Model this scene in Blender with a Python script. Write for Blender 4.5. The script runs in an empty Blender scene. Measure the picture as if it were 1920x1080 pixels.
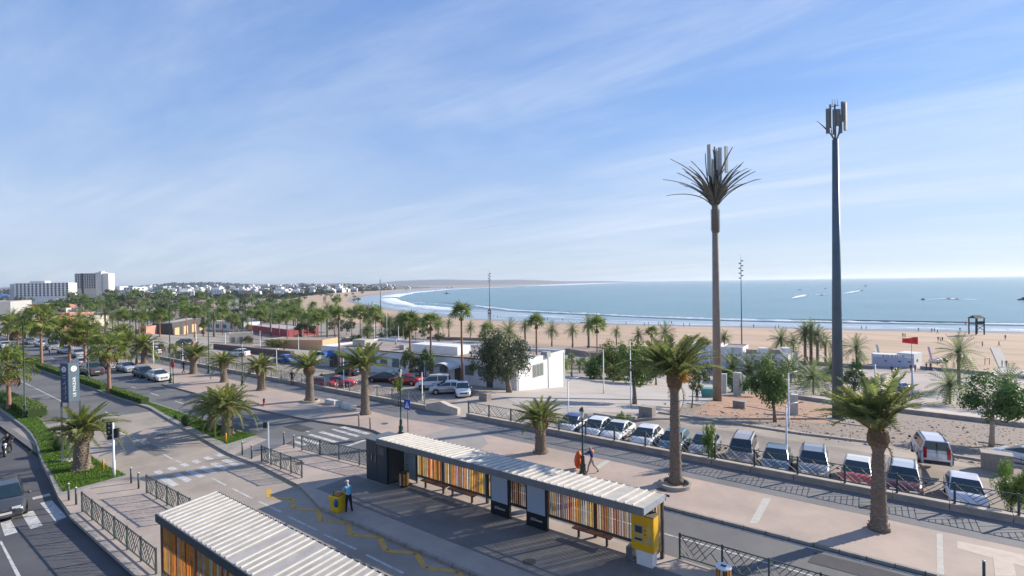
import bpy, bmesh, math, random
from math import sin, cos, pi, radians, atan2, sqrt, hypot
from mathutils import Vector, Matrix, Euler
random.seed(7)
S = bpy.context.scene
COL = S.collection
# ------------------------------------------------------------------ camera
FPX, ROLL, PITCH, H = 1000.0, 0.0150, 0.0094, 12.0      # focal length in px of a 1920 px wide picture, camera height 12 m
AV = atan2(1295, 1000)
FX, FY, RX, RY = -cos(AV), sin(AV), sin(AV), cos(AV)     # world: X runs along the boulevard, Y towards the sea
cam_d = bpy.data.cameras.new('camera'); cam = bpy.data.objects.new('camera', cam_d); COL.objects.link(cam)
cam_d.sensor_width = 36.0; cam_d.lens = 36.0 * FPX / 1920; cam_d.clip_start = 0.1; cam_d.clip_end = 120000
fwd = Vector((FX * cos(PITCH), FY * cos(PITCH), -sin(PITCH)))
r0 = Vector((RX, RY, 0)); u0 = r0.cross(fwd)
rgt = r0 * cos(ROLL) - u0 * sin(ROLL); upv = u0 * cos(ROLL) + r0 * sin(ROLL)
cam.matrix_world = Matrix.Translation((0, 0, H)) @ Matrix((rgt, upv, -fwd)).transposed().to_4x4()
S.camera = cam
# ------------------------------------------------------------------ sky, sun, exposure
SUN = Vector((1.05, 1.8, 1.0)).normalized()
sun_d = bpy.data.lights.new('sun', 'SUN'); sun_d.energy = 5.0; sun_d.angle = radians(0.5); sun_d.color = (1, .91, .78)
sun = bpy.data.objects.new('sun', sun_d); COL.objects.link(sun)
sun.rotation_euler = (-SUN).to_track_quat('-Z', 'Y').to_euler(); sun.location = (0, 0, 60)
w = bpy.data.worlds.new('World'); S.world = w; w.use_nodes = True
nt = w.node_tree; nt.nodes.clear(); N = nt.nodes.new; L = nt.links.new
def nd(tree, t, **k):
    n = tree.nodes.new(t)
    for a, b in k.items():
        if a.startswith('i_'):
            key = a[2:].replace('_', ' ')
            n.inputs[int(key) if key.isdigit() else key].default_value = b
        else: setattr(n, a, b)
    return n
out = N('ShaderNodeOutputWorld'); bg = N('ShaderNodeBackground'); bg.inputs[1].default_value = 0.105
sky = N('ShaderNodeTexSky'); sky.sky_type = 'NISHITA'; sky.sun_disc = False
sky.sun_elevation = math.asin(SUN.z); sky.sun_rotation = atan2(SUN.x, SUN.y)
sky.air_density = 1.0; sky.dust_density = 0.15; sky.ozone_density = 2.2; sky.altitude = 30
tc = N('ShaderNodeTexCoord')
# thin cirrus: clouds laid on a high plane (direction / elevation), seen as stretched wisps
sep = N('ShaderNodeSeparateXYZ'); L(tc.outputs['Generated'], sep.inputs[0])
mx = nd(nt, 'ShaderNodeMath', operation='MAXIMUM', i_1=0.0); L(sep.outputs[2], mx.inputs[0])
ad = nd(nt, 'ShaderNodeMath', operation='ADD', i_1=0.10); L(mx.outputs[0], ad.inputs[0])
dv = nd(nt, 'ShaderNodeVectorMath', operation='DIVIDE'); L(tc.outputs['Generated'], dv.inputs[0])
cb = N('ShaderNodeCombineXYZ')
for i in range(3): L(ad.outputs[0], cb.inputs[i])
L(cb.outputs[0], dv.inputs[1])
def clouds(rot, scale, nscale, detail, lo, hi, dist):
    mp = N('ShaderNodeMapping'); mp.inputs['Rotation'].default_value = (0, 0, radians(rot)); mp.inputs['Scale'].default_value = scale
    L(dv.outputs[0], mp.inputs[0])
    no = N('ShaderNodeTexNoise'); no.inputs['Scale'].default_value = nscale; no.inputs['Detail'].default_value = detail
    no.inputs['Roughness'].default_value = .62; no.inputs['Distortion'].default_value = dist; L(mp.outputs[0], no.inputs[0])
    mr = N('ShaderNodeMapRange'); mr.interpolation_type = 'SMOOTHSTEP'; mr.inputs[1].default_value = lo; mr.inputs[2].default_value = hi; L(no.outputs[0], mr.inputs[0])
    return mr.outputs[0]
c1 = clouds(-30, (.30, 1.0, 0), .8, 9, .36, .86, .5)
c2 = clouds(-42, (.22, 1.3, 0), 1.5, 9, .36, .86, .8)
c3 = clouds(60, (1, 1, 0), .5, 3, .32, .66, .3)
mu = nd(nt, 'ShaderNodeMath', operation='MULTIPLY'); L(c2, mu.inputs[0]); L(c3, mu.inputs[1])
sm = nd(nt, 'ShaderNodeMath', operation='ADD', use_clamp=True); L(c1, sm.inputs[0]); L(mu.outputs[0], sm.inputs[1])
m2 = nd(nt, 'ShaderNodeMath', operation='MULTIPLY', i_1=.56); L(sm.outputs[0], m2.inputs[0])
mixc = nd(nt, 'ShaderNodeMix', data_type='RGBA'); L(m2.outputs[0], mixc.inputs[0]); mixc.inputs[7].default_value = (5.0, 5.5, 6.3, 1)
# the pale band of air along the horizon
hz = nd(nt, 'ShaderNodeMapRange', interpolation_type='SMOOTHERSTEP'); L(sep.outputs[2], hz.inputs[0])
hz.inputs[1].default_value = -.02; hz.inputs[2].default_value = .36; hz.inputs[3].default_value = .45; hz.inputs[4].default_value = 0.0
mixh = nd(nt, 'ShaderNodeMix', data_type='RGBA'); L(hz.outputs[0], mixh.inputs[0]); mixh.inputs[7].default_value = (3.5, 3.9, 4.8, 1)
tint = nd(nt, 'ShaderNodeMix', data_type='RGBA', blend_type='MULTIPLY'); tint.inputs[0].default_value = 1; tint.inputs[7].default_value = (.76, .96, 1.24, 1)
gr = N('ShaderNodeValToRGB'); L(sep.outputs[2], gr.inputs[0]); e_ = gr.color_ramp.elements
e_[0].position = 0; e_[0].color = (3.3, 3.8, 4.6, 1); e_[1].position = 1; e_[1].color = (.6, 1.4, 3.8, 1)
for p_, c_ in ((.10, (2.75, 3.5, 4.85, 1)), (.25, (1.9, 2.95, 4.95, 1)), (.48, (.95, 2.0, 4.6, 1))): k_ = e_.new(p_); k_.color = c_
even = nd(nt, 'ShaderNodeMix', data_type='RGBA'); even.inputs[0].default_value = .68; L(tint.outputs[2], even.inputs[6]); L(gr.outputs[0], even.inputs[7])
L(sky.outputs[0], tint.inputs[6]); L(even.outputs[2], mixh.inputs[6]); L(mixh.outputs[2], mixc.inputs[6]); L(mixc.outputs[2], bg.inputs[0]); L(bg.outputs[0], out.inputs[0])
S.view_settings.view_transform = 'Standard'; S.view_settings.look = 'None'; S.view_settings.gamma = 1; S.view_settings.exposure = 0.64
# ------------------------------------------------------------------ finding places on the ground
def ray(px, py):
    x, y = (px - 960) / FPX, -(py - 540) / FPX
    x, y = cos(ROLL) * x + sin(ROLL) * y, -sin(ROLL) * x + cos(ROLL) * y
    f, u = cos(PITCH) + y * sin(PITCH), y * cos(PITCH) - sin(PITCH)
    return Vector((RX * x + FX * f, RY * x + FY * f, u))
def P(px, py, z=0.0):
    r = ray(px, py); t = (z - H) / r.z
    return Vector((r.x * t, r.y * t, z))
Y0, Y1, Y2, ZL, ZB, ZS = 35.45, 46.0, 104.0, -0.6, -8.0, -8.35               # the land falls 8 m towards the beach between Y1 and Y2
def terr(y): return 0.0 if y <= Y0 else ZL if y <= Y1 else ZB if y >= Y2 else ZL + (ZB - ZL) * (y - Y1) / (Y2 - Y1)
def at(px, py):
    p = P(px, py)
    if p.y <= Y0: return p
    p = P(px, py, ZL)
    if p.y <= Y1: p.y = max(p.y, Y0 + .05); return p
    p = P(px, py, ZB)
    if p.y >= Y2: return p
    r = ray(px, py); k = (ZB - ZL) / (Y2 - Y1)
    t = (ZL - k * Y1 - H) / (r.z - k * r.y)
    return Vector((r.x * t, r.y * t, H + r.z * t))
def atY(px, py, y):
    r = ray(px, py); return r.x * y / r.y
def top(p, px, py):
    r = ray(px, py); d = (p[0] * FX + p[1] * FY) / (r.x * FX + r.y * FY); return H + r.z * d
def dep(p): return p[0] * FX + p[1] * FY
# ------------------------------------------------------------------ materials
MATS = {}
def mat(name, c, r=.8, v=.12, s=2.0, c2=None, bump=0.0, bs=20.0, metal=0, spec=.4, emis=None, objc=False, coat=0, det=5, lo=.35, hi=.65, stretch=None, world=True):
    if name in MATS: return MATS[name]
    m = bpy.data.materials.new(name); MATS[name] = m; m.use_nodes = True; t = m.node_tree
    b = t.nodes['Principled BSDF']; b.inputs['Roughness'].default_value = r; b.inputs['Metallic'].default_value = metal
    b.inputs['Specular IOR Level'].default_value = spec; b.inputs['Coat Weight'].default_value = coat
    if c2 is None: c2 = tuple(x * (1 - v * 1.6) for x in c)
    co = t.nodes.new('ShaderNodeNewGeometry') if world else t.nodes.new('ShaderNodeTexCoord')
    src = co.outputs['Position'] if world else co.outputs['Object']
    if stretch:
        mp = t.nodes.new('ShaderNodeMapping'); mp.inputs['Scale'].default_value = stretch; t.links.new(src, mp.inputs[0]); src = mp.outputs[0]
    n = nd(t, 'ShaderNodeTexNoise', i_Scale=s, i_Detail=det, i_Roughness=.65); t.links.new(src, n.inputs['Vector'])
    mr = t.nodes.new('ShaderNodeMapRange'); mr.inputs[1].default_value = lo; mr.inputs[2].default_value = hi; t.links.new(n.outputs[0], mr.inputs[0])
    mi = nd(t, 'ShaderNodeMix', data_type='RGBA'); t.links.new(mr.outputs[0], mi.inputs[0])
    mi.inputs[6].default_value = (*c, 1); mi.inputs[7].default_value = (*c2, 1); o = mi.outputs[2]
    if objc:
        oi = t.nodes.new('ShaderNodeObjectInfo'); mm = nd(t, 'ShaderNodeMix', data_type='RGBA', blend_type='MULTIPLY'); mm.inputs[0].default_value = 1
        t.links.new(oi.outputs['Color'], mm.inputs[6]); t.links.new(o, mm.inputs[7]); o = mm.outputs[2]
    t.links.new(o, b.inputs['Base Color'])
    if bump:
        n2 = nd(t, 'ShaderNodeTexNoise', i_Scale=bs, i_Detail=4.0); t.links.new(src, n2.inputs['Vector'])
        bp = nd(t, 'ShaderNodeBump', i_Strength=bump, i_Distance=.05); t.links.new(n2.outputs[0], bp.inputs['Height']); t.links.new(bp.outputs[0], b.inputs['Normal'])
    return m
def leafmat(name, c, c2, tr=.3, s=1.5, r=.5):
    m = mat(name, c, r, c2=c2, s=s, spec=.35, objc=True); t = m.node_tree
    if 'Translucent BSDF' in t.nodes: return m
    b = t.nodes['Principled BSDF']; tl = t.nodes.new('ShaderNodeBsdfTranslucent'); ms = t.nodes.new('ShaderNodeMixShader'); ms.inputs[0].default_value = tr
    col = b.inputs['Base Color'].links[0].from_socket
    hs = nd(t, 'ShaderNodeHueSaturation', i_Saturation=.98, i_Value=1.45); t.links.new(col, hs.inputs['Color']); t.links.new(hs.outputs[0], tl.inputs[0])
    t.links.new(b.outputs[0], ms.inputs[1]); t.links.new(tl.outputs[0], ms.inputs[2]); t.links.new(ms.outputs[0], t.nodes['Material Output'].inputs[0])
    return m
# ------------------------------------------------------------------ mesh builder
class MB:
    def __init__(s): s.v, s.f, s.m, s.sm = [], [], [], []
    def add(s, vs, fs, m=0, smooth=False):
        o = len(s.v); s.v += [tuple(p) for p in vs]
        for f in fs: s.f.append(tuple(i + o for i in f)); s.m.append(m); s.sm.append(smooth)
        return s
    def box(s, x0, y0, z0, x1, y1, z1, m=0):
        return s.add([(x0, y0, z0), (x1, y0, z0), (x1, y1, z0), (x0, y1, z0), (x0, y0, z1), (x1, y0, z1), (x1, y1, z1), (x0, y1, z1)],
                     [(0, 3, 2, 1), (4, 5, 6, 7), (0, 1, 5, 4), (1, 2, 6, 5), (2, 3, 7, 6), (3, 0, 4, 7)], m)
    def bar(s, a, b, w, h=None, m=0, up=(0, 0, 1)):
        a, b = Vector(a), Vector(b); h = h or w; d = (b - a).normalized(); up = Vector(up)
        if abs(d.dot(up)) > .98: up = Vector((0, 1, 0))
        x = d.cross(up).normalized(); y = x.cross(d)
        q = [x * w / 2 * i + y * h / 2 * j for i, j in ((-1, -1), (1, -1), (1, 1), (-1, 1))]
        return s.add([a + k for k in q] + [b + k for k in q], [(3, 2, 1, 0), (4, 5, 6, 7), (0, 1, 5, 4), (1, 2, 6, 5), (2, 3, 7, 6), (3, 0, 4, 7)], m)
    def tube(s, pts, rs, n=8, m=0, smooth=True, cap=True):
        pts = [Vector(p) for p in pts]; o = len(s.v); up = None
        if not hasattr(rs, '__len__'): rs = [rs] * len(pts)
        for i, p in enumerate(pts):
            d = (pts[min(i + 1, len(pts) - 1)] - pts[max(i - 1, 0)]).normalized()
            if up is None: up = Vector((1, 0, 0)) if abs(d.z) > .7 else Vector((0, 0, 1))
            x = d.cross(up).normalized(); y = x.cross(d)
            for k in range(n):
                a = 2 * pi * k / n; s.v.append(tuple(p + (x * cos(a) + y * sin(a)) * rs[i]))
        for i in range(len(pts) - 1):
            for k in range(n):
                k2 = (k + 1) % n; s.f.append((o + i * n + k, o + i * n + k2, o + (i + 1) * n + k2, o + (i + 1) * n + k)); s.m.append(m); s.sm.append(smooth)
        if cap:
            s.f.append(tuple(o + k for k in reversed(range(n)))); s.m.append(m); s.sm.append(False)
            s.f.append(tuple(o + (len(pts) - 1) * n + k for k in range(n))); s.m.append(m); s.sm.append(False)
        return s
    def lathe(s, prof, c=(0, 0, 0), n=12, m=0, smooth=True):
        return s.tube([(c[0], c[1], c[2] + z) for r, z in prof], [r for r, z in prof], n, m, smooth)
    def prism(s, poly, z0, z1, m=0, ms=None):
        n = len(poly); a = sum(poly[i][0] * poly[(i + 1) % n][1] - poly[(i + 1) % n][0] * poly[i][1] for i in range(n))
        if a < 0: poly = poly[::-1]
        s.add([(p[0], p[1], z0) for p in poly] + [(p[0], p[1], z1) for p in poly], [tuple(range(n, 2 * n))], m)
        o = len(s.v) - 2 * n
        for i in range(n):
            s.f.append((o + i, o + (i + 1) % n, o + n + (i + 1) % n, o + n + i)); s.m.append(m if ms is None else ms); s.sm.append(False)
        return s
    def sphere(s, c, r, m=0, n=8, k=6, sc=(1, 1, 1)):
        vs = []; fs = []
        for i in range(k + 1):
            t = pi * i / k
            for j in range(n):
                a = 2 * pi * j / n; vs.append((c[0] + r * sc[0] * sin(t) * cos(a), c[1] + r * sc[1] * sin(t) * sin(a), c[2] + r * sc[2] * cos(t)))
        for i in range(k):
            for j in range(n): fs.append((i * n + j, (i + 1) * n + j, (i + 1) * n + (j + 1) % n, i * n + (j + 1) % n))
        return s.add(vs, fs, m, True)
    def mesh(s, name, mats):
        me = bpy.data.meshes.new(name); me.from_pydata(s.v, [], s.f)
        for m_ in (mats if isinstance(mats, (list, tuple)) else [mats]): me.materials.append(m_)
        me.polygons.foreach_set('material_index', s.m); me.polygons.foreach_set('use_smooth', s.sm); me.update(); return me
    def obj(s, name, mats, parent=None, loc=(0, 0, 0), rz=0, **k): return link(name, s.mesh(name, mats), parent, loc, rz, **k)
def link(name, data, parent=None, loc=(0, 0, 0), rz=0, kind=None, label=None, color=None, sc=None, rot=None):
    o = bpy.data.objects.new(name, data); COL.objects.link(o); o.location = loc
    o.rotation_euler = rot if rot is not None else (0, 0, rz)
    if sc is not None: o.scale = sc if hasattr(sc, '__len__') else (sc, sc, sc)
    if parent: o.parent = parent
    if kind: o['kind'] = kind
    if label: o['label'] = label
    if color: o.color = (*color, 1)
    return o
def thing(name, label, cat, loc=(0, 0, 0), rz=0, group=None, sc=None, rot=None):
    o = link(name, None, None, loc, rz, sc=sc, rot=rot); return tag(o, label, cat, group)
def tag(o, label, cat, group=None):
    o['label'] = label; o['category'] = cat
    if group: o['group'] = group
    return o
def copy_tree(o, loc, rz, label, group=None, sc=None, color=None, paint=()):
    def cp(x, par):
        c = x.copy(); COL.objects.link(c); c.parent = par
        if color and x.name.split('.')[0] in paint: c.color = (*color, 1)
        for ch in KIDS.get(x.name, ()): cp(ch, c)
        return c
    c = cp(o, None); c.location = loc; c.rotation_euler = (0, 0, rz); c['label'] = label
    if group: c['group'] = group
    if sc is not None: c.scale = sc if hasattr(sc, '__len__') else (sc, sc, sc)
    return c
KIDS = {}
def remember(o):
    ks = [c for c in bpy.data.objects if c.parent is o]; KIDS[o.name] = ks
    for k in ks: remember(k)
    return o
# ------------------------------------------------------------------ surfaces
def PZ(lst, z): return [((p[1], p[2]) if p[0] == 'W' else tuple(P(p[0], p[1], z).xy)) for p in lst]
def Wp(x, y): return ('W', x, y)
asph = mat('asphalt', (.105, .105, .11), .85, c2=(.075, .075, .082), s=.35, bump=.25, bs=60, det=9)
asph2 = mat('asphalt_old', (.17, .165, .16), .85, c2=(.12, .12, .122), s=.25, bump=.25, bs=60, det=9)
tan = mat('tan_asphalt', (.39, .33, .27), .85, c2=(.26, .225, .19), s=.22, bump=.2, bs=60, det=9)
pink = mat('pink_paving', (.46, .36, .295), .8, c2=(.35, .28, .24), s=.3, bump=.15, bs=25, det=8)
prom = mat('promenade_asphalt', (.19, .185, .185), .8, c2=(.14, .14, .145), s=.4, bump=.2, bs=50, det=8)
kerbm = mat('kerb_concrete', (.33, .31, .28), .85, c2=(.22, .21, .19), s=2.2, bump=.2, bs=30)
conc = mat('concrete', (.42, .38, .33), .85, c2=(.29, .265, .23), s=.8, bump=.2, bs=25, det=8)
white = mat('road_paint', (.56, .545, .52), .75, c2=(.27, .26, .25), s=5, det=10, lo=.42, hi=.68)
yellowp = mat('yellow_road_paint', (.58, .33, .05), .7, c2=(.36, .26, .15), s=3, det=10, lo=.42, hi=.66)
dirt = mat('dirt', (.40, .31, .24), .95, c2=(.27, .21, .17), s=.7, bump=.5, bs=12, det=9)
gravel = mat('gravel', (.30, .24, .20), .95, c2=(.155, .125, .105), s=3.5, bump=.9, bs=9, det=9)
redearth = mat('red_earth', (.42, .24, .15), .95, c2=(.25, .17, .125), s=.6, bump=.6, bs=8, det=8)
lotm = mat('parking_ground', (.35, .295, .245), .9, c2=(.20, .175, .15), s=.25, bump=.3, bs=20, det=9)
sand = mat('sand', (.50, .36, .25), .95, c2=(.34, .25, .18), s=.05, bump=.5, bs=1.2, det=12, stretch=(.35, 2.2, 1), lo=.38, hi=.72)
wet = mat('wet_sand', (.30, .23, .19), .35, c2=(.24, .2, .18), s=.1)
grassm = mat('grass_ground', (.075, .15, .022), .9, c2=(.045, .10, .018), s=1.2, det=8)
def sheet(name, lst, z, m, kind='structure', drape=False, dz=0.0):
    poly = PZ(lst, z); mb = MB(); n = len(poly)
    a = sum(poly[i][0] * poly[(i + 1) % n][1] - poly[(i + 1) % n][0] * poly[i][1] for i in range(n))
    if a < 0: poly = poly[::-1]
    mb.add([(x, y, z) for x, y in poly], [tuple(range(n))]); return mb.obj(name, m, kind=kind)
def slab(name, lst, z, m, side, depth=.4):
    mb = MB(); mb.prism(PZ(lst, z), z - depth, z, 0, 1); return mb.obj(name, [m, side], kind='structure')
def clipY(poly, y, keep_above):
    r = []
    for i in range(len(poly)):
        a, b = poly[i], poly[(i + 1) % len(poly)]
        ia, ib = (a[1] >= y) == keep_above or a[1] == y, (b[1] >= y) == keep_above or b[1] == y
        if ia: r.append(a)
        if ia != ib: t = (y - a[1]) / (b[1] - a[1]); r.append((a[0] + (b[0] - a[0]) * t, y))
    return r
def drape(name, lst, m, dz=.004, kind='structure'):
    poly = [((p[1], p[2]) if p[0] == 'W' else tuple(at(p[0], p[1]).xy)) for p in lst]; mb = MB()
    n = len(poly); a = sum(poly[i][0] * poly[(i + 1) % n][1] - poly[(i + 1) % n][0] * poly[i][1] for i in range(n))
    if a < 0: poly = poly[::-1]
    for lo, hi in ((Y0, Y1), (Y1, Y2), (Y2, 1e5)):
        q = clipY(clipY(poly, lo, True), hi, False)
        if len(q) > 2: mb.add([(x, y, (ZL if hi == Y1 else terr(y)) + dz) for x, y in q], [tuple(range(len(q)))])
    return mb.obj(name, m, kind=kind)
# land: street level, then the slope to the beach plain
mb = MB(); XL, XR = -9000, 260
ys = [(-400, -.6), (35.45, -.6), (35.45, ZL), (Y1, ZL), (Y2, ZB), (150, ZB)]
for (ya, za), (yb, zb) in zip(ys, ys[1:]): mb.add([(XL, ya, za), (XR, ya, za), (XR, yb, zb), (XL, yb, zb)], [(0, 1, 2, 3)])
mb.obj('ground', mat('ground_earth', (.34, .30, .26), .95, c2=(.24, .22, .19), s=.06, bump=.4, bs=6, det=10), kind='structure')
sheet('near_road', [Wp(-900, -40), Wp(90, -40), Wp(90, 9.5), Wp(-900, 9.5)], -.30, asph)
sheet('boulevard', [Wp(-900, 9.6), Wp(90, 9.6), Wp(90, 35.4), Wp(-900, 35.4)], -.13, asph2)
sheet('bus_lane', [Wp(-63.5, 10), Wp(60, 10), Wp(60, 20.8), Wp(-60, 20.8)], -.126, tan)
SW = [Wp(90, 27.3), Wp(-34, 27.35), (700, 806), (680, 801), (660, 797.5), (620, 792.5), (577, 785.5), (520, 774), (445, 758), (306, 720), (322, 713), Wp(-110, 29.6), Wp(-900, 29.6), Wp(-900, 35.46), Wp(90, 35.46)]
slab('pavement', SW, 0, pink, kerbm, 1.2)
sheet('promenade_path', [Wp(90, 32.0), Wp(-33, 32.1), Wp(-38, 31.6), Wp(-50, 32.3), Wp(-900, 32.3), Wp(-900, 35.15), Wp(90, 35.15)], .004, prom)
PA = [Wp(60, 7.9), Wp(-36, 7.95), (109, 931), (243, 891), Wp(-38, 12.1), Wp(-33, 12.25), Wp(60, 12.3)]
slab('bus_platform', PA, 0, mat('platform_paving', (.43, .355, .295), .8, c2=(.32, .265, .225), s=.5, bump=.15, bs=25, det=8), kerbm, .6)
PB = [(425, 847.5), (455, 860), (487, 872), (525, 891), (560, 909), Wp(-26, 16.35), Wp(60, 16.35), Wp(60, 22.5), Wp(-27, 22.4), Wp(-36, 21.6), (485, 820)]
slab('bus_platform', PB, 0, MATS['platform_paving'], kerbm, .5)
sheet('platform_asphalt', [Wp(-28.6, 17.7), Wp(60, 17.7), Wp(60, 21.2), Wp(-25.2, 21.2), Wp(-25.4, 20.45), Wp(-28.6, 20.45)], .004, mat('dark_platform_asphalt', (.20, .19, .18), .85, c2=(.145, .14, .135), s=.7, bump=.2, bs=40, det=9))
M1 = [(109, 931), (92, 891), (79, 868), (73, 851), (67, 829), (56, 812), (44, 800), (20, 782), (0, 768), Wp(-92, 10.8), Wp(-900, 11.5), Wp(-900, 13.2), Wp(-90, 13.0), (30, 752), (72, 780), (90, 800), (120, 825), (170, 852), (208, 874), (243, 891)]
slab('median_island', M1, 0, kerbm, kerbm, .6)
M2 = [(425, 847.5), (310, 782), (280, 764), Wp(-70, 19.8), Wp(-88, 20), Wp(-900, 20), Wp(-900, 21.25), Wp(-42.4, 21.2), (485, 820)]
slab('median_island', M2, 0, kerbm, kerbm, .5)
G1 = [(118, 922), (96, 885), (83, 866), (77, 851), (71, 829), (60, 811), (47, 798), (22, 779), (0, 764), Wp(-92, 11.1), Wp(-300, 11.3), Wp(-300, 12.7), (34, 752), (70, 778), (86, 800), (116, 826), (166, 853), (205, 876), (236, 890)]
G2 = [(426, 832), (312, 777), (284, 760.5), Wp(-70, 20.0), Wp(-300, 20.15), Wp(-300, 21.05), Wp(-45.2, 20.95), (482, 815)]
gp1 = sheet('grass_bed', G1, .006, grassm, 'structure'); gp2 = sheet('grass_bed', G2, .006, grassm, 'structure')
# paler strips and patches let into the paving
for q in ([(1431, 934), (1446, 934), (1421, 981), (1405, 981)], [(1756, 1000), (1767, 1000), (1770, 1080), (1757, 1080)], [(1136, 862), (1145, 864), (1124, 879), (1112, 878)]):
    sheet('paving_strip', q, .004, mat('pale_paving', (.52, .50, .44), .8, c2=(.42, .4, .36), s=3))
sheet('paving_patch', [(1795, 1014), (1920, 1040), (1920, 1062), (1795, 1028)], .004, mat('warm_pale_paving', (.56, .47, .385), .8, c2=(.47, .39, .32), s=2))
sheet('paving_patch', [(545, 766), (577, 752), (595, 757), (620, 792), (577, 785), (500, 768)], .004, mat('grey_paving', (.33, .30, .27), .8, s=1, c2=(.28, .255, .23)))
sheet('paving_patch', [(745, 832), (850, 800), (900, 808), (915, 832), (880, 858)], .008, MATS['grey_paving'])
sheet('tactile_paving', [(1861, 1040), (1897, 1046), (1906, 1080), (1866, 1080)], .008, MATS['warm_pale_paving'])
sheet('paving_patch', [(440, 852), (505, 822), (560, 822), (470, 860)], .004, prom)
# kerb stones, one by one, where the joints can be seen
ks = MB().box(0, 0, 0, .96, .16, .13).mesh('kerb_stone', kerbm)
ksp = MB().box(.0, 0, -.02, .005, .01, -.01).obj('kerb_line', kerbm, kind='structure')
def kerbrun(x0, x1, y, z=-.125, s=1):
    x = x0
    while x < x1:
        link('kerb_stone', ks, ksp, (x, y, z + random.uniform(.004, .012)), 0, sc=(1, s, 1)); x += 1.0
kerbrun(-33, 6, 27.22); kerbrun(-26, 8, 16.27); kerbrun(-36, -20, 7.84, -.12)
# road markings
lines = []
def quad(lst, z, m=white, name='road_marking'): return sheet(name, lst, z, m)
def dash(a, b, w=.12, z=-.122):
    A, B = P(*a, z), P(*b, z); d = (B - A).normalized() * w / 2; n = Vector((-d.y, d.x, 0))
    quad([Wp(*(A + n).xy), Wp(*(B + n).xy), Wp(*(B - n).xy), Wp(*(A - n).xy)], z)
for a, b in (((249, 820), (290, 844)), ((297, 847), (324, 861)), ((329, 863), (341, 868)), ((397, 896.5), (424, 910)), ((435, 915.5), (472.6, 934.4)), ((485, 940), (527, 960)), ((540, 968), (593, 993.5)), ((607, 1001.5), (668, 1030)), ((687, 1040), (757, 1075)), ((220, 809), (239, 817)), ((180, 786), (195, 793)), ((197, 772), (220, 782)),
             ((20, 705), (115, 752)), ((38, 748), (90, 740)), ((25, 756), (92, 746))): dash(a, b)
for a, b in (((245, 725), (255, 727.5)), ((282, 737), (298, 742)), ((328, 752), (344, 757)), ((462, 783), (491, 788)), ((560, 803), (580, 810)), ((95, 671), (102, 673)), ((109, 669), (124, 669)), ((210, 712), (222, 715))): dash(a, b, .14)
quad([Wp(-26, 24.45), Wp(60, 24.45), Wp(60, 24.56), Wp(-26, 24.56)], -.122)
quad([Wp(-33, 26.98), Wp(60, 26.98), Wp(60, 27.08), Wp(-33, 27.08)], -.122)
sc_ = lambda x, y: (540 + x / 10.67, 780 + y / 10.67)
for q in (((385, 375), (470, 360), (1040, 520), (930, 540)), ((600, 325), (690, 305), (1240, 455), (1150, 485)), ((850, 272), (930, 255), (1440, 395), (1370, 420)), ((1030, 228), (1130, 205), (1660, 350), (1560, 370)), ((150, 430), (240, 410), (700, 560), (600, 580)), ((-60, 470), (40, 455), (400, 570), (300, 590)), ((1140, 602), (1215, 606), (1590, 480), (1500, 476))): quad([sc_(*p) for p in q], -.122)
for k in range(9):
    y = 12.9 + k * .8
    quad([Wp(-38.6 - .09 * k, y), Wp(-36.4 - .12 * k, y), Wp(-36.4 - .12 * k, y + .42), Wp(-38.6 - .09 * k, y + .42)], -.122)
    quad([Wp(-40.4 - .09 * k, y + .3), Wp(-39.5 - .09 * k, y + .3), Wp(-39.5 - .09 * k, y + .7), Wp(-40.4 - .09 * k, y + .7)], -.122)
for q in (((75, 943), (97, 938), (125, 969), (104, 978)), ((40, 963), (62, 957), (80, 985), (57, 992)), ((0, 979), (19, 973), (33, 998), (9, 1005)), ((60, 933), (92, 925), (95, 929), (62, 937)), ((-2, 1014), (3, 1014), (42, 1085), (33, 1085))): quad([q_ for q_ in q], -.295)
zz = MB(); k = 0; x = -31.2
while x < 20:
    y0_, y1_ = (15.55, 16.2) if k % 2 else (16.2, 15.55); a, b = Vector((x, y0_, -.121)), Vector((x + 1.3, y1_, -.121)); d = (b - a).normalized() * .13; n = Vector((-d.y, d.x, 0))
    zz.add([a - n, b - n, b + n, a + n], [(0, 1, 2, 3)]); x += 1.3; k += 1
zz.obj('zigzag_marking', yellowp, kind='structure')
quad([(493, 878), (500, 878), (560, 909), (553, 911)], -.121, yellowp)
# long low wall between promenade and car parks
wallm = mat('wall_concrete', (.40, .34, .29), .9, c2=(.28, .24, .2), s=1.2, bump=.3, bs=15, det=8)
for x0, x1, lb in ((-230, -37.9, 'long low concrete wall carrying the fence left of the car park entrance'), (-32.6, 60, 'low concrete wall carrying the fence along the row of parked cars')):
    t = thing('low_wall', lb, 'wall', (x0, 35.2, 0))
    bl = MB().box(0, 0, -.1, 2.36, .36, .3).mesh('wall_block', wallm); cp = MB().box(0, -.02, .303, 2.37, .38, .35).mesh('coping', mat('coping_concrete', (.5, .44, .38), .85, c2=(.38, .33, .28), s=2))
    for i in range(int((x1 - x0) / 2.4)): link('wall_block', bl, t, (i * 2.4, 0, 0)); link('coping', cp, t, (i * 2.4, 0, 0))
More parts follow.
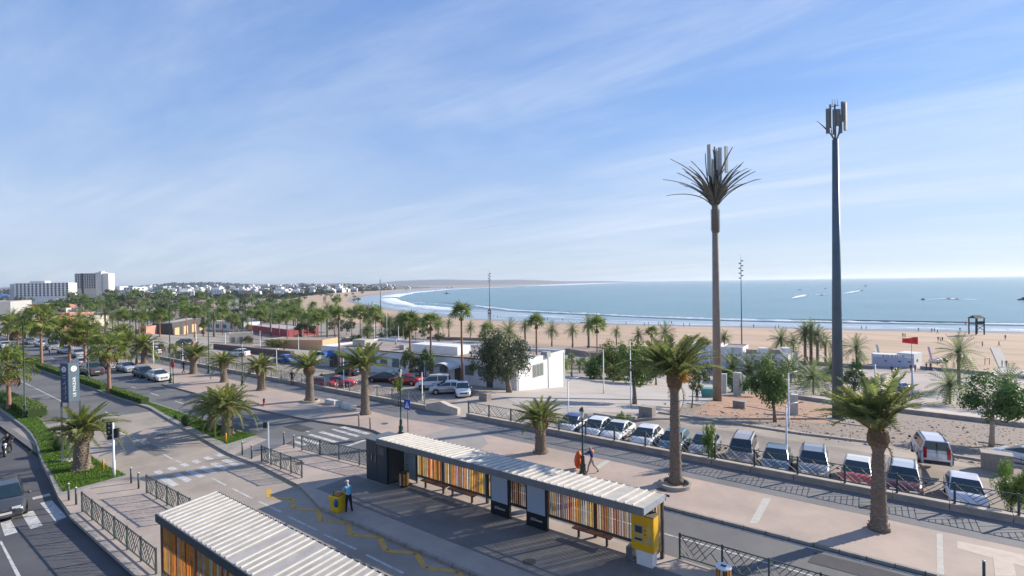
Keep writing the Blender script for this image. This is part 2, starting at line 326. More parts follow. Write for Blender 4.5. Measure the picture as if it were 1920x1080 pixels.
# car park surfaces on the land side
drape('car_park_left', [Wp(-37.9, 35.7), Wp(-160, 35.7), Wp(-160, 46), Wp(-92, 50), (610, 690), (925, 733), (760, 790)], lotm)
drape('car_park_drive', [Wp(-38, 35.5), Wp(-32.5, 35.5), (1000, 790), (1060, 745), (930, 735), (860, 750)], mat('pale_ground', (.42, .37, .32), .9, c2=(.33, .29, .25), s=.4, det=8), .008)
drape('car_park_right', [Wp(-32.5, 35.6), Wp(60, 35.6), Wp(60, 44), (1860, 870), (1700, 842), (1500, 800), (1300, 768), (1150, 760), (1000, 770)], lotm, .012)
drape('plaza', [(920, 735), (1075, 705), (1350, 690), (1345, 745), (1230, 775), (1110, 775), (1000, 775)], mat('plaza_paving', (.43, .39, .35), .85, c2=(.36, .32, .29), s=.25, det=7), .016)
drape('gravel_bed', [(1230, 775), (1345, 752), (1665, 772), (1930, 806), (1930, 905), (1700, 840), (1500, 808), (1400, 792)], gravel, .02)
drape('red_earth_bed', [(1345, 742), (1420, 735), (1600, 770), (1560, 795), (1470, 790), (1300, 775)], redearth, .024)
drape('upper_promenade', [(1300, 700), (1560, 690), (1930, 715), (1930, 796), (1670, 766), (1440, 735), (1347, 730), (1352, 700)], mat('rose_paving', (.45, .39, .35), .85, c2=(.36, .31, .28), s=.2, det=7), .03)
# beach and sea
shore = [(1930, 623), (1700, 618.5), (1560, 616), (1440, 613), (1300, 610), (1200, 608), (1100, 606), (1000, 603), (940, 600.5), (880, 597.5), (830, 592), (780, 586), (745, 581), (720, 577.5), (690, 572), (667, 566), (665, 560), (680, 556), (705, 552.5), (730, 548.6), (755, 545.5), (800, 542), (855, 539), (900, 538.2), (960, 537), (1020, 535), (1100, 531.6), (1180, 528.9)]
sp = [P(x, y, ZS) for x, y in shore]
sea_m = mat('sea', (.06, .18, .21), .24, c2=(.10, .23, .25), s=.012, det=9, stretch=(1, 1, 1), spec=.5)
t = sea_m.node_tree; b = t.nodes['Principled BSDF']; g = t.nodes.new('ShaderNodeNewGeometry'); mp = t.nodes.new('ShaderNodeMapping')
mp.inputs['Rotation'].default_value = (0, 0, radians(-12)); mp.inputs['Scale'].default_value = (.25, 1, 1); t.links.new(g.outputs['Position'], mp.inputs[0])
n1 = nd(t, 'ShaderNodeTexNoise', i_Scale=.35, i_Detail=8.0, i_Roughness=.7); t.links.new(mp.outputs[0], n1.inputs['Vector'])
bp = nd(t, 'ShaderNodeBump', i_Strength=.5, i_Distance=.8); t.links.new(n1.outputs[0], bp.inputs['Height']); t.links.new(bp.outputs[0], b.inputs['Normal'])
sheet('sea', [Wp(2500, 60), Wp(40000, 60), Wp(60000, 70000), Wp(-72000, 70000), Wp(-72000, 60), Wp(-3000, 60), Wp(90, 140)], ZS - .25, sea_m)
inner = [(1930, 703), (1700, 690), (1560, 680), (1440, 672), (1300, 668), (1200, 656), (1080, 650), (980, 645), (900, 640), (800, 626), (700, 612), (640, 600), (580, 590), (540, 575), (520, 566), (540, 560), (600, 552.5), (660, 547.5), (700, 545.6), (755, 543), (800, 540.6), (850, 538.2), (900, 537.4), (960, 536.1), (1020, 534.2), (1100, 530.9), (1180, 528.5)]
ip = [P(x, y, ZB) for x, y in inner]
def strip(name, A, B, m, za, zb, kind='structure', nsub=1):
    # ruled surface between two polylines sampled by length index
    def samp(L_, n):
        r = []
        for i in range(n):
            u = i / (n - 1) * (len(L_) - 1); k = min(int(u), len(L_) - 2); r.append(L_[k].lerp(L_[k + 1], u - k))
        return r
    n = 90; a, b = samp(A, n), samp(B, n); mb = MB(); vs = []
    for i in range(n):
        for j in range(nsub + 1): p = a[i].lerp(b[i], j / nsub); vs.append((p.x, p.y, za + (zb - za) * j / nsub))
    mb.add(vs, [(i * (nsub + 1) + j, i * (nsub + 1) + j + 1, (i + 1) * (nsub + 1) + j + 1, (i + 1) * (nsub + 1) + j) for i in range(n - 1) for j in range(nsub)])
    o = mb.obj(name, m, kind=kind)
    bm = bmesh.new(); bm.from_mesh(o.data); bmesh.ops.recalc_face_normals(bm, faces=bm.faces)
    if sum(f.normal.z for f in bm.faces) < 0: bmesh.ops.reverse_faces(bm, faces=bm.faces)
    bm.to_mesh(o.data); bm.free(); return o
def resamp(L_, n):
    r = []
    for i in range(n):
        u = i / (n - 1) * (len(L_) - 1); k = min(int(u), len(L_) - 2); r.append(L_[k].lerp(L_[k + 1], u - k))
    return r
ssp, iip = resamp(sp, 80), resamp(ip, 80)
wetl = [s_.lerp(i_, .10) for s_, i_ in zip(ssp, iip)]
strip('beach', [p + Vector((0, 0, 0)) for p in iip], wetl, sand, ZB + .02, ZB - .1, nsub=3)
strip('wet_sand', wetl, ssp, wet, ZB - .1, ZS - .05)
strip('wet_sand', ssp, [s_ + (s_ - i_) * .15 for s_, i_ in zip(ssp, iip)], wet, ZS - .05, ZS - 1.2)
# flat land behind the beach
mb = MB(); vs = []
for p in iip: vs += [(p.x, p.y, ZB), (p.x, min(149.99, p.y), ZB)]
vs += [(-9000, 14000, ZB), (-9000, 149.99, ZB)]
mb.add(vs, [(2 * i, 2 * i + 2, 2 * i + 3, 2 * i + 1) for i in range(80)]); mb.obj('coastal_plain', MATS['ground_earth'], kind='structure')
# surf: shallow turbid water, then lines of breaking waves
surf_m = mat('surf_water', (.22, .30, .34), .3, c2=(.45, .5, .53), s=.05, det=9, stretch=(.35, 1, 1), lo=.42, hi=.72)
outer = [(1930, 612), (1700, 609), (1560, 606.5), (1440, 604), (1300, 601), (1200, 596), (1100, 592), (1000, 588), (940, 583.5), (880, 579), (830, 578), (780, 573), (755, 569), (740, 565), (732, 561), (735, 556), (750, 551.5), (775, 547.5), (800, 544.5), (830, 542.2), (870, 540), (910, 538.8), (960, 537.4)]
strip('surf', [P(x, y, ZS) for x, y in shore[:25]], [P(x, y, ZS) for x, y in outer], surf_m, ZS - .02, ZS - .02, nsub=2)
foam = mat('foam', (.80, .83, .84), .6, c2=(.52, .58, .61), s=.22, det=9, lo=.45, hi=.75)
def wave(pts, w, h=.5, name='breaking_wave', frac=1.0, seed=0):
    rr = random.Random(seed); q = resamp([P(x, y, ZS) for x, y in pts], 140); mb = MB(); vs = []; W = 0
    for i, p in enumerate(q):
        d = (q[min(i + 1, 139)] - q[max(i - 1, 0)]).normalized(); n = Vector((-d.y, d.x, 0)); 
        if n.y < 0: n = -n
        W += rr.uniform(-.25, .25); W *= .85; g_ = max(.12, min(1, frac + W * 1.2)); sc = 1 + dep(p) / 600
        ww = w * sc * g_ * rr.uniform(.7, 1.3)
        vs += [p - n * ww * 1.1 + Vector((0, 0, 0.0)), p - n * ww * .3 + Vector((0, 0, h * g_)), p + n * ww * .25 + Vector((0, 0, h * g_)), p + n * ww + Vector((0, 0, -.1))]
    fs = [(i * 4 + j, i * 4 + 4 + j, i * 4 + 5 + j, i * 4 + 1 + j) for i in range(139) for j in range(3)]
    mb.add(vs, fs, 0, True); return mb.obj(name, foam, kind='stuff')
wave([(730, 559), (733, 563), (755, 569.5), (780, 573.5), (830, 578), (860, 580)], 5, .8, seed=1)
wave([(733, 558), (738, 554.5), (755, 551.5), (790, 547), (840, 542.6), (900, 539.6), (960, 537.9)], 6, .7, seed=2)
wave([(880, 572), (910, 576), (960, 582), (1035, 586), (1085, 588), (1160, 592), (1240, 595.5), (1335, 599), (1440, 601.5), (1560, 603.5), (1700, 605.5), (1930, 608.5)], 1.5, .7, frac=.75, seed=3)
wave([(790, 578), (860, 583), (940, 590), (1000, 592), (1100, 599), (1200, 603)], 1.0, .35, frac=.4, seed=4)
wave([(1200, 603), (1400, 609), (1600, 612.5), (1800, 617), (1930, 618.5)], .8, .3, frac=.5, seed=5)
wave([(700, 568), (745, 577), (800, 583.5), (880, 592), (940, 597), (1000, 600), (1200, 606), (1440, 611.5), (1700, 616.5), (1930, 621)], .8, .12, frac=.55, seed=6)
wave([(760, 566), (830, 571), (880, 577)], 1.2, .3, frac=.5, seed=7)
wave([(960, 536.8), (1020, 535.2), (1100, 531.9), (1180, 529.2)], 22, .8, seed=8)
# dark back of the swell before it breaks
swm = mat('swell_water', (.03, .085, .105), .2)
for pts, ww in (([(880, 571), (960, 580.5), (1060, 585.5), (1160, 590)], 1.6), ([(815, 566), (880, 571), (940, 578)], 1.4), ([(1330, 597.5), (1560, 601), (1930, 606)], .8)):
    q = resamp([P(x, y, ZS) for x, y in pts], 60); mb = MB(); vs = []
    for i, p in enumerate(q):
        d = (q[min(i + 1, 59)] - q[max(i - 1, 0)]).normalized(); n = Vector((-d.y, d.x, 0)); n = n if n.y > 0 else -n; e = sin(pi * i / 59)
        vs += [p - n * ww + Vector((0, 0, -.2)), p + Vector((0, 0, .45 * e)), p + n * ww * 3 + Vector((0, 0, -.2))]
    mb.add(vs, [(i * 3 + j, i * 3 + 3 + j, i * 3 + 4 + j, i * 3 + 1 + j) for i in range(59) for j in range(2)], 0, True); mb.obj('swell', swm, kind='structure')
# worn patches, repairs and covers in the road surface
patchm = mat('asphalt_patch', (.075, .075, .08), .9, c2=(.06, .06, .065), s=2, bump=.3, bs=60); cov = mat('iron_cover', (.10, .095, .09), .6, s=20)
for x, y, w_, l_ in ((-4, 25.6, 1.1, 4.5), (-20, 25.4, .8, 7), (-44, 24.2, 1.2, 3), (-3, 23.2, .5, 6), (-58, 22.6, 1, 5)): quad([Wp(x, y), Wp(x + l_, y + .05), Wp(x + l_, y + w_), Wp(x + .1, y + w_)], -.118, patchm, 'asphalt_repair')
for x, y, w_, l_ in ((-33, 13.2, .9, 3.4), (-48, 14.5, 1.0, 4), (-19.5, 13.0, .7, 5)): quad([Wp(x, y), Wp(x + l_, y + .05), Wp(x + l_, y + w_), Wp(x + .1, y + w_)], -.118, mat('tan_patch', (.20, .18, .16), .9, s=2), 'asphalt_repair')
for x, y, z, lb in ((-12, 29.3, .0, 'round iron cover in the pavement between the two large promenade palms'), (-2.5, 33.2, .006, 'round iron cover in the dark promenade path behind the windswept palm'), (-13.5, 18.4, 0, 'round iron cover on the platform before the yellow ticket machine'), (-33.5, 19.6, 0, 'round iron cover at the left end of the platform by the short railing'), (-50, 17, -.124, 'round iron cover in the tan bus lane beside the grass'), (-37, 29.6, 0, 'round iron cover in the pavement right of the bench blocks')):
    o = MB().tube([(0, 0, 0), (0, 0, .012)], .3, 20).obj('manhole_cover', cov, loc=(x, y, z)); tag(o, lb, 'manhole cover', 'round iron manhole covers')
# boardwalk across the sand
bw = thing('boardwalk', 'pale boardwalk crossing the sand towards the sea', 'boardwalk')
wm = mat('boardwalk_wood', (.45, .43, .39), .85, c2=(.35, .33, .3), s=3)
a0, a1, b0, b1 = P(1876, 696, ZB), P(1898, 696, ZB), P(1857, 652, ZB), P(1874, 652, ZB); mb = MB(); nb = 70
for i in range(nb):
    t0, t1 = i / nb, (i + .9) / nb; q = [a0.lerp(b0, t0), a1.lerp(b1, t0), a1.lerp(b1, t1), a0.lerp(b0, t1)]
    mb.add([(p.x, p.y, ZB + .03) for p in q] + [(p.x, p.y, ZB + .12) for p in q], [(4, 5, 6, 7), (0, 1, 5, 4), (1, 2, 6, 5), (2, 3, 7, 6), (3, 0, 4, 7)])
mb.obj('plank', wm, bw, kind='stuff')
# ------------------------------------------------------------------ bus shelters, fences, street furniture
steel = mat('dark_steel', (.045, .06, .065), .45, spec=.5, s=3)
steel2 = mat('grey_steel', (.13, .15, .16), .4, s=3)
sheetm = mat('roof_sheet', (.50, .465, .41), .55, c2=(.36, .33, .29), s=.9, det=8)
ribm = mat('roof_rib', (.70, .67, .60), .5, c2=(.55, .52, .46), s=2)
slatc = [mat('slat_' + n, c, .6, s=4, v=.2) for n, c in (('orange', (.60, .22, .04)), ('yellow', (.62, .40, .07)), ('cream', (.60, .50, .36)), ('brown', (.20, .055, .03)), ('lilac', (.36, .30, .36)), ('green', (.34, .38, .26)), ('red', (.36, .06, .03)), ('ochre', (.45, .27, .07)))]
wood = mat('bench_wood', (.16, .06, .035), .55, c2=(.10, .04, .025), s=3, stretch=(1, 8, 8))
glassm = mat('poster_glass', (.36, .43, .50), .12, s=.4, c2=(.30, .38, .46), spec=.8)
blackm = mat('black_panel', (.018, .024, .028), .35, s=2)
slat_me = [MB().box(-.024, -.04, 0, .024, .04, 2.25).mesh('slat', m) for m in slatc]
def text(s, size, m, parent, loc, rot, name='lettering', ext=.002, align='CENTER'):
    c = bpy.data.curves.new(name, 'FONT'); c.body = s; c.size = size; c.extrude = ext; c.align_x = align; 
    tmp = bpy.data.objects.new('tmp', c); COL.objects.link(tmp); dg = bpy.context.evaluated_depsgraph_get(); me = bpy.data.meshes.new_from_object(tmp.evaluated_get(dg)); me.materials.clear(); me.materials.append(m)
    bpy.data.objects.remove(tmp); return link(name, me, parent, loc, rot=rot, kind='stuff')
paintw = mat('white_paint', (.75, .75, .74), .45, s=2, v=.06)
def shelter(x0, x1, yb, face, label, ribs, box=False):
    # yb slat plane, face = -1 open towards -Y, +1 open towards +Y
    t = thing('bus_shelter', label, 'bus shelter', (x0, yb, 0)); LN = x1 - x0; f = face
    yf, yk = f * 2.15, -f * .18                     # front and back roof edge
    zf, zk = 2.92, 2.72
    a, b_ = min(yf, yk), max(yf, yk); za, zb2 = (zf, zk) if yf < yk else (zk, zf)
    m = MB(); m.add([(0, a, za - .03), (LN, a, za - .03), (LN, b_, zb2 - .03), (0, b_, zb2 - .03), (0, a, za), (LN, a, za), (LN, b_, zb2), (0, b_, zb2)], [(0, 3, 2, 1), (4, 5, 6, 7), (0, 1, 5, 4), (1, 2, 6, 5), (2, 3, 7, 6), (3, 0, 4, 7)]); m.obj('roof_sheet', sheetm, t)
    rb = MB(); rb.bar((0, a + .05, za + .025), (0, b_ - .02, zb2 + .025), .05, .05); rme = rb.mesh('roof_rib', ribm)
    n = int(LN / .36)
    for i in range(n):
        if random.random() > .05: link('roof_rib', rme, t, (.12 + i * (LN - .2) / (n - 1), 0, 0))
    edge = zf if face < 0 else zk
    # fascia on the camera side and the other, end plates
    MB().box(-.04, a - .05, za - .30, LN + .04, a, za + .02).obj('fascia', steel2 if face < 0 else steel, t)
    MB().box(-.04, b_, zb2 - .26, LN + .04, b_ + .05, zb2 - .03).obj('fascia', steel, t)
    for xx in (-.06, LN + .01):
        e = MB(); e.add([(xx, a, za - .28), (xx, b_, zb2 - .2), (xx, b_, zb2), (xx, a, za), (xx + .05, a, za - .28), (xx + .05, b_, zb2 - .2), (xx + .05, b_, zb2), (xx + .05, a, za)], [(0, 3, 2, 1), (4, 5, 6, 7), (0, 1, 5, 4), (1, 2, 6, 5), (2, 3, 7, 6), (3, 0, 4, 7)]); e.obj('end_plate', mat('pale_steel', (.30, .34, .37), .4, s=2), t)
    # drip brackets seen as dark teeth along the far edge
    tm = MB().box(0, 0, 0, .22, .03, .09).mesh('gutter_bracket', blackm)
    for i in range(n): link('gutter_bracket', tm, t, (.16 + i * (LN - .2) / (n - 1), b_ + .052, zb2 - .10))
    nb = max(2, round(LN / 3.3)); pm = MB().box(-.07, -.07, 0, .07, .07, 2.72).mesh('post', steel)
    for i in range(nb + 1): link('post', pm, t, (min(max(i * LN / nb, .08), LN - .08), 0, 0))
    for z in (.30, 2.40) + ((1.55,) if face > 0 else (2.08,)):
        MB().box(0, -.055 * 1, z, LN, -.025, z + (.14 if z < 1 else .06)).obj('rail', steel if z < 1 or face > 0 else MATS['slat_brown'], t)
    return t
tB = shelter(-25.6, -8.95, 22.05, -1, 'long bus shelter with pale ribbed roof and coloured slats, yellow ticket machine at its end', 40)
k = 0; x = .15; skip = [(0, .9)]
rs = random.Random(3)
while x < 16.5:
    if not any(a <= x <= b for a, b in skip) and (k % 9 != 8 or True): link('slat', slat_me[rs.choice([0, 1, 2, 2, 3, 4, 4, 5, 6, 7, 0, 1])], tB, (x, .03, .36), rot=(0, 0, rs.uniform(-.5, .5)))
    x += .125; k += 1
for i, y in enumerate((-.1, -.25, -.4, -.55)): link('slat', slat_me[(i * 3 + 1) % 8], tB, (16.55, y, .36))
# control box at the left end
bx = thing('control_cabinet', 'tall black cabinet closing the left end of the long bus shelter', 'cabinet', (-27.45, 20.5, 0))
MB().box(0, 0, 0, 1.95, 1.75, 2.46).obj('housing', mat('cabinet_paint', (.035, .05, .058), .5, s=1, v=.1), bx); MB().box(-.03, -.03, 2.463, 1.98, 1.78, 2.52).obj('lid', steel2, bx)
MB().box(1.02, -.012, .08, 1.03, -.002, 2.38).obj('door_gap', blackm, bx)
for xx in (.55, .92): MB().box(xx, -.05, 1.25, xx + .035, -.002, 1.62).obj('handle', mat('chrome', (.5, .5, .5), .25, metal=1), bx)
for k in range(5): MB().box(1.2, -.014, 1.75 + k * .09, 1.7, -.002, 1.79 + k * .09).obj('vent_slat', steel2, bx)
# glass end screen
gs = thing('glass_screen', 'pale glass screen between black cabinet and first slats of the bus shelter', 'screen', (-25.45, 20.62, 0))
MB().box(0, 0, .08, .06, 1.3, 2.45).obj('frame', steel, gs); MB().box(.08, .02, .1, 1.1, .04, 2.4).obj('pane', mat('screen_glass', (.28, .36, .38), .1, spec=.9, s=1), gs, loc=(0, 1.15, 0)); MB().box(1.1, 1.12, 0, 1.18, 1.22, 2.4).obj('post', steel, gs)
def panel(x, label):
    p = thing('poster_panel', label, 'advertising panel', (x, 21.15, 0))
    MB().box(0, 0, .02, 1.25, .14, 2.4).obj('casing', blackm, p); MB().box(.07, -.012, .72, 1.13, -.002, 2.3).obj('poster', glassm, p)
    text('JCDecaux', .17, paintw, p, (.62, -.008, .36), (pi / 2, 0, 0))
panel(-17.95, 'left one of two blank blue-grey poster panels in the bus shelter')
panel(-15.65, 'right one of two blank blue-grey poster panels in the bus shelter')
def bench(x, label, n=1):
    b = thing('bench', label, 'bench', (x, 21.42, 0)); sm_ = MB().box(0, 0, .40, 2.0, .095, .45).mesh('seat_slat', wood)
    for i in range(3): link('seat_slat', sm_, b, (0, .115 * i, 0))
    for xx in (.25, 1.72): MB().box(xx, .1, 0, xx + .08, .2, .40).obj('leg', steel, b)
bench(-23.6, 'leftmost dark wooden slat bench under the bus shelter'); bench(-21.4, 'dark wooden slat bench in the middle of the bus shelter left of the posters'); bench(-13.2, 'dark wooden slat bench nearest the yellow ticket machine')
def bin_(x, y, label, top_white=False):
    b = thing('litter_bin', label, 'litter bin', (x, y, 0)); R = .27
    me = [MB().box(-.045, R - .01, .12, .045, R + .015, .82).mesh('slat', slatc[i]) for i in (0, 7, 2, 3, 1)]
    for i in range(14): link('slat', me[i % 5], b, (0, 0, 0), rz=2 * pi * i / 14)
    MB().lathe([(R - .03, 0), (R - .03, .8)], n=14).obj('liner', blackm, b); MB().lathe([(R + .03, .82), (R + .03, .87)], n=14).obj('rim', paintw if top_white else blackm, b)
    MB().lathe([(R + .02, .08), (R + .02, .12)], n=14).obj('base_ring', blackm, b)
    if top_white: MB().box(-.1, -.05, .872, .1, .05, .90).obj('slot', blackm, b)
    else:
        MB().tube([(-.26, 0, .85), (0, .02, 1.25), (.2, .25, 1.3)], .02, 6).obj('bracket', blackm, b)
bin_(-24.55, 21.0, 'round slatted litter bin beside the black cabinet')
qb = P(1357, 1103); bin_(qb.x, qb.y, 'slatted litter bin with pale top in front of the platform fence', True)
# ticket machine
tm = thing('ticket_machine', 'bright yellow ticket machine on a white plinth at the shelter end', 'ticket machine', (-9.95, 20.95, 0))
yel = mat('machine_yellow', (.72, .40, .012), .38, s=2, v=.1); MB().box(.22, .03, 0, .92, .52, .62).obj('plinth', paintw, tm)
hb = MB().box(0, 0, .62, 1.0, .55, 2.12).obj('housing', yel, tm); bv = hb.modifiers.new('bevel', 'BEVEL'); bv.width = .025; bv.segments = 2
MB().box(-.02, -.05, 2.12, 1.02, .57, 2.17).obj('hood', mat('hood_grey', (.16, .14, .08), .7, s=9), tm)
MB().box(-.3, .1, 0, 0.0, .5, .55).obj('side_cabinet', steel2, tm)
MB().box(.12, -.012, 1.3, .58, -.002, 1.72).obj('screen_frame', mat('fitting_grey', (.42, .36, .22), .5), tm); MB().box(.19, -.022, 1.38, .5, -.013, 1.66).obj('screen', mat('dark_screen', (.05, .07, .08), .15), tm)
MB().box(.12, -.012, .98, .58, -.002, 1.22).obj('slot_plate', MATS['fitting_grey'], tm); MB().box(.18, -.022, 1.06, .5, -.013, 1.14).obj('slot', blackm, tm)
MB().box(.70, -.012, 1.35, .92, -.002, 1.78).obj('notice', mat('notice_yellow', (.62, .42, .10), .5), tm); MB().box(.70, -.012, .95, .92, -.002, 1.30).obj('card_reader', MATS['fitting_grey'], tm); MB().box(.61, -.015, 1.32, .67, -.002, 1.38).obj('button', MATS['slat_red'], tm); MB().box(.61, -.015, 1.5, .67, -.002, 1.55).obj('button', MATS['slat_red'], tm)
# near shelter, seen from above
tA = shelter(-25.0, -5.0, 8.45, 1, 'near bus shelter seen from above with cream ribbed roof and orange slats', 50)
k = 0; x = .2
while x < 19.8: link('slat', slat_me[rs.choice([0, 1, 0, 3, 4, 5, 7, 6, 0, 7, 2])], tA, (x, -.03, .36), rot=(0, 0, rs.uniform(-.5, .5))); x += .125
# fences
def fence_geo(w, h, z0=.12, nb=7):
    # one long bar and its short neighbours slant one way, the rest lean against them the other way
    tp, bt = h - .02, z0; r = .42 * w / (tp - bt); bars = []
    for x in (.0, .30): bars.append(((x * w + .02, tp), (min(w, x * w + r * (tp - bt) * (1 if x == 0 else .8)), bt if x == 0 else tp - (tp - bt) * .8)))
    for k in range(nb):
        xt = w * (.14 + .86 * k / (nb - .4))                       # top end of a bar leaning the other way
        if xt > w - .02: xt = w - .02
        zz = bt; xb = xt - r * (tp - bt)
        if xb < .42 * w: # ends on the first long bar
            s_ = (xt - .02) / (2 * r); zz = tp - s_; xb = xt - r * s_
            if zz < bt: zz = bt; xb = xt - r * (tp - bt)
        bars.append(((xt, tp), (xb, zz)))
    for x in (.74, .88): bars.append(((x * w, bt + (w - x * w) / r * .9), (w * .985, bt + .0)))
    for x in (.12, .24): bars.append(((.02, bt + x * w / r), (.02 + x * w, bt)))
    return bars
def fence(name, label, a, b, pitch, h, m=steel, joined=False, z=0.0, post=.07, nb=7):
    a, b = Vector(a), Vector(b); d = b - a; n = max(1, round(d.length / pitch)); w = d.length / n; t = thing(name, label, 'fence', (a.x, a.y, z), atan2(d.y, d.x))
    pm = MB().box(-post / 2, -post / 2, 0, post / 2, post / 2, h + .06).mesh('post', m)
    for i in range(n + 1): link('post', pm, t, (i * w, 0, 0))
    G = fence_geo(w, h, .12, nb); rails = [((0, h), (w, h)), ((0, .12), (w, .12))]
    if joined:
        mb = MB()
        for (x0, z0), (x1, z1) in G + rails: mb.bar((x0, 0, z0), (x1, 0, z1), .03)
        pme = mb.mesh('fence_panel', m)
        for i in range(n): link('fence_panel', pme, t, (i * w, 0, 0))
    else:
        bm_ = [MB().bar((x0, 0, z0), (x1, 0, z1), .026).mesh('bar', m) for (x0, z0), (x1, z1) in G]; rm = MB().bar((0, 0, 0), (w, 0, 0), .04).mesh('rail', m)
        for i in range(n):
            for q in bm_: link('bar', q, t, (i * w, 0, 0))
            for z_ in (h, .12): link('rail', rm, t, (i * w, 0, z_))
    return t
fst = mat('fence_green_steel', (.05, .075, .075), .45, s=3)
fence('railing', 'dark railing along the near road edge beside the near bus shelter', (-36.0, 8.4), (-25.6, 8.4), 1.75, 1.05, fst)
fence('railing', 'short dark railing by the bus lane between the bollards and near shelter roof', (-36.1, 11.45), (-30.2, 11.5), 1.5, 1.05, fst)
fence('railing', 'short dark railing along the bus lane in front of the signal pole', (-36.1, 18.3), (-30.9, 18.2), 1.35, 1.05, fst)
fence('railing', 'dark railing from the crosswalk to the black cabinet', (-36.0, 21.25), (-27.8, 21.9), 2.1, 1.05, fst)
fence('railing', 'dark railing on the platform right of the yellow ticket machine', (-8.4, 22.45), (4, 22.45), 1.9, 1.05, fst)
fence('wall_fence', 'dark chevron fence on the low wall behind the row of parked cars', (-32.45, 35.38), (13.2, 35.38), 2.4, 1.0, fst, z=.35, post=.1, nb=8)
fence('wall_fence', 'long chevron fence on the low wall left of the car park entrance', (-229, 35.38), (-38.2, 35.38), 2.4, 1.0, mat('fence_pale', (.16, .17, .17), .5), joined=True, z=.35, post=.09)
# bollards
bol = [((155 - 26, 938), 'left'), ((143, 946), ''), ((246, 906), ''), ((260, 916), ''), ((454.5, 853), ''), ((472, 860), ''), ((532.5, 834), ''), ((551, 840), ''), ((673, 799), ''), ((694, 804), ''), ((1845, 1098), '')]
bl_lab = ['dark bollard with pale cap left of the near railing, nearer the grass', 'dark bollard with pale cap touching the start of the near railing', 'dark bollard by the crosswalk nearest the signal pole on the grass', 'dark bollard beside the railing at the crosswalk, right one of its pair', 'dark bollard left one of the pair at the tip of the palm island', 'dark bollard right one of the pair at the tip of the palm island', 'dark bollard left one of the pair by the far road crosswalk', 'dark bollard right one of the pair by the far road crosswalk', 'dark bollard left of the palm on the promenade kerb', 'dark bollard right of the palm on the promenade kerb', 'black bollard on the pavement at the lower right corner']
for (p, _), lb in zip(bol, bl_lab):
    q = P(*p); b = thing('bollard', lb, 'bollard', (q.x, q.y, 0), group='dark bollards at the crossings')
    MB().tube([(0, 0, 0), (0, 0, .92)], .052, 10).obj('post', steel, b); MB().sphere((0, 0, .95), .062, sc=(1, 1, .7)).obj('cap', mat('cap_white', (.6, .6, .58), .4), b)
for p, lb in (((194, 882), 'orange-yellow post on the grass beside the big median palm'), ((424, 830), 'orange-yellow post on the grass beside the twin palms')):
    q = P(*p); MBo = MB().tube([(0, 0, 0), (0, 0, .72), (0, 0, .75)], [.05, .05, .03], 10).obj('marker_post', mat('marker_orange', (.75, .33, .03), .5), loc=(q.x, q.y, 0)); tag(MBo, lb, 'marker post')
# lamps and poles
green = mat('lamp_green', (.035, .065, .05), .45, s=4)
lampg = mat('lantern_glass', (.55, .55, .5), .15, spec=.8)
def lantern_post(px, py, pt, label, arm=False):
    q = at(px, py); h = top(q, px, pt) - q.z; t = thing('street_lamp', label, 'street lamp', q, group=None); s = min(1, h / 4.3)
    MB().lathe([(.24, 0), (.24, .12), (.19, .16), (.17, .5), (.2, .55), (.13, .62), (.11, 1.0), (.13, 1.05), (.06, 1.15), (.05, h - .75), (.07, h - .72)], n=12).obj('post', green, t)
    if h < 6:
        MB().lathe([(.07, h - .72), (.17, h - .28), (.17, h - .26)], n=6, smooth=False).obj('glass', lampg, t)
        MB().lathe([(.21, h - .27), (.12, h - .1), (.02, h - .04), (.02, h + .05)], n=6, smooth=False).obj('lantern_cap', green, t)
    else:
        MB().tube([(0, 0, h - .3), (.3, 0, h + .1), (.9, 0, h + .15), (1.3, 0, h)], .035, 6).obj('arm', green, t); MB().box(1.15, -.12, h - .12, 1.6, .12, h).obj('lamp_head', green, t)
    return t
lantern_post(1093, 888, 762, 'dark green lantern post beside the man with orange sacks')
lantern_post(752, 812, 690, 'dark green lantern post beside the blue crossing sign')
lantern_post(320, 718, 575, 'tall dark lamp post by the red no-entry sign')
lantern_post(47, 782, 590, 'tall dark lamp post at the hedge of the near island')
lantern_post(166, 714, 590, 'tall dark lamp post on the median hedge behind the dark pickup')
lantern_post(392, 700, 575, 'dark lamp post among the promenade palms with drooping arm')
lantern_post(256, 683, 590, 'dark lamp post on the pavement left of the parked cars')
lantern_post(455, 722, 640, 'dark lamp post between two short promenade palms')
def pole(px, py, pt, label, r=.06, m=paintw, head=0, dark=0):
    q = at(px, py); h = top(q, px, pt) - q.z; t = thing('light_pole', label, 'pole', q, group='slender poles of the car parks')
    MB().tube([(0, 0, 0), (0, 0, .9), (0, 0, .95), (0, 0, h)], [r * 1.4, r * 1.4, r, r * .7], 8).obj('shaft', m, t)
    if dark: MB().tube([(0, 0, h), (0, 0, h + dark)], r * .7, 8).obj('upper_shaft', steel, t)
    hh = h + dark
    for k in range(head):
        a = AV + (pi if k else 0); MB().tube([(0, 0, hh - .1), (cos(a) * .5, sin(a) * .5, hh + .1), (cos(a) * 1.1, sin(a) * 1.1, hh + .15)], .03, 6).obj('arm', m, t); MB().box(-.2, -.08, -.04, .2, .08, .02).obj('lamp_head', steel2, t, loc=(cos(a) * 1.2, sin(a) * 1.2, hh + .15), rz=a)
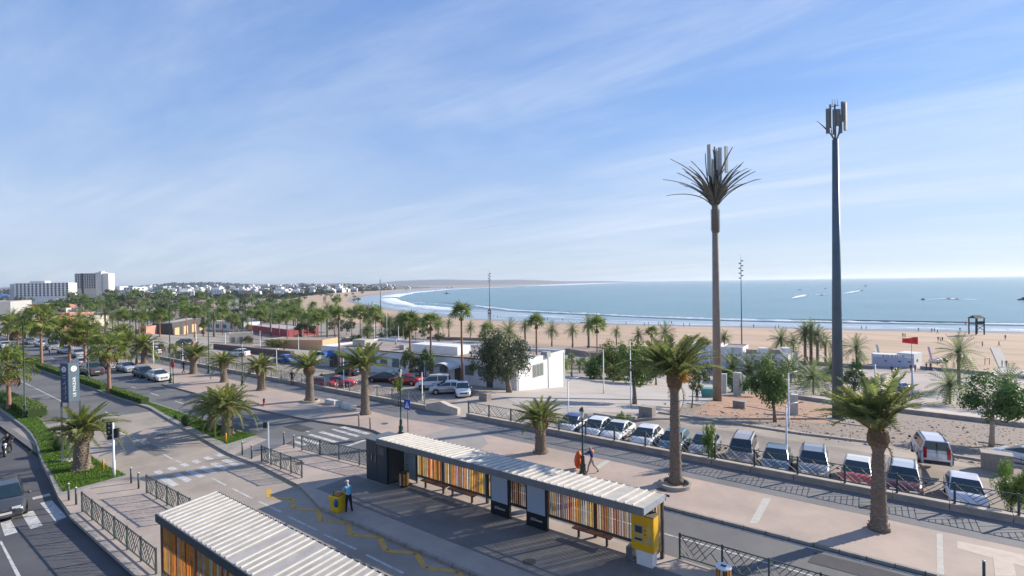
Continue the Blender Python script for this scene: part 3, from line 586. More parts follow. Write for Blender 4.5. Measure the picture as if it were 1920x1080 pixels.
for a in ((792, 758, 698, 'white pole at the end of the left car park fence', .06, paintw, 0, 0), (645, 735, 670, 'white pole on the wall between two promenade palms', .05, paintw, 0, 0), (1066, 800, 712, 'white pole standing left of the blue-roofed car', .06, paintw, 1, 0), (1132, 738, 655, 'short white pole on the plaza before the round tree cluster', .08), (1183, 765, 640, 'white pole with dark top beside the leaning tree', .07), (1475, 862, 760, 'white post with raised arm behind the parked cars', .07, paintw, 1), (1479, 800, 700, 'grey pole with dark top before the white antenna cabinet', .08, paintw, 1),
          (519, 694, 656, 'short white pole behind the second promenade palm'), (665, 690, 652, 'short white pole in front of the white building entrance'), (786, 702, 645, 'white pole by the dark green tree at the white building'), (977, 718, 640, 'white flagpole at the corner of the white building'), (703, 660, 600, 'left one of three thin flagpoles on the white building'), (726, 650, 583, 'tallest of three thin flagpoles on the white building'), (748, 680, 606, 'right one of three thin flagpoles on the white building'), (488, 652, 620, 'white pole in front of the long red wall'), (423, 655, 625, 'white pole at the left end of the long red wall'),
          (343, 690, 643, 'white pole behind the fence left of the young tree'), (288, 682, 640, 'white pole behind the fence by the first round palm'), (560, 660, 628, 'slim pole before the ochre terrace'), (368, 650, 608, 'white pole before the dark restaurant'), (1711, 740, 690, 'thick white post under the red flag', .18), (1641, 720, 683, 'white post behind the windswept palm', .15), (1422, 690, 650, 'white mast on the white beach club roof', .05), (1330, 700, 655, 'white mast behind the palm-shaped antenna', .05), (1906, 745, 700, 'white pergola post at the right edge', .12)): pole(*a)
# tall thin floodlight masts with climbing lamps
def mast(px, py, pt, label, n):
    q = at(px, py); h = top(q, px, pt) - q.z; t = thing('floodlight_mast', label, 'mast', q); r = .0005 * dep(q) + .05
    MB().tube([(0, 0, 0), (0, 0, h)], [r * 1.6, r * .6], 6).obj('shaft', mat('mast_grey', (.16, .15, .15), .6), t); MB().tube([(0, 0, h), (0, 0, h * 1.07)], r * .3, 5).obj('rod', MATS['mast_grey'], t)
    for i in range(n):
        a = AV + pi * (i % 2); z = h - i * h * .027; l = MB().box(-.24, -.18, -.14, .24, .18, .14).obj('floodlight', steel, t, loc=(cos(a) * .38, sin(a) * .38, z), rz=a)
mast(1391, 660, 489, 'tall dark floodlight mast on the beach right of the palm-shaped antenna', 8)
mast(919, 622, 513, 'thin floodlight mast on the beach before the surf', 6)
mast(714, 590, 525, 'far thin floodlight mast on the beach at left', 5)
# traffic lights
def signal(px, py, pt, label, big=True):
    q = P(px, py); h = top(q, px, pt); t = thing('traffic_light', label, 'traffic light', q); a = .9
    MB().tube([(0, 0, 0), (0, 0, 1.0), (0, 0, 1.05), (0, 0, h)], [.085, .085, .06, .06], 10).obj('pole', paintw, t)
    hs = MB(); hs.box(-.32, -.14, h - .75, -.08, .12, h + .1) if big else hs.box(-.3, -.12, h - .35, -.08, .12, h + .05)
    hs.obj('signal_head', blackm, t, rz=a)
    if big:
        MB().box(.08, -.12, h - .95, .3, .12, h - .35).obj('signal_head', blackm, t, rz=a); MB().box(-.3, -.1, h - 1.05, -.08, .1, h - .8).obj('signal_head', blackm, t, rz=a)
        for k in range(3): MB().tube([(-.2, -.14, h - .02 - k * .26), (-.2, -.24, h - .04 - k * .26)], .09, 8).obj('visor', steel, t, rz=a)
signal(214, 893, 793, 'traffic light on white pole at the tip of the grass island')
signal(504, 868, 792, 'slim white signal pole behind the short railing', False)
# signs
bluem = mat('sign_blue', (.012, .07, .42), .4, s=1, v=.02)
q = P(765, 812); t = thing('crossing_sign', 'blue pedestrian crossing sign on a thin dark pole', 'road sign', q, -.64 + pi / 2 - .93)
MB().tube([(0, 0, 0), (0, 0, 2.15)], .035, 8).obj('pole', steel, t); MB().box(-.36, -.05, 1.9, .36, -.03, 2.72).obj('panel', bluem, t)
MB().add([(-.27, -.056, 2.05), (.27, -.056, 2.05), (0, -.056, 2.6)], [(0, 1, 2)]).obj('white_triangle', paintw, t)
fg = MB(); fg.add([(-.02, -.062, 2.28), (.05, -.062, 2.28), (.05, -.062, 2.42), (-.02, -.062, 2.42)], [(0, 1, 2, 3)]); fg.add([(0, -.062, 2.44), (.045, -.062, 2.44), (.045, -.062, 2.49), (0, -.062, 2.49)], [(0, 1, 2, 3)])
fg.add([(-.02, -.062, 2.28), (-.1, -.062, 2.12), (-.06, -.062, 2.12), (.03, -.062, 2.28)], [(0, 1, 2, 3)]); fg.add([(.0, -.062, 2.28), (.06, -.062, 2.12), (.1, -.062, 2.12), (.05, -.062, 2.28)], [(0, 1, 2, 3)]); fg.obj('walking_figure', bluem, t)
q = P(325, 720); t = thing('no_entry_sign', 'red round no-entry sign on a dark pole at the parked cars', 'road sign', q, .1)
MB().tube([(0, 0, 0), (0, 0, 2.3)], .05, 8).obj('pole', green, t); MB().tube([(0, -.05, 2.45), (0, -.08, 2.45)], .42, 20).obj('disc', mat('sign_red', (.5, .012, .02), .4, s=1, v=.02), t); MB().tube([(0, -.045, 2.45), (0, -.03, 2.45)], .42, 20).obj('disc_back', MATS['sign_red'], t); MB().box(-.28, -.09, 2.38, .28, -.082, 2.52).obj('white_bar', mat('pink_bar', (.55, .1, .1), .5), t)
# station totem
q = P(135, 862); h1 = top(q, 135, 680); t = thing('station_totem', 'tall blue-grey station totem with round 2 sign and vertical name', 'sign', q, atan2(RY, RX) + .66)
totm = mat('totem_blue', (.055, .085, .14), .4, s=1, v=.08); totg = mat('totem_grey', (.075, .115, .155), .4, s=1, v=.08)
R3 = .62; tri = [(-.52, .1), (-.1, -.38), (.5, .1)]; pb = h1 - 2.75
MB().prism(tri, pb, h1, 0).obj('sign_body', [totm], t)
def on_face(a, b, off=.006): a, b = Vector((*a, 0)), Vector((*b, 0)); d = (b - a).normalized(); n = Vector((d.y, -d.x, 0)); return a, b, d, n
for (fa, fb, mm, word) in ((tri[0], tri[1], totm, 0), (tri[1], tri[2], totg, 1)):
    a, b, d, n = on_face(fa, fb); wd = (b - a).length; rz = atan2(d.y, d.x); c = (a + b) / 2
    MB().box(-wd / 2 + .01, -.012, pb + .02, wd / 2 - .01, -.002, h1 - .02).obj('sign_face', mm, t, loc=c, rz=rz)
    MB().tube([(0, -.014, h1 - .42), (0, -.022, h1 - .42)], .2, 24).obj('roundel', paintw, t, loc=c, rz=rz)
    text('2', .32, totm, t, c + n * .026 + Vector((0, 0, h1 - .53)), (pi / 2, 0, rz), ext=.001)
    if word: text('LE MAZAR', .30, paintw, t, c + n * .016 + Vector((0, 0, pb + 1.05)) + d * .12, Euler((pi / 2, 0, rz)).to_matrix().to_4x4().to_euler() if 0 else (Matrix.Rotation(rz, 4, 'Z') @ Matrix.Rotation(pi / 2, 4, 'X') @ Matrix.Rotation(pi / 2, 4, 'Z')).to_euler())
    else:
        g = MB(); L_ = [((.12, 1.9), (-.1, 1.9), (-.14, 1.8), (.1, 1.72), (.12, 1.5), (-.02, 1.4)), ((.12, 1.35), (-.12, 1.3)), ((.12, 1.2), (.12, 1.0), (-.08, .98)), ((.12, .9), (.12, .6), (-.2, .6)), ((.12, .45), (.12, .25), (-.18, .25))]
        for ln in L_: g.tube([(x_, -.016, pb + z_) for x_, z_ in ln], .018, 5)
        g.obj('arabic_lettering', paintw, t, loc=c, rz=rz, kind='stuff')
for (x_, y_) in ((-.5, .06), (-.12, -.3), (.5, .06)): MB().box(x_ - .06, y_ - .06, 0, x_ + .06, y_ + .06, pb).obj('leg', steel2, t)
MB().prism([(-.85, .25), (-.15, -.65), (.85, .25)], 0, .1).obj('foot', conc, t)
# concrete seats and hydrant
for x_, y_, l, hh, lb in ((617, 758, 1.6, .42, 'left white concrete bench block under the promenade palm'), (631, 764, .45, .62, 'small tall white concrete cube between the two bench blocks'), (649, 768, 1.7, .42, 'right white concrete bench block under the promenade palm'), (232, 668, 2.2, .5, 'white concrete bench block beside the first promenade palm')):
    q = P(x_, y_); b = MB().box(-l / 2, 0, 0, l / 2, .6, hh).obj('bench_block', mat('white_concrete', (.62, .60, .55), .7, c2=(.5, .48, .44), s=2), loc=(q.x, q.y, 0)); tag(b, lb, 'bench block'); bv = b.modifiers.new('bevel', 'BEVEL'); bv.width = .04
q = P(495, 760); hy = thing('fire_hydrant', 'small red fire hydrant on the pavement kerb', 'fire hydrant', q); MB().lathe([(.13, 0), (.13, .08), (.09, .1), (.09, .5), (.12, .52), (.1, .65), (.02, .72)], n=10).obj('body', mat('hydrant_red', (.32, .03, .02), .5), hy); MB().tube([(-.2, 0, .42), (.2, 0, .42)], .05, 8).obj('outlet', MATS['hydrant_red'], hy)
# blocks by the entrance ramp and bed edges
q = P(790, 773); rp = thing('ramp_wall', 'pale plastered ramp wall at the car park entrance', 'wall', (-37.8, 35.2, 0)); pl = mat('pale_plaster', (.58, .50, .41), .85, c2=(.46, .4, .34), s=2)
m = MB(); m.add([(0, 0, 0), (3.0, 0, 0), (3.9, .25, 0), (3.9, .65, 0), (0, .6, 0), (0, 0, .55), (1.9, 0, 1.0), (3.0, 0, .75), (3.9, .25, .55), (3.9, .65, .55), (0, .6, .55), (1.9, .5, 1.0)],
    [(0, 1, 7, 6, 5), (1, 2, 8, 7), (2, 3, 9, 8), (3, 4, 10, 11, 9), (4, 0, 5, 10), (5, 6, 11, 10), (6, 7, 8, 9, 11)]); m.obj('wall_body', pl, rp)
brick = mat('block_stone', (.34, .29, .26), .9, c2=(.25, .22, .2), s=6, bump=.4, bs=20)
def stone_box(px, py, w_, d_, h_, lb):
    q = at(px, py); t = thing('masonry_block', lb, 'masonry box', q); MB().box(-w_ / 2 + .02, .02, 0, w_ / 2 - .02, d_ - .02, h_ - .02).obj('core', mat('mortar', (.42, .38, .34), .9), t)
    n = max(3, int(w_ / .22)); r_ = max(3, int(h_ / .16)); me = MB().box(.012, 0, .012, w_ / n - .012, .03, h_ / r_ - .012).mesh('stone', brick); me2 = MB().box(0, .012, .012, .03, d_ / 3 - .012, h_ / r_ - .012).mesh('stone', brick)
    for i in range(n):
        for j in range(r_): link('stone', me, t, (-w_ / 2 + i * w_ / n, -.012, j * h_ / r_))
    for i in range(3):
        for j in range(r_): link('stone', me2, t, (w_ / 2 - .018, i * d_ / 3, j * h_ / r_)); link('stone', me2, t, (-w_ / 2 - .012, i * d_ / 3, j * h_ / r_))
    MB().box(-w_ / 2 - .04, -.04, h_, w_ / 2 + .04, d_ + .04, h_ + .06).obj('cover_slab', conc, t)
stone_box(1870, 884, 1.5, .9, 1.05, 'stone box at the gravel bed behind the white car'); stone_box(1385, 766, 1.3, .9, .8, 'stone box at the foot of the palm-shaped antenna'); stone_box(1210, 782, 1.3, .9, .9, 'tiled box beside the long stone bench'); stone_box(905, 752, 1.1, .8, .8, 'stone box at the corner of the entrance drive')
def kerbline(pts, w_, h_, lb, m=conc, name='edging_wall'):
    t = thing(name, lb, 'low wall'); q = [at(*p) if p[0] != 'W' else Vector((p[1], p[2], terr(p[2]))) for p in pts]
    for a, b in zip(q, q[1:]):
        n = max(1, int((b - a).length / 1.2))
        for i in range(n):
            c, d = a.lerp(b, i / n), a.lerp(b, (i + .985) / n); dd = (d - c).normalized() * .0; MB().bar(c + Vector((0, 0, h_ / 2 - .05)), d + Vector((0, 0, h_ / 2 - .05)), w_, h_ + .1).obj('kerb_block', m, t)
kerbline([(1235, 775), (1390, 798), (1500, 815), (1640, 832)], .3, .2, 'concrete edging of the gravel bed behind the parked cars')
kerbline([(1775, 855), (1855, 868), (1925, 880)], .3, .2, 'concrete edging of the gravel bed right of the white van')
kerbline([(1440, 740), (1560, 758), (1660, 771), (1925, 803)], .35, .6, 'long low retaining wall before the rose promenade', wallm)
kerbline([(1560, 792), (1620, 800), (1642, 786)], .2, .12, 'thin white edging beside the blue-grey mast'); kerbline([(1390, 760), (1470, 775), (1560, 790)], .15, .1, 'thin concrete edging around the red earth')
kerbline([(1460, 700), (1560, 716), (1690, 728)], .4, .5, 'pale garden wall under the row of small palms', mat('garden_wall', (.5, .43, .36), .9))
kerbline([(1115, 780), (1180, 790), (1225, 775)], .5, .35, 'grey stone bench ledge behind the parked cars')
for (px, py, lb) in ((1860, 838, 'square stone edging round the tree on the gravel bed'), (1297, 762, 'square stone edging round the thin tree by the antenna'), (1650, 805, 'square stone edging hidden behind the windswept palm')):
    q = at(px, py); t = thing('tree_surround', lb, 'tree surround', q)
    for i in range(4): MB().box(-1.0, -1.0, 0, 1.0, -.88, .12).obj('edging_stone', kerbm, t, rz=i * pi / 2)
for (px, py, r_, lb) in ((1265, 910, .95, 'round concrete ring around the tallest promenade palm'), (583, 753, .85, 'round concrete ring around the palm by the bench blocks')):
    q = P(px, py); b = MB(); n = 24
    b.add([(cos(2 * pi * k / n) * r, sin(2 * pi * k / n) * r, z) for (r, z) in ((r_, 0), (r_, .2), (r_ - .14, .2), (r_ - .14, .02)) for k in range(n)], [(j * n + k, j * n + (k + 1) % n, (j + 1) * n + (k + 1) % n, (j + 1) * n + k) for j in range(3) for k in range(n)])
    o = b.obj('planter_ring', conc, loc=q); tag(o, lb, 'planter ring')
# ------------------------------------------------------------------ plants
phx = leafmat('phoenix_leaf', (.20, .225, .08), (.11, .14, .055), .42, 1.5)
phy = leafmat('young_leaf', (.33, .34, .05), (.20, .24, .04), .45, 1.5)
wsh = leafmat('washingtonia_leaf', (.20, .25, .07), (.105, .15, .05), .42, 1.2)
deadl = mat('dead_leaf', (.30, .19, .09), .9, c2=(.17, .11, .06), s=3)
trunkm = mat('palm_trunk', (.25, .20, .16), .95, c2=(.13, .105, .085), s=5, bump=1.0, bs=9, stretch=(1, 1, 3))
wtrunk = mat('slim_palm_trunk', (.33, .19, .13), .95, c2=(.20, .12, .085), s=4, bump=.6, bs=9, stretch=(1, 1, 5))
barkm = mat('bark', (.24, .20, .165), .95, c2=(.14, .115, .095), s=5, bump=.8, bs=12)
def frond(m, L=3.0, droop=.9, nl=34, ll=.55, wl=.045, seed=0, stem=.02):
    r = random.Random(seed); mb = MB(); pts = []; n = 8
    for i in range(n + 1):
        u = i / n; a = -droop * u * u; pts.append(Vector((L * u * cos(a * .45), 0, L * u * sin(a * .62))))
    mb.tube(pts, [stem * (1.6 - 1.35 * i / n) for i in range(n + 1)], 3, 1)
    for i in range(nl):
        u = .16 + .84 * i / (nl - 1); k = min(int(u * n), n - 1); p = pts[k].lerp(pts[k + 1], u * n - k); d = (pts[k + 1] - pts[k]).normalized(); up = Vector((-d.z, 0, d.x))
        l = ll * (1.0 - .65 * abs(u - .42) ** 1.3 * 1.6) * r.uniform(.85, 1.1)
        for s in (-1, 1):
            e = (d * r.uniform(.55, .85) + Vector((0, s, 0)) * .8 + up * r.uniform(.1, .55)).normalized() * l; e.z -= .12 * l
            ww = d * wl
            mb.add([p - ww * .5, p + ww * .7, p + e * .55 + ww * .45 + Vector((0, 0, .015)), p + e, p + e * .55 - ww * .35], [(0, 1, 2, 3, 4)], 0)
    return mb.mesh('frond', [m, mat('frond_stem', (.22, .20, .06), .6)])
def orient(d, roll=0):
    d = d.normalized(); x = d; y = Vector((0, 0, 1)).cross(x); y = y.normalized() if y.length > .05 else Vector((0, 1, 0)); z = x.cross(y)
    return (Matrix((x, y, z)).transposed() @ Matrix.Rotation(roll, 3, 'X')).to_euler()
FR = [frond(phx, 1, dr, 40, .20, .024, i, .012) for i, dr in enumerate((.28, .7, 1.15))]
FRY = [frond(phy, 1, .45, 34, .17, .024, 9, .012)]
def dirs(n, wind=(0, 0), lo=-25, hi=85, seed=0):
    r = random.Random(seed); res = []
    for i in range(n):
        u = (i + .5) / n; el = radians(hi - (hi - lo) * u ** .85 + r.uniform(-6, 6)); az = i * 2.39996 + r.uniform(-.2, .2)
        d = Vector((cos(az) * cos(el), sin(az) * cos(el), sin(el))) + Vector((wind[0], wind[1], 0)) * (.5 + .5 * cos(el)); res.append((d.normalized(), u, r))
    return res
boot = MB(); boot.add([(0, -.07, 0), (0, .07, 0), (.13, 0, .12), (0, -.05, .2), (0, .05, .2)], [(0, 1, 2), (0, 2, 3), (1, 4, 2), (3, 2, 4)])
def trunk_profile(mb, h, rb, rt, seed, bulb=True, n=12, lean=(0, 0)):
    r = random.Random(seed); pts, rs = [], []; k = 26
    hb_ = min(.30, .75 / h)
    for i in range(k + 1):
        u = i / k; z = h * u; rr = rb + (rt * .82 - rb) * u
        if u < .10: rr += rb * .40 * (1 - u / .10) ** 2
        v = (u - (1 - hb_)) / hb_
        if bulb and v > -.15: rr += rb * .42 * sin(max(0, min(1, (v + .15) / .6)) * pi / 2) * (1 if v < .6 else 1 - (v - .6) * 2.4)
        rr *= 1 + (.04 if i % 2 else -.03); pts.append((lean[0] * u * u, lean[1] * u * u, z)); rs.append(rr)
    mb.tube(pts, rs, n); return pts, rs
def phoenix(px, py, ptrunk, L, label, n=46, rb=.36, rt=.28, wind=(-.12, -.05), seed=0, fruit=False, young=6, lean=(0, 0), group='date palms along the promenade', lo=-28, hi=85, skirt=0):
    q = at(px, py); h = top(q, px, ptrunk) - q.z; t = thing('date_palm', label, 'palm tree', q, group=group); mb = MB()
    pts, rs = trunk_profile(mb, h, rb, rt, seed, True, 12, lean); r = random.Random(seed)
    tr = mb.obj('trunk', trunkm, t); b = MB(); bv = boot.v; bf = boot.f
    for i in range(520):
        u = 1 - (i / 300) * min(.30, .75 / h) if i < 300 else .77 * (1 - (i - 300) / 220); az = i * 2.39996
        k = min(int(u * 26), 25); rr = rs[k] * .93; sc_ = 1.0 if i < 300 else .45; c = Vector(pts[k]).lerp(Vector(pts[k + 1]), u * 26 - k)
        ca, sa = cos(az), sin(az); b.add([(c.x + (rr + x * sc_) * ca - y * sc_ * sa, c.y + (rr + x * sc_) * sa + y * sc_ * ca, c.z + z * sc_) for x, y, z in bv], bf)
    b.obj('leaf_base', mat('leaf_base', (.30, .20, .12), .95, c2=(.16, .11, .07), s=6), tr, kind='stuff')
    c = Vector(pts[-1]) - Vector((0, 0, .1))
    for i, (d, u, rr) in enumerate(dirs(n, wind, lo, hi, seed)):
        y = i < young; me = FRY[0] if y else (FR[0 if u < .7 else 1] if lo > 5 else FR[0 if u < .35 else 1 if u < .75 else 2]); l = L * (.72 + .35 * min(1, u * 2)) * rr.uniform(.85, 1.1)
        o = link('frond', me, t, c + d * .1, rot=orient(d, rr.uniform(-.5, .5)), sc=(l, l * 1.05, l)); s_ = rr.uniform(.8, 1.3); o.color = (s_, s_ * rr.uniform(.95, 1.05), s_ * .9, 1)
    for i in range(skirt):
        az = i * 2.4; d = Vector((cos(az), sin(az), -1.2)); l = L * .7; link('dead_frond', DEADF, t, c + d * .05, rot=orient(d), sc=l)
    if fruit:
        f = MB(); r2 = random.Random(5)
        for i in range(90): p = Vector((r2.gauss(0, .16), r2.gauss(0, .16), r2.gauss(0, .14))); f.sphere(p, .045, 0, 5, 4)
        f.obj('fruit_cluster', mat('fruit_orange', (.75, .35, .02), .5), t, loc=c + Vector((RX * .55 - FX * .3, RY * .55 - FY * .3, .1)), kind='stuff')
    return t
DEADF = frond(deadl, 1, 1.3, 26, .16, .02, 4, .012)
phoenix(1648, 992, 812, 2.75, 'windswept date palm nearest the camera, fronds blown to the left', 54, .36, .26, (-.30, -.23), 1, hi=88, lo=44, young=18, skirt=1)
phoenix(1267, 905, 706, 2.85, 'tallest promenade date palm, orange fruit in its crown and a concrete ring', 52, .36, .28, (-.16, -.12), 2, fruit=True, lo=26, skirt=2)
phoenix(1014, 848, 788, 1.9, 'short date palm left of the lantern post with orange leaf stems', 40, .42, .36, (-.05, -.1), 3, young=9, lo=8)
phoenix(685, 776, 686, 2.6, 'tall dark date palm right of the white bench blocks', 40, .42, .32, (-.15, -.1), 4, lo=10)
phoenix(581, 751, 690, 2.3, 'date palm with thick scaly trunk left of the bench blocks', 34, .45, .4, (-.22, -.15), 5, hi=86, young=10, lo=20)
phoenix(490, 731, 690, 2.2, 'short date palm on the pavement behind the twin median palms', 38, .45, .38, (-.05, 0), 6, lo=-5)
phoenix(420, 716, 680, 2.2, 'date palm on the promenade above the twin median palms', 32, .42, .38, (0, 0), 7, lo=0)
phoenix(363, 700, 668, 2.6, 'date palm right of the person walking by the no-entry sign', 34, .5, .42, (.1, .3), 8, lo=10)
phoenix(271, 681, 648, 2.9, 'round green date palm behind the parked grey cars', 38, .5, .42, (0, 0), 9, lo=-25)
phoenix(237, 672, 640, 2.9, 'date palm on the pavement left of the round green one', 34, .5, .42, (0, 0), 10, lo=-20)
phoenix(175, 660, 628, 3.0, 'date palm on the far pavement behind the tall median palms', 34, .5, .42, (0, 0), 20)
phoenix(427, 815, 762, 2.35, 'larger of the twin palms on the grass tip with yellow stems', 50, .46, .4, (0, 0), 11, young=10, lo=-12)
phoenix(399, 803, 758, 2.0, 'smaller twin palm behind the large one on the grass tip', 34, .34, .3, (-.1, 0), 12, lo=-12)
phoenix(154, 880, 808, 2.35, 'stout date palm on the near grass island before the totem', 42, .50, .44, (-.05, .1), 13, young=9, lo=2)
# fan palms
def fan_leaf(m, seed=0, blades=16):
    r = random.Random(seed); mb = MB(); pet = [Vector((0, 0, 0)), Vector((.28, 0, .03)), Vector((.52, 0, 0))]; mb.tube(pet, [.016, .012, .009], 3, 1)
    for i in range(blades):
        a = radians(-115 + 230 * i / (blades - 1)); l = .50 * (1 - .25 * abs(i / (blades - 1) - .5) * 2) * r.uniform(.9, 1.05); d = Vector((cos(a), sin(a), 0)); n = Vector((-d.y, d.x, 0)) * .022; c = pet[-1]
        mb.add([c, c + d * l * .55 - n + Vector((0, 0, .03)), c + d * l * .9 + Vector((0, 0, -.06)), c + d * l * 1.02 + Vector((0, 0, -.2)), c + d * l * .55 + n + Vector((0, 0, -.0))], [(0, 1, 2, 4), (1, 3, 2)])
    return mb.mesh('fan_leaf', [m, mat('fan_stem', (.30, .26, .10), .6)])
FL = [fan_leaf(wsh, i) for i in range(3)]; FD = fan_leaf(deadl, 7)
def washing(px, py, pc, R, label, n=26, rb=.22, seed=0, dead=6, group='fan palms on the medians', lean=(0, 0), wind=(-.15, 0)):
    q = at(px, py); h = top(q, px, pc) - q.z; t = thing('fan_palm', label, 'palm tree', q, group=group); mb = MB()
    pts, rs = trunk_profile(mb, h, rb, rb * .62, seed, False, 9, lean); mb.obj('trunk', wtrunk, t); c = Vector(pts[-1])
    for i, (d, u, rr) in enumerate(dirs(n, wind, -40, 80, seed)):
        l = R * rr.uniform(.85, 1.12); o = link('fan_leaf', FL[i % 3], t, c, rot=orient(d, rr.uniform(-.6, .6)), sc=l); s_ = rr.uniform(.75, 1.35); o.color = (s_ * 1.05, s_, s_ * .8, 1)
    for i in range(dead):
        az = i * 2.4; d = Vector((cos(az) * .6, sin(az) * .6, -1)); link('dead_leaf', FD, t, c - Vector((0, 0, .1)), rot=orient(d), sc=R * .85)
    return t
washing(205, 737, 655, 2.35, 'fan palm on the median hedge right of the totem', seed=31, n=28)
washing(131, 692, 622, 2.9, 'fan palm directly behind the station totem', seed=32, n=28)
washing(78, 688, 600, 3.1, 'fan palm on the hedge left of the totem with dark fronds on top', seed=33, n=28)
washing(34, 668, 612, 3.0, 'fan palm on the far hedge at the left edge', seed=34)
washing(17, 768, 688, 2.5, 'bright green fan palm on the near island at the left edge', seed=35, n=28)
washing(160, 690, 625, 2.4, 'fan palm between the totem and the dark pickup', seed=36, n=26)
washing(228, 668, 628, 2.6, 'fan palm above the row of parked cars', seed=37, n=26)
# joined crowns for palms too far away to pick the leaves apart
def crown_mesh(kind, seed, n=34):
    mb = MB(); r = random.Random(seed)
    for i, (d, u, rr) in enumerate(dirs(n, (-.12, 0), -35, 85, seed)):
        e = orient(d, rr.uniform(-.6, .6)).to_matrix(); l = rr.uniform(.8, 1.1)
        if kind == 'p':
            a = 1.0 * (.4 + u); pts = [Vector((l * v * cos(a * v * .45), 0, -l * v * sin(a * v * .6))) for v in (0, .25, .5, .75, 1)]
            for k in range(4):
                for s in (-1, 1):
                    for j in range(3):
                        p = pts[k].lerp(pts[k + 1], j / 3); dd = (pts[k + 1] - pts[k]).normalized(); ed = (dd * .8 + Vector((0, s * .8, .25))).normalized() * .23 * (1 - .3 * abs(k - 1.5) / 1.5)
                        mb.add([e @ p, e @ (p + dd * .05), e @ (p + ed)], [(0, 1, 2)])
            mb.add([e @ (p + Vector((0, .008, 0))) for p in pts[::2]] + [e @ (p - Vector((0, .008, 0))) for p in pts[::-2]], [(0, 1, 4, 5), (1, 2, 3, 4)], 0)
        else:
            if i >= n * .8: continue
            c = Vector((.42 * l, 0, 0)); mb.add([e @ Vector((0, .012, 0)), e @ Vector((0, -.012, 0)), e @ c], [(0, 1, 2)], 0)
            for j in range(11):
                a = radians(-100 + 200 * j / 10); dd = Vector((cos(a), sin(a), 0)) * (.62 - .2 * abs(j - 5) / 5) * l * rr.uniform(.85, 1.1); nn = Vector((-dd.y, dd.x, 0)) * .075
                mb.add([e @ c, e @ (c + dd * .5 - nn), e @ (c + dd + Vector((0, 0, -.22))), e @ (c + dd * .5 + nn)], [(0, 1, 2, 3)])
    if kind == 'w':
        for i in range(10):
            az = i * .63; mb.add([(0, 0, -.05), (cos(az) * .17, sin(az) * .17, -.42), (cos(az + .5) * .12, sin(az + .5) * .12, -.5)], [(0, 1, 2)], 1)
    return mb.mesh('crown', [phx if kind == 'p' else wsh, deadl])
CP = [crown_mesh('p', i, 46) for i in range(4)]; CW = [crown_mesh('w', i, 38) for i in range(3)]
def unit_trunk(r1, r2, bulb): mb = MB(); k = 10; mb.tube([(0.02 * sin(i), 0, i / k) for i in range(k + 1)], [(r1 + (r2 - r1) * i / k) * (1.5 if i == 0 else 1) * (1.5 if bulb and i >= 9 else 1) for i in range(k + 1)], 7); return mb
TP = unit_trunk(1, .85, True).mesh('trunk', trunkm); TW = unit_trunk(1, .7, False).mesh('trunk', wtrunk)
def farpalm(kind, px, py, pc, R_px, label, group, col=(1, 1, 1), seed=0, tw=.02):
    q = at(px, py); d = dep(q); h = max(.8, top(q, px, pc) - q.z); R = R_px * d / FPX; r = random.Random(seed + px)
    t = thing('date_palm' if kind == 'p' else 'fan_palm', label, 'palm tree', q, group=group)
    r0 = min(.36, max(.14, h * .045)) if kind == 'p' else .17
    link('trunk', TP if kind == 'p' else TW, t, sc=(r0, r0, h)); o = link('crown', (CP if kind == 'p' else CW)[int(px) % 3], t, (0, 0, h), r.uniform(0, 6), sc=(R, R, R * (1.0 if kind == 'p' else .95))); s_ = r.uniform(.85, 1.2); o.color = (col[0] * s_, col[1] * s_, col[2] * s_, 1); return t
GW = 1.25
more = [(402, 632, 592, 13), (418, 628, 588, 15), (437, 640, 600, 14), (456, 634, 596, 12), (472, 628, 590, 13), (490, 636, 594, 15), (508, 630, 592, 13), (524, 640, 598, 15), (552, 636, 592, 17), (566, 630, 588, 14), (578, 646, 600, 19), (590, 638, 592, 17), (614, 640, 592, 16), (628, 634, 586, 15), (660, 636, 592, 16), (690, 638, 586, 19), (694, 630, 600, 15), (716, 636, 600, 14), (732, 640, 602, 15), (756, 646, 604, 20), (780, 640, 610, 18), (822, 640, 606, 17), (350, 628, 584, 15), (365, 634, 588, 17), (384, 624, 582, 14), (300, 632, 590, 15), (262, 640, 596, 16), (198, 622, 586, 15), (232, 628, 590, 14), (915, 640, 618, 16), (1035, 650, 618, 17), (1222, 650, 624, 15), (1318, 690, 648, 18), (1570, 690, 650, 17)]
side = ['left of', 'right of', 'behind', 'above']; mk = lambda x: 'the dark restaurant' if x < 400 else 'the long red building' if x < 520 else 'the ochre terrace' if x < 640 else 'the white building flagpoles' if x < 840 else 'the dark ficus' if x < 1000 else 'the plaza tree cluster' if x < 1260 else 'the beach club'
MORE = [('w' if i % 3 else 'p', x, y, c, R, '%s %s palm %s %s' % (('tall', 'slender', 'bushy', 'leaning', 'ragged', 'thin', 'young')[i % 7], 'fan' if i % 3 else 'date', side[(i * 7 // 3) % 4], mk(x))) for i, (x, y, c, R) in enumerate(more)]
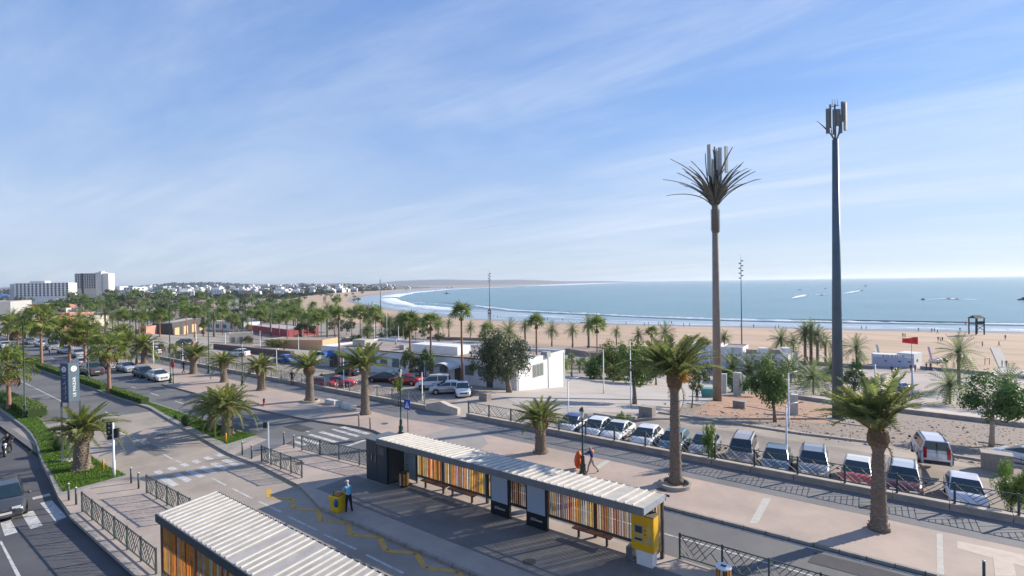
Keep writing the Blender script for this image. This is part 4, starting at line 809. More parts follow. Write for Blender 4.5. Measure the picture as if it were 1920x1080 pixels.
fp = MORE + [('w', 867, 722, 588, 24, 'tall fan palm in the middle of the white building front'), ('w', 1007, 724, 606, 20, 'fan palm right of the dark ficus at the white gable'), ('w', 770, 711, 606, 25, 'fan palm left of the white porch'), ('w', 809, 716, 607, 24, 'fan palm beside the white porch'), ('w', 637, 696, 590, 18, 'leaning fan palm at the blue porch of the white building'),
      ('w', 597, 650, 600, 18, 'left one of two crossed fan palms by the ochre terrace'), ('w', 603, 650, 594, 16, 'right one of two crossed fan palms by the ochre terrace'), ('w', 539, 652, 596, 14, 'slim fan palm at the end of the long red wall'), ('w', 676, 640, 588, 20, 'fan palm left one of the pair over the far sand'), ('w', 705, 642, 588, 17, 'fan palm right one of the pair over the far sand'),
      ('p', 1074, 654, 618, 16, 'small date palm at the beach left of two fuller ones'), ('p', 1104, 660, 608, 20, 'date palm at the beach, middle of three'), ('w', 1120, 690, 612, 24, 'fan palm at the beach, right of three'), ('p', 1156, 648, 622, 12, 'tiny date palm on the beach edge'), ('p', 1197, 650, 628, 15, 'round date palm on the beach edge left of the promenade palm'), ('p', 1247, 655, 624, 22, 'date palm behind the crown of the tallest promenade palm'),
      ('p', 882, 636, 614, 13, 'small date palm right of the tall fan palm on the beach'), ('p', 842, 634, 606, 11, 'small date palm left of the tall fan palm on the beach'), ('p', 955, 668, 622, 26, 'broad date palm behind the dark ficus'), ('p', 985, 655, 610, 14, 'date palm over the roof of the white building'), ('p', 1358, 676, 634, 17, 'date palm behind the trunk of the palm-shaped antenna'),
      ('p', 1465, 672, 636, 24, 'wide date palm beside the white beach club'), ('p', 1488, 675, 640, 18, 'date palm right of the wide one at the beach club'), ('p', 1510, 684, 624, 24, 'first slim date palm in the row of four on the beach'), ('p', 1521, 684, 618, 22, 'second slim date palm in the row of four on the beach'), ('p', 1533, 686, 630, 22, 'third slim date palm in the row of four on the beach'), ('p', 1548, 684, 638, 20, 'fourth slim date palm in the row of four on the beach'),
      ('p', 1606, 690, 654, 28, 'date palm with creeper-covered trunk beside the antenna mast'), ('p', 1798, 728, 662, 38, 'large date palm on the beach promenade right of the event container'), ('p', 1781, 758, 722, 38, 'low date palm on the rose promenade before the large one'), ('p', 1525, 740, 706, 30, 'low date palm at the pale garden wall'), ('p', 1888, 765, 722, 40, 'date palm behind the round tree at the right edge'),
      ('p', 1405, 714, 694, 28, 'low date palm left in the row behind the round bush tree'), ('p', 1440, 716, 690, 30, 'low date palm middle in the row behind the round bush tree'), ('p', 1483, 718, 690, 30, 'low date palm right in the row behind the round bush tree'), ('p', 1560, 720, 690, 24, 'low date palm at the foot of the antenna mast'), ('p', 1375, 712, 688, 26, 'low date palm right of the palm-shaped antenna foot'),
      ('w', 1027, 724, 694, 21, 'bushy young fan palm left at the white gable'), ('w', 1050, 720, 688, 23, 'bushy young fan palm right at the white gable'), ('w', 1072, 706, 670, 9, 'thin fan palm right of the white gable'), ('p', 690, 640, 618, 20, 'low date palm behind the tall pavement palm'), ('w', 657, 706, 676, 12, 'small fan palm at the white building wall'), ('w', 893, 722, 688, 17, 'young fan palm in front of the white building'), ('p', 1110, 700, 684, 20, 'low dark palm left of the green tree cluster'), ('p', 1087, 700, 682, 14, 'low dark palm by the thin fan palm')]
for i, (k, px, py, pc, R, lb) in enumerate(fp): farpalm(k, px, py, pc, R * (1.2 if k == 'w' else 1.35 if py > 705 and px > 1360 and px < 1600 else 1.1), lb, 'palms towards the beach', (.85, .95, 1.0) if k == 'p' else (1, 1, 1), i)
# broadleaf crowns: leaf clumps through an uneven volume
leafA = leafmat('broad_leaf', (.12, .185, .045), (.05, .09, .025), .3, 1.3); leafB = leafmat('olive_leaf', (.14, .155, .085), (.07, .085, .05), .25, 1.3); leafC = leafmat('hedge_leaf', (.15, .22, .04), (.07, .12, .025), .3, 2)
def crown_cloud(m, seed, clumps=26, per=70, ls=.06, flat=.75, name='crown'):
    r = random.Random(seed); mb = MB(); cs = []
    for i in range(clumps):
        while 1:
            p = Vector((r.uniform(-1, 1), r.uniform(-1, 1), r.uniform(-1, 1)))
            if .25 < p.length < .92: break
        p.z *= flat; cs.append((p, r.uniform(.2, .38)))
    for p, cr in cs:
        for j in range(per):
            v = Vector((r.gauss(0, 1), r.gauss(0, 1), r.gauss(0, 1))).normalized() * cr * r.uniform(.6, 1.0); c = p + v; n = (v.normalized() + Vector((r.uniform(-.7, .7), r.uniform(-.7, .7), r.uniform(-.3, .9)))).normalized()
            a = n.orthogonal().normalized(); a.rotate(Matrix.Rotation(r.uniform(0, 6.28), 3, n)); b_ = n.cross(a); s = ls * r.uniform(.7, 1.4)
            mb.add([c - a * s, c - b_ * s * .5, c + a * s, c + b_ * s * .5], [(0, 1, 2, 3)])
    return mb.mesh(name, m)
BIG = [crown_cloud(leafB, 1, 60, 190, .035), crown_cloud(leafA, 2, 46, 150, .042), crown_cloud(leafA, 3, 38, 130, .05, .8)]
SM = [crown_cloud(leafA, 4, 22, 60, .075), crown_cloud(leafB, 5, 22, 60, .075, .8), crown_cloud(leafB, 6, 18, 50, .085, .65)]
FARC = [crown_cloud(leafB, 7, 16, 26, .13, .8), crown_cloud(leafA, 8, 14, 24, .14, .7), crown_cloud(leafB, 9, 12, 22, .16, .9)]
def tree(px, py, x0, x1, y0, y1, me, label, group=None, col=(1, 1, 1), rt=.14, limbs=4, cat='tree', name='tree', tm=barkm, lean=0):
    q = at(px, py); d = dep(q); cx, cy = (x0 + x1) / 2, (y0 + y1) / 2; zc = top(q, cx, cy) - q.z; zt = top(q, cx, y0) - q.z; R = (x1 - x0) / 2 * d / FPX; RZ = (zt - zc)
    off = Vector((RX, RY, 0)) * (cx - px) * d / FPX; t = thing(name, label, cat, q, group=group); mb = MB(); c = off + Vector((0, 0, zc)); fork = off * .35 + Vector((0, 0, max(.15, zc - RZ * .75)))
    mb.tube([(0, 0, 0), fork * .5 + Vector((.03, .02, 0)), fork], [rt * 1.35, rt, rt * .9], 8); r = random.Random(int(px))
    for i in range(limbs):
        a = i * 2.2 + r.random(); e = c + Vector((cos(a) * R * .55, sin(a) * R * .55, r.uniform(-.1, .35) * RZ)); mb.tube([fork, fork.lerp(e, .5) + Vector((0, 0, .1 * RZ)), e], [rt * .6, rt * .35, rt * .12], 5)
    mb.obj('trunk', tm, t); o = link('crown', me, t, c, r.uniform(0, 6), sc=(R, R, RZ / .78)); o.color = (*col, 1); return t
tree(955, 736, 888, 992, 618, 716, BIG[0], 'big dark ficus before the right end of the white building', col=(.75, .85, .75), rt=.3, limbs=7)
tree(1453, 792, 1402, 1484, 672, 760, BIG[1], 'round bushy tree right of the white antenna cabinets', col=(.95, 1, 1), limbs=5)
tree(1859, 838, 1806, 1922, 702, 790, BIG[1], 'round tree with pale twisted trunk on the gravel bed', col=(.8, 1, .95), rt=.17, limbs=7, tm=mat('pale_bark', (.42, .36, .30), .9, c2=(.28, .24, .2), s=6))
tree(1190, 758, 1150, 1222, 640, 722, BIG[2], 'leaning green tree on the plaza left of the tallest promenade palm', col=(1, 1.05, .8), rt=.22)
tree(1172, 712, 1112, 1180, 642, 704, BIG[1], 'dense round tree with reddish leaves in the plaza cluster', col=(1.1, .95, .7), limbs=5)
tree(1230, 722, 1195, 1262, 652, 712, BIG[2], 'tree at the back of the plaza right of the leaning one', col=(.9, 1.05, .8))
tree(1213, 712, 1180, 1246, 655, 708, BIG[1], 'bright green tree between the leaning tree and the tall promenade palm', col=(1.1, 1.2, .7)); tree(1128, 712, 1095, 1142, 668, 712, BIG[2], 'dark low tree left in the plaza cluster', col=(.6, .8, .6)); tree(1150, 716, 1128, 1168, 676, 712, SM[0], 'reddish undergrowth tree in the plaza cluster', col=(1.2, .9, .6)); tree(1372, 735, 1352, 1400, 690, 732, SM[0], 'dark bush between the cabinets and low palms', col=(.6, .85, .6)); tree(1420, 745, 1385, 1425, 700, 742, SM[0], 'dark bush left of the round bushy tree', col=(.7, .9, .7)); tree(1600, 740, 1575, 1625, 690, 736, SM[1], 'dark low tree behind the antenna mast', col=(.6, .8, .7))
tree(1297, 765, 1272, 1336, 668, 738, SM[1], 'thin bare-stemmed young tree left of the palm-shaped antenna', col=(.9, 1.05, .9), rt=.07, limbs=6)
tree(772, 713, 752, 794, 650, 706, SM[1], 'small grey-green tree by the white building windows', col=(1, 1.1, .9), rt=.1)
tree(797, 715, 786, 816, 645, 695, SM[0], 'small green tree touching the fan palm by the porch', col=(.8, 1, .8), rt=.08)
tree(1168, 812, 1150, 1186, 768, 808, SM[0], 'young tree behind the fence over the white cars', rt=.04, col=(1.2, 1.2, .9)); tree(1328, 868, 1316, 1342, 780, 866, SM[0], 'tall narrow young tree before the grey car', rt=.04, col=(1.3, 1.3, .8)); tree(1895, 965, 1868, 1926, 866, 955, BIG[1], 'bushy young tree at the fence on the right edge', rt=.06, col=(1.2, 1.25, .8))
tree(747, 762, 736, 758, 702, 738, SM[0], 'young yellow-green tree behind the lantern post', rt=.04, col=(2.0, 1.6, .6)); tree(325, 690, 316, 334, 640, 664, SM[0], 'young yellowish tree behind the no-entry sign', rt=.04, col=(1.8, 1.4, .6)); tree(603, 718, 597, 612, 698, 714, SM[0], 'tiny shrub behind the fence by the red cars', rt=.03, col=(1.2, 1.3, .7)); tree(305, 680, 298, 312, 642, 660, SM[1], 'small young tree behind the fence near the round palm', rt=.03); tree(1605, 905, 1592, 1622, 868, 900, SM[2], 'dry leafless shrub beside the trunk of the windswept palm', rt=.03, col=(2.2, 1.2, 1))
tree(745, 628, 714, 784, 594, 632, BIG[0], 'dark dense bush tree at the beach behind the flagpoles', col=(.9, 1, .8), rt=.2)
tree(600, 640, 555, 600, 602, 628, SM[1], 'dark shrub tree at the sand left of the crossed fan palms', col=(.9, .8, .8))
tree(580, 648, 560, 604, 630, 652, SM[1], 'dry bushes on the ochre bank', col=(1.3, 1.2, .8), name='bush', cat='bush'); tree(515, 652, 495, 540, 634, 652, SM[1], 'olive shrubs below the long red wall', col=(1.4, 1.4, .8), name='bush', cat='bush')
tree(1200, 716, 1130, 1172, 700, 722, SM[0], 'low green shrub bed under the tree cluster', col=(1.1, 1.3, .6), name='bush', cat='bush')
tree(1606, 700, 1596, 1616, 664, 706, SM[0], 'green creeper around the palm trunk beside the antenna mast', col=(.5, .8, .7), name='climbing_plant', cat='plant')
# trimmed dark trees behind the left street and the wooded belts of the plain
for i in range(9): x = 222 + i * 11; tree(x, 622 + i * .4, x - 9, x + 9, 578 + (i % 3) * 2, 604, SM[0], '%s from the left in the row of nine dark trimmed street trees' % ('first', 'second', 'third', 'fourth', 'fifth', 'sixth', 'seventh', 'eighth', 'last')[i], 'row of trimmed dark trees', (.75, .95, .55), rt=.18)
r = random.Random(11); cnt = 0
belts = [(0, 130, 562, 572, 14, 18), (110, 330, 566, 592, 26, 52), (330, 560, 560, 592, 17, 52), (200, 520, 592, 612, 15, 26), (470, 690, 552, 566, 8, 22), (0, 120, 575, 600, 14, 8), (700, 860, 540, 545, 3, 16)]
for x0, x1, y0, y1, hp, n in belts:
    for i in range(n):
        px = r.uniform(x0, x1); py = y0 + (y1 - y0) * r.random(); hgt = hp * r.uniform(.7, 1.2); wd = hgt * r.uniform(.55, .8); q = at(px, py); d = dep(q)
        if d < 0: continue
        t = thing('plain_tree', '%s %s tree in the wooded belt %s' % ('tall' if hgt > hp * .95 else 'low', ('olive rounded', 'green spreading', 'grey-green upright')[cnt % 3], 'before the wide hotel' if px < 130 else 'before the tower hotel' if px < 215 else 'behind the row of trimmed trees' if px < 330 else 'behind the dark restaurant' if px < 420 else 'behind the long red building' if px < 560 else 'along the far sand'), 'tree', q, group='trees of the wooded belt'); hh = hgt * d / FPX; R = wd * d / FPX
        mbt = link('trunk', TW, t, sc=(hh * .03, hh * .03, hh * .7)); o = link('crown', FARC[cnt % 3], t, (0, 0, hh * .62), r.uniform(0, 6), sc=(R * .75, R * .75, hh * .5)); g_ = r.uniform(.7, 1.15); o.color = (g_, g_ * r.uniform(.95, 1.05), g_, 1); cnt += 1
for i in range(120):
    px = r.choice([r.uniform(120, 330), r.uniform(330, 560), r.uniform(330, 560), r.uniform(480, 640)]); py = r.uniform(574, 632) if px < 480 else r.uniform(585, 618); hp = r.uniform(14, 30)
    farpalm('p' if r.random() < .5 else 'w', px, py, py - hp, r.uniform(8, 13), '%s slim-trunked %s palm in the grove %s' % ('tall' if hp > 22 else 'short', 'date' if False else 'grove', 'behind the left median palms' if px < 220 else 'behind the trimmed trees' if px < 330 else 'around the dark restaurant' if px < 430 else 'above the long red building' if px < 545 else 'beside the far sand'), 'palms of the left grove', (.9, 1, .9), i)
for i, px in enumerate((48, 88, 102, 15, 150, 175, 120, 60, 25)): farpalm('p', px, 640 - (i % 3) * 8, 592 + (i % 4) * 6, 17, 'date palm %s among the red roofs at the left edge' % ('behind the lamp post', 'right of the grey hall', 'before the salmon house', 'at the picture edge', 'over the canopy hall', 'nearest the wooded belt', 'behind the totem', 'touching the grey hall', 'second from the edge')[i], 'palms among the red roofs', (1, 1, .7), i)
fill = [(448, 640, 22, 26), (468, 646, 16, 20), (575, 628, 26, 34), (560, 640, 14, 18), (625, 622, 24, 30), (650, 628, 30, 34), (668, 650, 24, 26), (690, 634, 22, 24), (722, 640, 18, 26), (760, 640, 26, 30), (795, 634, 20, 26), (824, 640, 16, 22), (905, 642, 22, 20), (310, 616, 22, 28), (345, 608, 20, 26), (372, 600, 18, 22), (404, 604, 18, 26), (430, 612, 20, 24), (452, 606, 18, 24), (482, 604, 18, 26), (505, 610, 16, 22), (140, 606, 16, 26), (184, 606, 18, 24), (8, 606, 18, 20), (240, 640, 18, 26), (262, 630, 14, 20), (1330, 700, 22, 26), (1356, 712, 22, 24), (1505, 706, 20, 26), (1455, 706, 18, 30), (1545, 716, 22, 26), (1590, 716, 22, 24), (1068, 690, 18, 20), (1090, 690, 20, 22)]
wds = ['round bush', 'leafy shrub', 'dusty green bush', 'dark evergreen bush', 'low spreading tree']; plc = lambda x, y: 'before the far hotel groves' if x < 200 else 'near the dark restaurant' if x < 400 else 'around the long red building' if x < 520 else 'between ochre terrace and sand' if x < 660 else 'behind the flagpoles of the white building' if x < 840 else 'behind the dark ficus' if x < 1000 else 'beside the brown terrace' if x < 1200 else 'beside the beach club' if x < 1480 else 'at the foot of the antenna mast'
for i, (x, y, hp_, wd_) in enumerate(fill): tree(x, y, x - wd_ / 2, x + wd_ / 2, y - hp_ * 1.1, y - hp_ * .1, SM[i % 3], wds[(i * 2 + i // 5) % 5] + ' ' + plc(x, y) + ', ' + ('taller' if hp_ > 20 else 'smaller') + (' and broader' if wd_ > 25 else ' and narrower') + (' crown' if i % 2 else ''), 'bushes and low trees behind the car parks', ((.8, 1.0, .7), (1.1, 1.0, .8), (.7, .85, .65))[i % 3], rt=.1, limbs=3)
# hedges and round shrubs on the medians
def hedge(pts, w_, h_, lb, dens=330):
    t = thing('hedge', lb, 'hedge', (0, 0, 0)); core, lf = MB(), MB(); rr = random.Random(len(lb))
    for a, b in zip(pts, pts[1:]):
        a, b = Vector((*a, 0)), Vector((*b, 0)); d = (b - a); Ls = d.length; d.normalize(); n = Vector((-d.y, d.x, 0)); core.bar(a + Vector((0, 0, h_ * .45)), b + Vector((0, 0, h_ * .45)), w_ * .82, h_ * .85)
        for i in range(int(Ls * dens)):
            u, v, z = rr.random() * Ls, rr.uniform(-.5, .5) * w_, rr.random() * h_
            k = rr.random()
            if k < .5: z = h_ * rr.uniform(.86, 1.06)
            else: v = rr.choice((-.5, .5)) * w_ * rr.uniform(.85, 1.06)
            c = a + d * u + n * v + Vector((0, 0, z)); nn = Vector((rr.gauss(0, 1), rr.gauss(0, 1), rr.gauss(.3, 1))).normalized(); x_ = nn.orthogonal().normalized() * rr.uniform(.04, .075); y_ = nn.cross(x_) * .6
            lf.add([c - x_, c - y_, c + x_, c + y_], [(0, 1, 2, 3)])
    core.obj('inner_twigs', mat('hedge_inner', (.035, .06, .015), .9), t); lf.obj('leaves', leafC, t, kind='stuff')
def xy(px, py): p = P(px, py); return (p.x, p.y)
hedge([(-76, 20.55), (-64.5, 20.5)], .8, .55, 'clipped bright hedge block nearest the grass on the far median'); hedge([(-89, 20.6), (-78, 20.55)], .8, .6, 'clipped hedge between the dark lamp post and fan palm on the median'); hedge([(-115, 20.6), (-91, 20.6)], .8, .6, 'long clipped hedge on the median left of the totem', 200); hedge([(-190, 20.6), (-117, 20.6)], .9, .6, 'far end of the clipped median hedge', 60)
hedge([(-84, 12.0), (-77, 12.4)], 1.5, .6, 'hedge around the foot of the bright fan palm'); hedge([(-76.5, 12.2), (-71.5, 12.5), (-66.5, 12.3)], 1.6, .75, 'clipped hedge block at the curve of the near island')
for px, py, r_, lb, col in ((115, 835, 15, 'clipped ball shrub beside the totem legs', (.8, .9, .8)), (352, 790, 13, 'dark ball shrub left of the twin palms', (.5, .7, .5)), (100, 822, 5, 'small yellow-green shrub on the near island', (1.5, 1.6, .6)), (331, 782, 5, 'small tufted shrub on the far median', (1.2, 1.2, .7))):
    q = P(px, py + r_ * .6); R = r_ * dep(q) / FPX; t = thing('ball_shrub', lb, 'shrub', q); MB().sphere((0, 0, R * .8), R * .86, 0, 12, 8).obj('inner_twigs', MATS['hedge_inner'] if 'hedge_inner' in MATS else barkm, t); o = link('leaves', SM[0], t, (0, 0, R * .85), sc=R * 1.02); o['kind'] = 'stuff'; o.color = (*col, 1)
# blades of grass on both islands
def grass(sheet_o, n, nm):
    me = sheet_o.data; poly = [Vector(v.co) for v in me.vertices]; xs = [p.x for p in poly]; ys_ = [p.y for p in poly]; lf = MB(); rr = random.Random(n); x0 = max(min(xs), -75); k = 0
    def inside(x, y):
        c = False; j = len(poly) - 1
        for i in range(len(poly)):
            if (poly[i].y > y) != (poly[j].y > y) and x < (poly[j].x - poly[i].x) * (y - poly[i].y) / (poly[j].y - poly[i].y) + poly[i].x: c = not c
            j = i
        return c
    while k < n:
        x, y = rr.uniform(x0, max(xs)), rr.uniform(min(ys_), max(ys_))
        if not inside(x, y): continue
        k += 1; a = rr.uniform(0, 6.28); h = rr.uniform(.05, .13); w_ = .03; dx, dy = cos(a) * w_, sin(a) * w_
        lf.add([(x - dx, y - dy, .005), (x + dx, y + dy, .005), (x + rr.uniform(-.05, .05), y + rr.uniform(-.05, .05), h)], [(0, 1, 2)])
    return lf.obj('grass', leafmat('grass_blade', (.13, .22, .03), (.07, .14, .02), .35, .8), kind='stuff')
grass(gp1, 26000, ''); grass(gp2, 16000, '')

# rubble and dry tufts on the gravel
rr = random.Random(77); st = MB(); tf = MB(); k = 0
while k < 1500:
    px, py = rr.uniform(1240, 1930), rr.uniform(745, 900)
    lo_, hi_ = 752 + max(0, (px - 1345)) * .09, 775 + max(0, px - 1235) * .16
    if not lo_ < py < hi_: continue
    k += 1; p = at(px, py); s_ = rr.uniform(.03, .11) * (2 if rr.random() < .05 else 1); st.sphere((p.x, p.y, p.z + s_ * .2), s_, 0, 5, 3, (1, rr.uniform(.6, 1.2), .6))
    if k % 9 == 0:
        for j in range(7): a = rr.uniform(0, 6.28); h_ = rr.uniform(.08, .25); tf.add([(p.x - .02, p.y, p.z), (p.x + .02, p.y, p.z), (p.x + cos(a) * h_ * .6, p.y + sin(a) * h_ * .6, p.z + h_)], [(0, 1, 2)])
st.obj('rubble', mat('rubble_stone', (.40, .34, .29), .9, c2=(.22, .18, .16), s=3), kind='stuff'); tf.obj('dry_weeds', mat('dry_weed', (.30, .26, .12), .9), kind='stuff')
# ------------------------------------------------------------------ vehicles
paint = mat('car_paint', (1, 1, 1), .28, c2=(.93, .93, .93), s=1, coat=.5, objc=True, spec=.5, world=False)
cglass = mat('car_glass', (.015, .03, .035), .06, spec=.8, s=1, world=False); rubber = mat('rubber', (.02, .02, .02), .8, s=4); rimm = mat('rim_alloy', (.42, .43, .45), .3, metal=.8, s=3)
lightm = mat('head_lamp', (.6, .62, .64), .12, spec=.9, s=3); redl = mat('tail_lamp', (.35, .01, .01), .2, s=3); platem = mat('plate', (.6, .6, .58), .5); chrome = MATS['chrome']; dplast = mat('dark_plastic', (.025, .026, .028), .6, s=4)
SPEC = {  # length, width, height, hood height, profile of the greenhouse (x from the middle): windscreen foot, roof front, roof back, rear foot
 'hatch': (4.0, 1.72, 1.42, .88, (1.12, .12, -1.25, -1.9), .93), 'sedan': (4.5, 1.75, 1.40, .87, (1.15, .05, -.95, -1.8), .92), 'suv': (4.4, 1.82, 1.58, 1.0, (1.2, .25, -1.65, -2.12), 1.03),
 'van': (4.1, 1.70, 1.72, .98, (1.3, .45, -1.9, -2.0), 1.03), 'pickup': (5.2, 1.85, 1.78, 1.1, (1.2, .6, -.7, -1.05), 1.12), 'coupe': (4.5, 1.80, 1.32, .86, (.95, .15, -.75, -1.75), .90)}
def car_proto(kind):
    Ln, W, Hh, hood, (wf, rf, rb, wb), belt = SPEC[kind]; h2, w2 = Ln / 2, W / 2; root = thing('parked_car', 'x', 'car', (0, 0, 0)); m = MB()
    # lower body: stations along the length, each a half ring mirrored
    st = [(-h2, .80, belt - .16), (-h2 + .06, .93, belt - .04), (-h2 + .4, 1.0, belt), (wb, 1.0, belt + .01), (0, 1.0, belt - .01), (wf, 1.0, belt - .02), (wf + .35, .985, hood), (h2 - .45, .95, hood - .09), (h2 - .12, .86, hood - .22), (h2, .74, hood - .36)]
    ring = lambda x, f, z: [(x, -w2 * f * .86, .22), (x, -w2 * f * .98, .30), (x, -w2 * f, .52), (x, -w2 * f * .985, z - .16), (x, -w2 * f * .93, z - .03), (x, -w2 * f * .78, z + .012), (x, 0, z + .035)]
    vs = []
    for x, f, z in st: q = ring(x, f, z); vs += q + [(a, -b, c) for a, b, c in q[-2::-1]]
    K = 13; fs = [(i * K + j, (i + 1) * K + j, (i + 1) * K + j + 1, i * K + j + 1) for i in range(len(st) - 1) for j in range(K - 1)]
    fs += [tuple(range(K)), tuple((len(st) - 1) * K + k for k in reversed(range(K)))] + [(i * K, i * K + K - 1, (i + 1) * K + K - 1, (i + 1) * K) for i in range(len(st) - 1)]
    m.add(vs, fs, 0, True); b = m.obj('body', paint, root); b.data.polygons.foreach_set('use_smooth', [i < len(b.data.polygons) - len(st) - 1 for i in range(len(b.data.polygons))])
    # cabin: pillars and roof in paint, panes set just outside
    zt, zb = Hh - .03, belt - .02; wt, wbm = w2 * .74, w2 * .92
    def cab(off, trim=0): return
    C = MB(); pts = [(wf, zb), (rf, zt), ((rf + rb) / 2, Hh + .02), (rb, zt - .02), (wb, zb)]
    L1 = [(x, -(wbm if z < zt - .1 else wt), z) for x, z in pts]; R1 = [(x, -y, z) for x, y, z in L1]
    C.add(L1 + R1, [(0, 4, 3, 2, 1), (5, 6, 7, 8, 9), (0, 1, 6, 5), (1, 2, 7, 6), (2, 3, 8, 7), (3, 4, 9, 8)], 0, False); c = C.obj('roof', paint, root); bv = c.modifiers.new('bevel', 'BEVEL'); bv.width = .09; bv.segments = 3
    def pane(name, A, B, Cc, D, n, ins=.9):
        q = [Vector(p) for p in (A, B, Cc, D)]; ce = sum(q, Vector()) / 4; q = [ce + (p - ce) * ins + Vector(n) * .012 for p in q]; MB().add(q, [(0, 1, 2, 3)]).obj(name, cglass, root)
    pane('windscreen', (wf, -wbm, zb + .03), (wf, wbm, zb + .03), (rf, wt, zt), (rf, -wt, zt), Vector((zt - zb, 0, wf - rf)).normalized(), .93)
    pane('rear_window', (wb, wbm, zb + .08), (wb, -wbm, zb + .08), (rb, -wt, zt - .02), (rb, wt, zt - .02), Vector((-(zt - zb), 0, max(.05, rb - wb))).normalized(), .88)
    for s in (-1, 1):
        MB().box(-.02, s * (w2 + .004) - .004, .35, .0, s * (w2 + .004) + .004, belt - .16).obj('door_gap', dplast, root); MB().box(-.32, s * (w2 + .01) - .015, belt - .24, -.12, s * (w2 + .01) + .015, belt - .20).obj('door_handle', dplast, root); nrm = Vector((0, s, .25)).normalized(); xm = (rf + rb) / 2 + .1; yb_, yt_ = s * (wbm + .0), s * (wt + .0); u = .08
        def sp_(x, z): f = (z - zb) / (zt - zb); return (x, s * (wbm + (wt - wbm) * f) + s * .012, z)
        zl, zh = zb + .06, zt - .07
        fr = [sp_(wf - .14, zl), sp_(xm + .04, zl), sp_(xm + .04, zh), sp_(rf - .03, zh)]; rr_ = [sp_(xm - .05, zl), sp_(wb + .32, zl), sp_(rb + .1, zh), sp_(xm - .05, zh)]
        for q in (fr, rr_): MB().add(q if s < 0 else q[::-1], [(3, 2, 1, 0)]).obj('side_window', cglass, root)
        MB().sphere((wf - .18, s * (w2 + .1), belt + .06), .1, 0, 8, 5, (.7, 1, .8)).obj('mirror', paint if kind != 'van' else dplast, root)
        hl = MB(); hl.box(h2 - .30, s * w2 * .50 - .17, hood - .36, h2 - .035, s * w2 * .50 + .17, hood - .20).obj('headlight', lightm, root)
        MB().box(-h2 - .012, s * w2 * .70 - .09, belt - .42, -h2 + .12, s * w2 * .70 + .09, belt - .10 + (.35 if kind == 'van' else 0)).obj('tail_light', redl, root)
        MB().box(-Ln * .3, s * w2 * .995 - .01, .50, Ln * .28, s * w2 * .995 + .012, .56).obj('side_moulding', dplast, root)
        for xw in (-Ln * .30, Ln * .31):
            t_ = MB(); t_.tube([(xw, s * (w2 - .20), .31), (xw, s * (w2 - .19), .31), (xw, s * (w2 + .005), .31), (xw, s * (w2 + .015), .31)], [.30, .315, .315, .29], 14); wh = t_.obj('wheel', rubber, root)
            MB().tube([(xw, s * (w2 + .012), .31), (xw, s * (w2 + .022), .31)], [.2, .17], 12).obj('rim', rimm, wh); ar = MB(); n_ = 12
            ar.add([(xw + cos(pi * k / n_) * r_, s * (w2 + .006), .33 + sin(pi * k / n_) * r_) for r_ in (.30, .37) for k in range(n_ + 1)], [(k, k + 1, n_ + 2 + k, n_ + 1 + k) for k in range(n_)]); ar.obj('wheel_arch', dplast, root)
    MB().box(h2 - .14, -w2 * .45, .44, h2 + .012, w2 * .45, .60).obj('grille', dplast, root); MB().box(h2 + .013, -.26, .38, h2 + .03, .26, .49).obj('number_plate', platem, root); MB().box(-h2 - .03, -.26, .58, -h2 - .008, .26, .69).obj('number_plate', platem, root)
    MB().box(-h2 - .03, -w2 * .78, .26, -h2 + .08, w2 * .78, .48).obj('bumper', dplast if kind in ('van', 'pickup') else paint, root)
    if kind == 'van':
        for y in (-.01,): MB().box(-h2 - .01, y - .012, .5, wb + .02, y + .012, Hh - .12).obj('door_gap', dplast, root)
    if kind in ('suv', 'van'):
        for s in (-1, 1): MB().bar((rf, s * wt * .85, Hh + .03), (rb, s * wt * .85, Hh + .01), .04).obj('roof_rail', dplast, root)
    remember(root); return root
PROTO = {k: car_proto(k) for k in SPEC}
def car(kind, p, ang, color, label, group='cars in the car parks', two=None):
    p = Vector(p); z = p.z; o = copy_tree(PROTO[kind], (p[0], p[1], z), ang, label, group, color=color, paint=('body', 'roof', 'mirror', 'bumper'))
    if two:
        for ch in bpy.data.objects:
            if ch.parent is o and ch.name.split('.')[0] == 'roof': ch.color = (*two, 1)
    return o
WH, SI, DG, BK, NB, RD = (.70, .71, .72), (.36, .37, .39), (.10, .105, .115), (.018, .02, .022), (.015, .03, .075), (.36, .02, .02)
row = [(1060, 'hatch', WH, (.03, .06, .22), 'white car with dark blue roof, first in the row behind the fence'), (1105, 'hatch', WH, None, 'white car second in the row behind the lantern post'), (1146, 'sedan', (.62, .63, .64), None, 'off-white saloon third in the row behind the young tree'), (1200, 'hatch', WH, None, 'bright white hatchback fourth in the row behind the fence'),
       (1254, 'hatch', (.10, .20, .26), None, 'teal-blue car half hidden by the tallest promenade palm'), (1312, 'sedan', (.22, .24, .27), None, 'grey saloon right of the tallest promenade palm'), (1384, 'van', (.33, .30, .31), None, 'tall taupe people carrier in the middle of the row'), (1449, 'hatch', (.15, .20, .25), None, 'dark blue-grey car left of the white post'), (1520, 'suv', (.20, .215, .25), None, 'blue-grey off-roader right of the white post'),
       (1604, 'hatch', (.55, .11, .085), (.68, .67, .62), 'red car with cream roof left of the windswept palm'), (1692, 'suv', (.10, .02, .025), (.5, .52, .54), 'dark red van with pale roof right of the windswept palm'), (1812, 'hatch', (.66, .66, .70), None, 'white-lilac car last in the row at the right')]
for i, (px, k, c, c2, lb) in enumerate(row):
    y = 36.5 + SPEC[k][0] / 2 + random.uniform(-.15, .35); x = atY(px, 880, y - 1.2); car(k, (x, y, ZL), -pi / 2 + (.13 if i < 9 else .03), c, lb, 'row of cars parked nose to the low wall', c2)
q = at(1745, 884); car('van', (q.x, q.y + .8, 0), 1.72, (.62, .62, .63), 'white estate van seen from behind at the gravel bed')
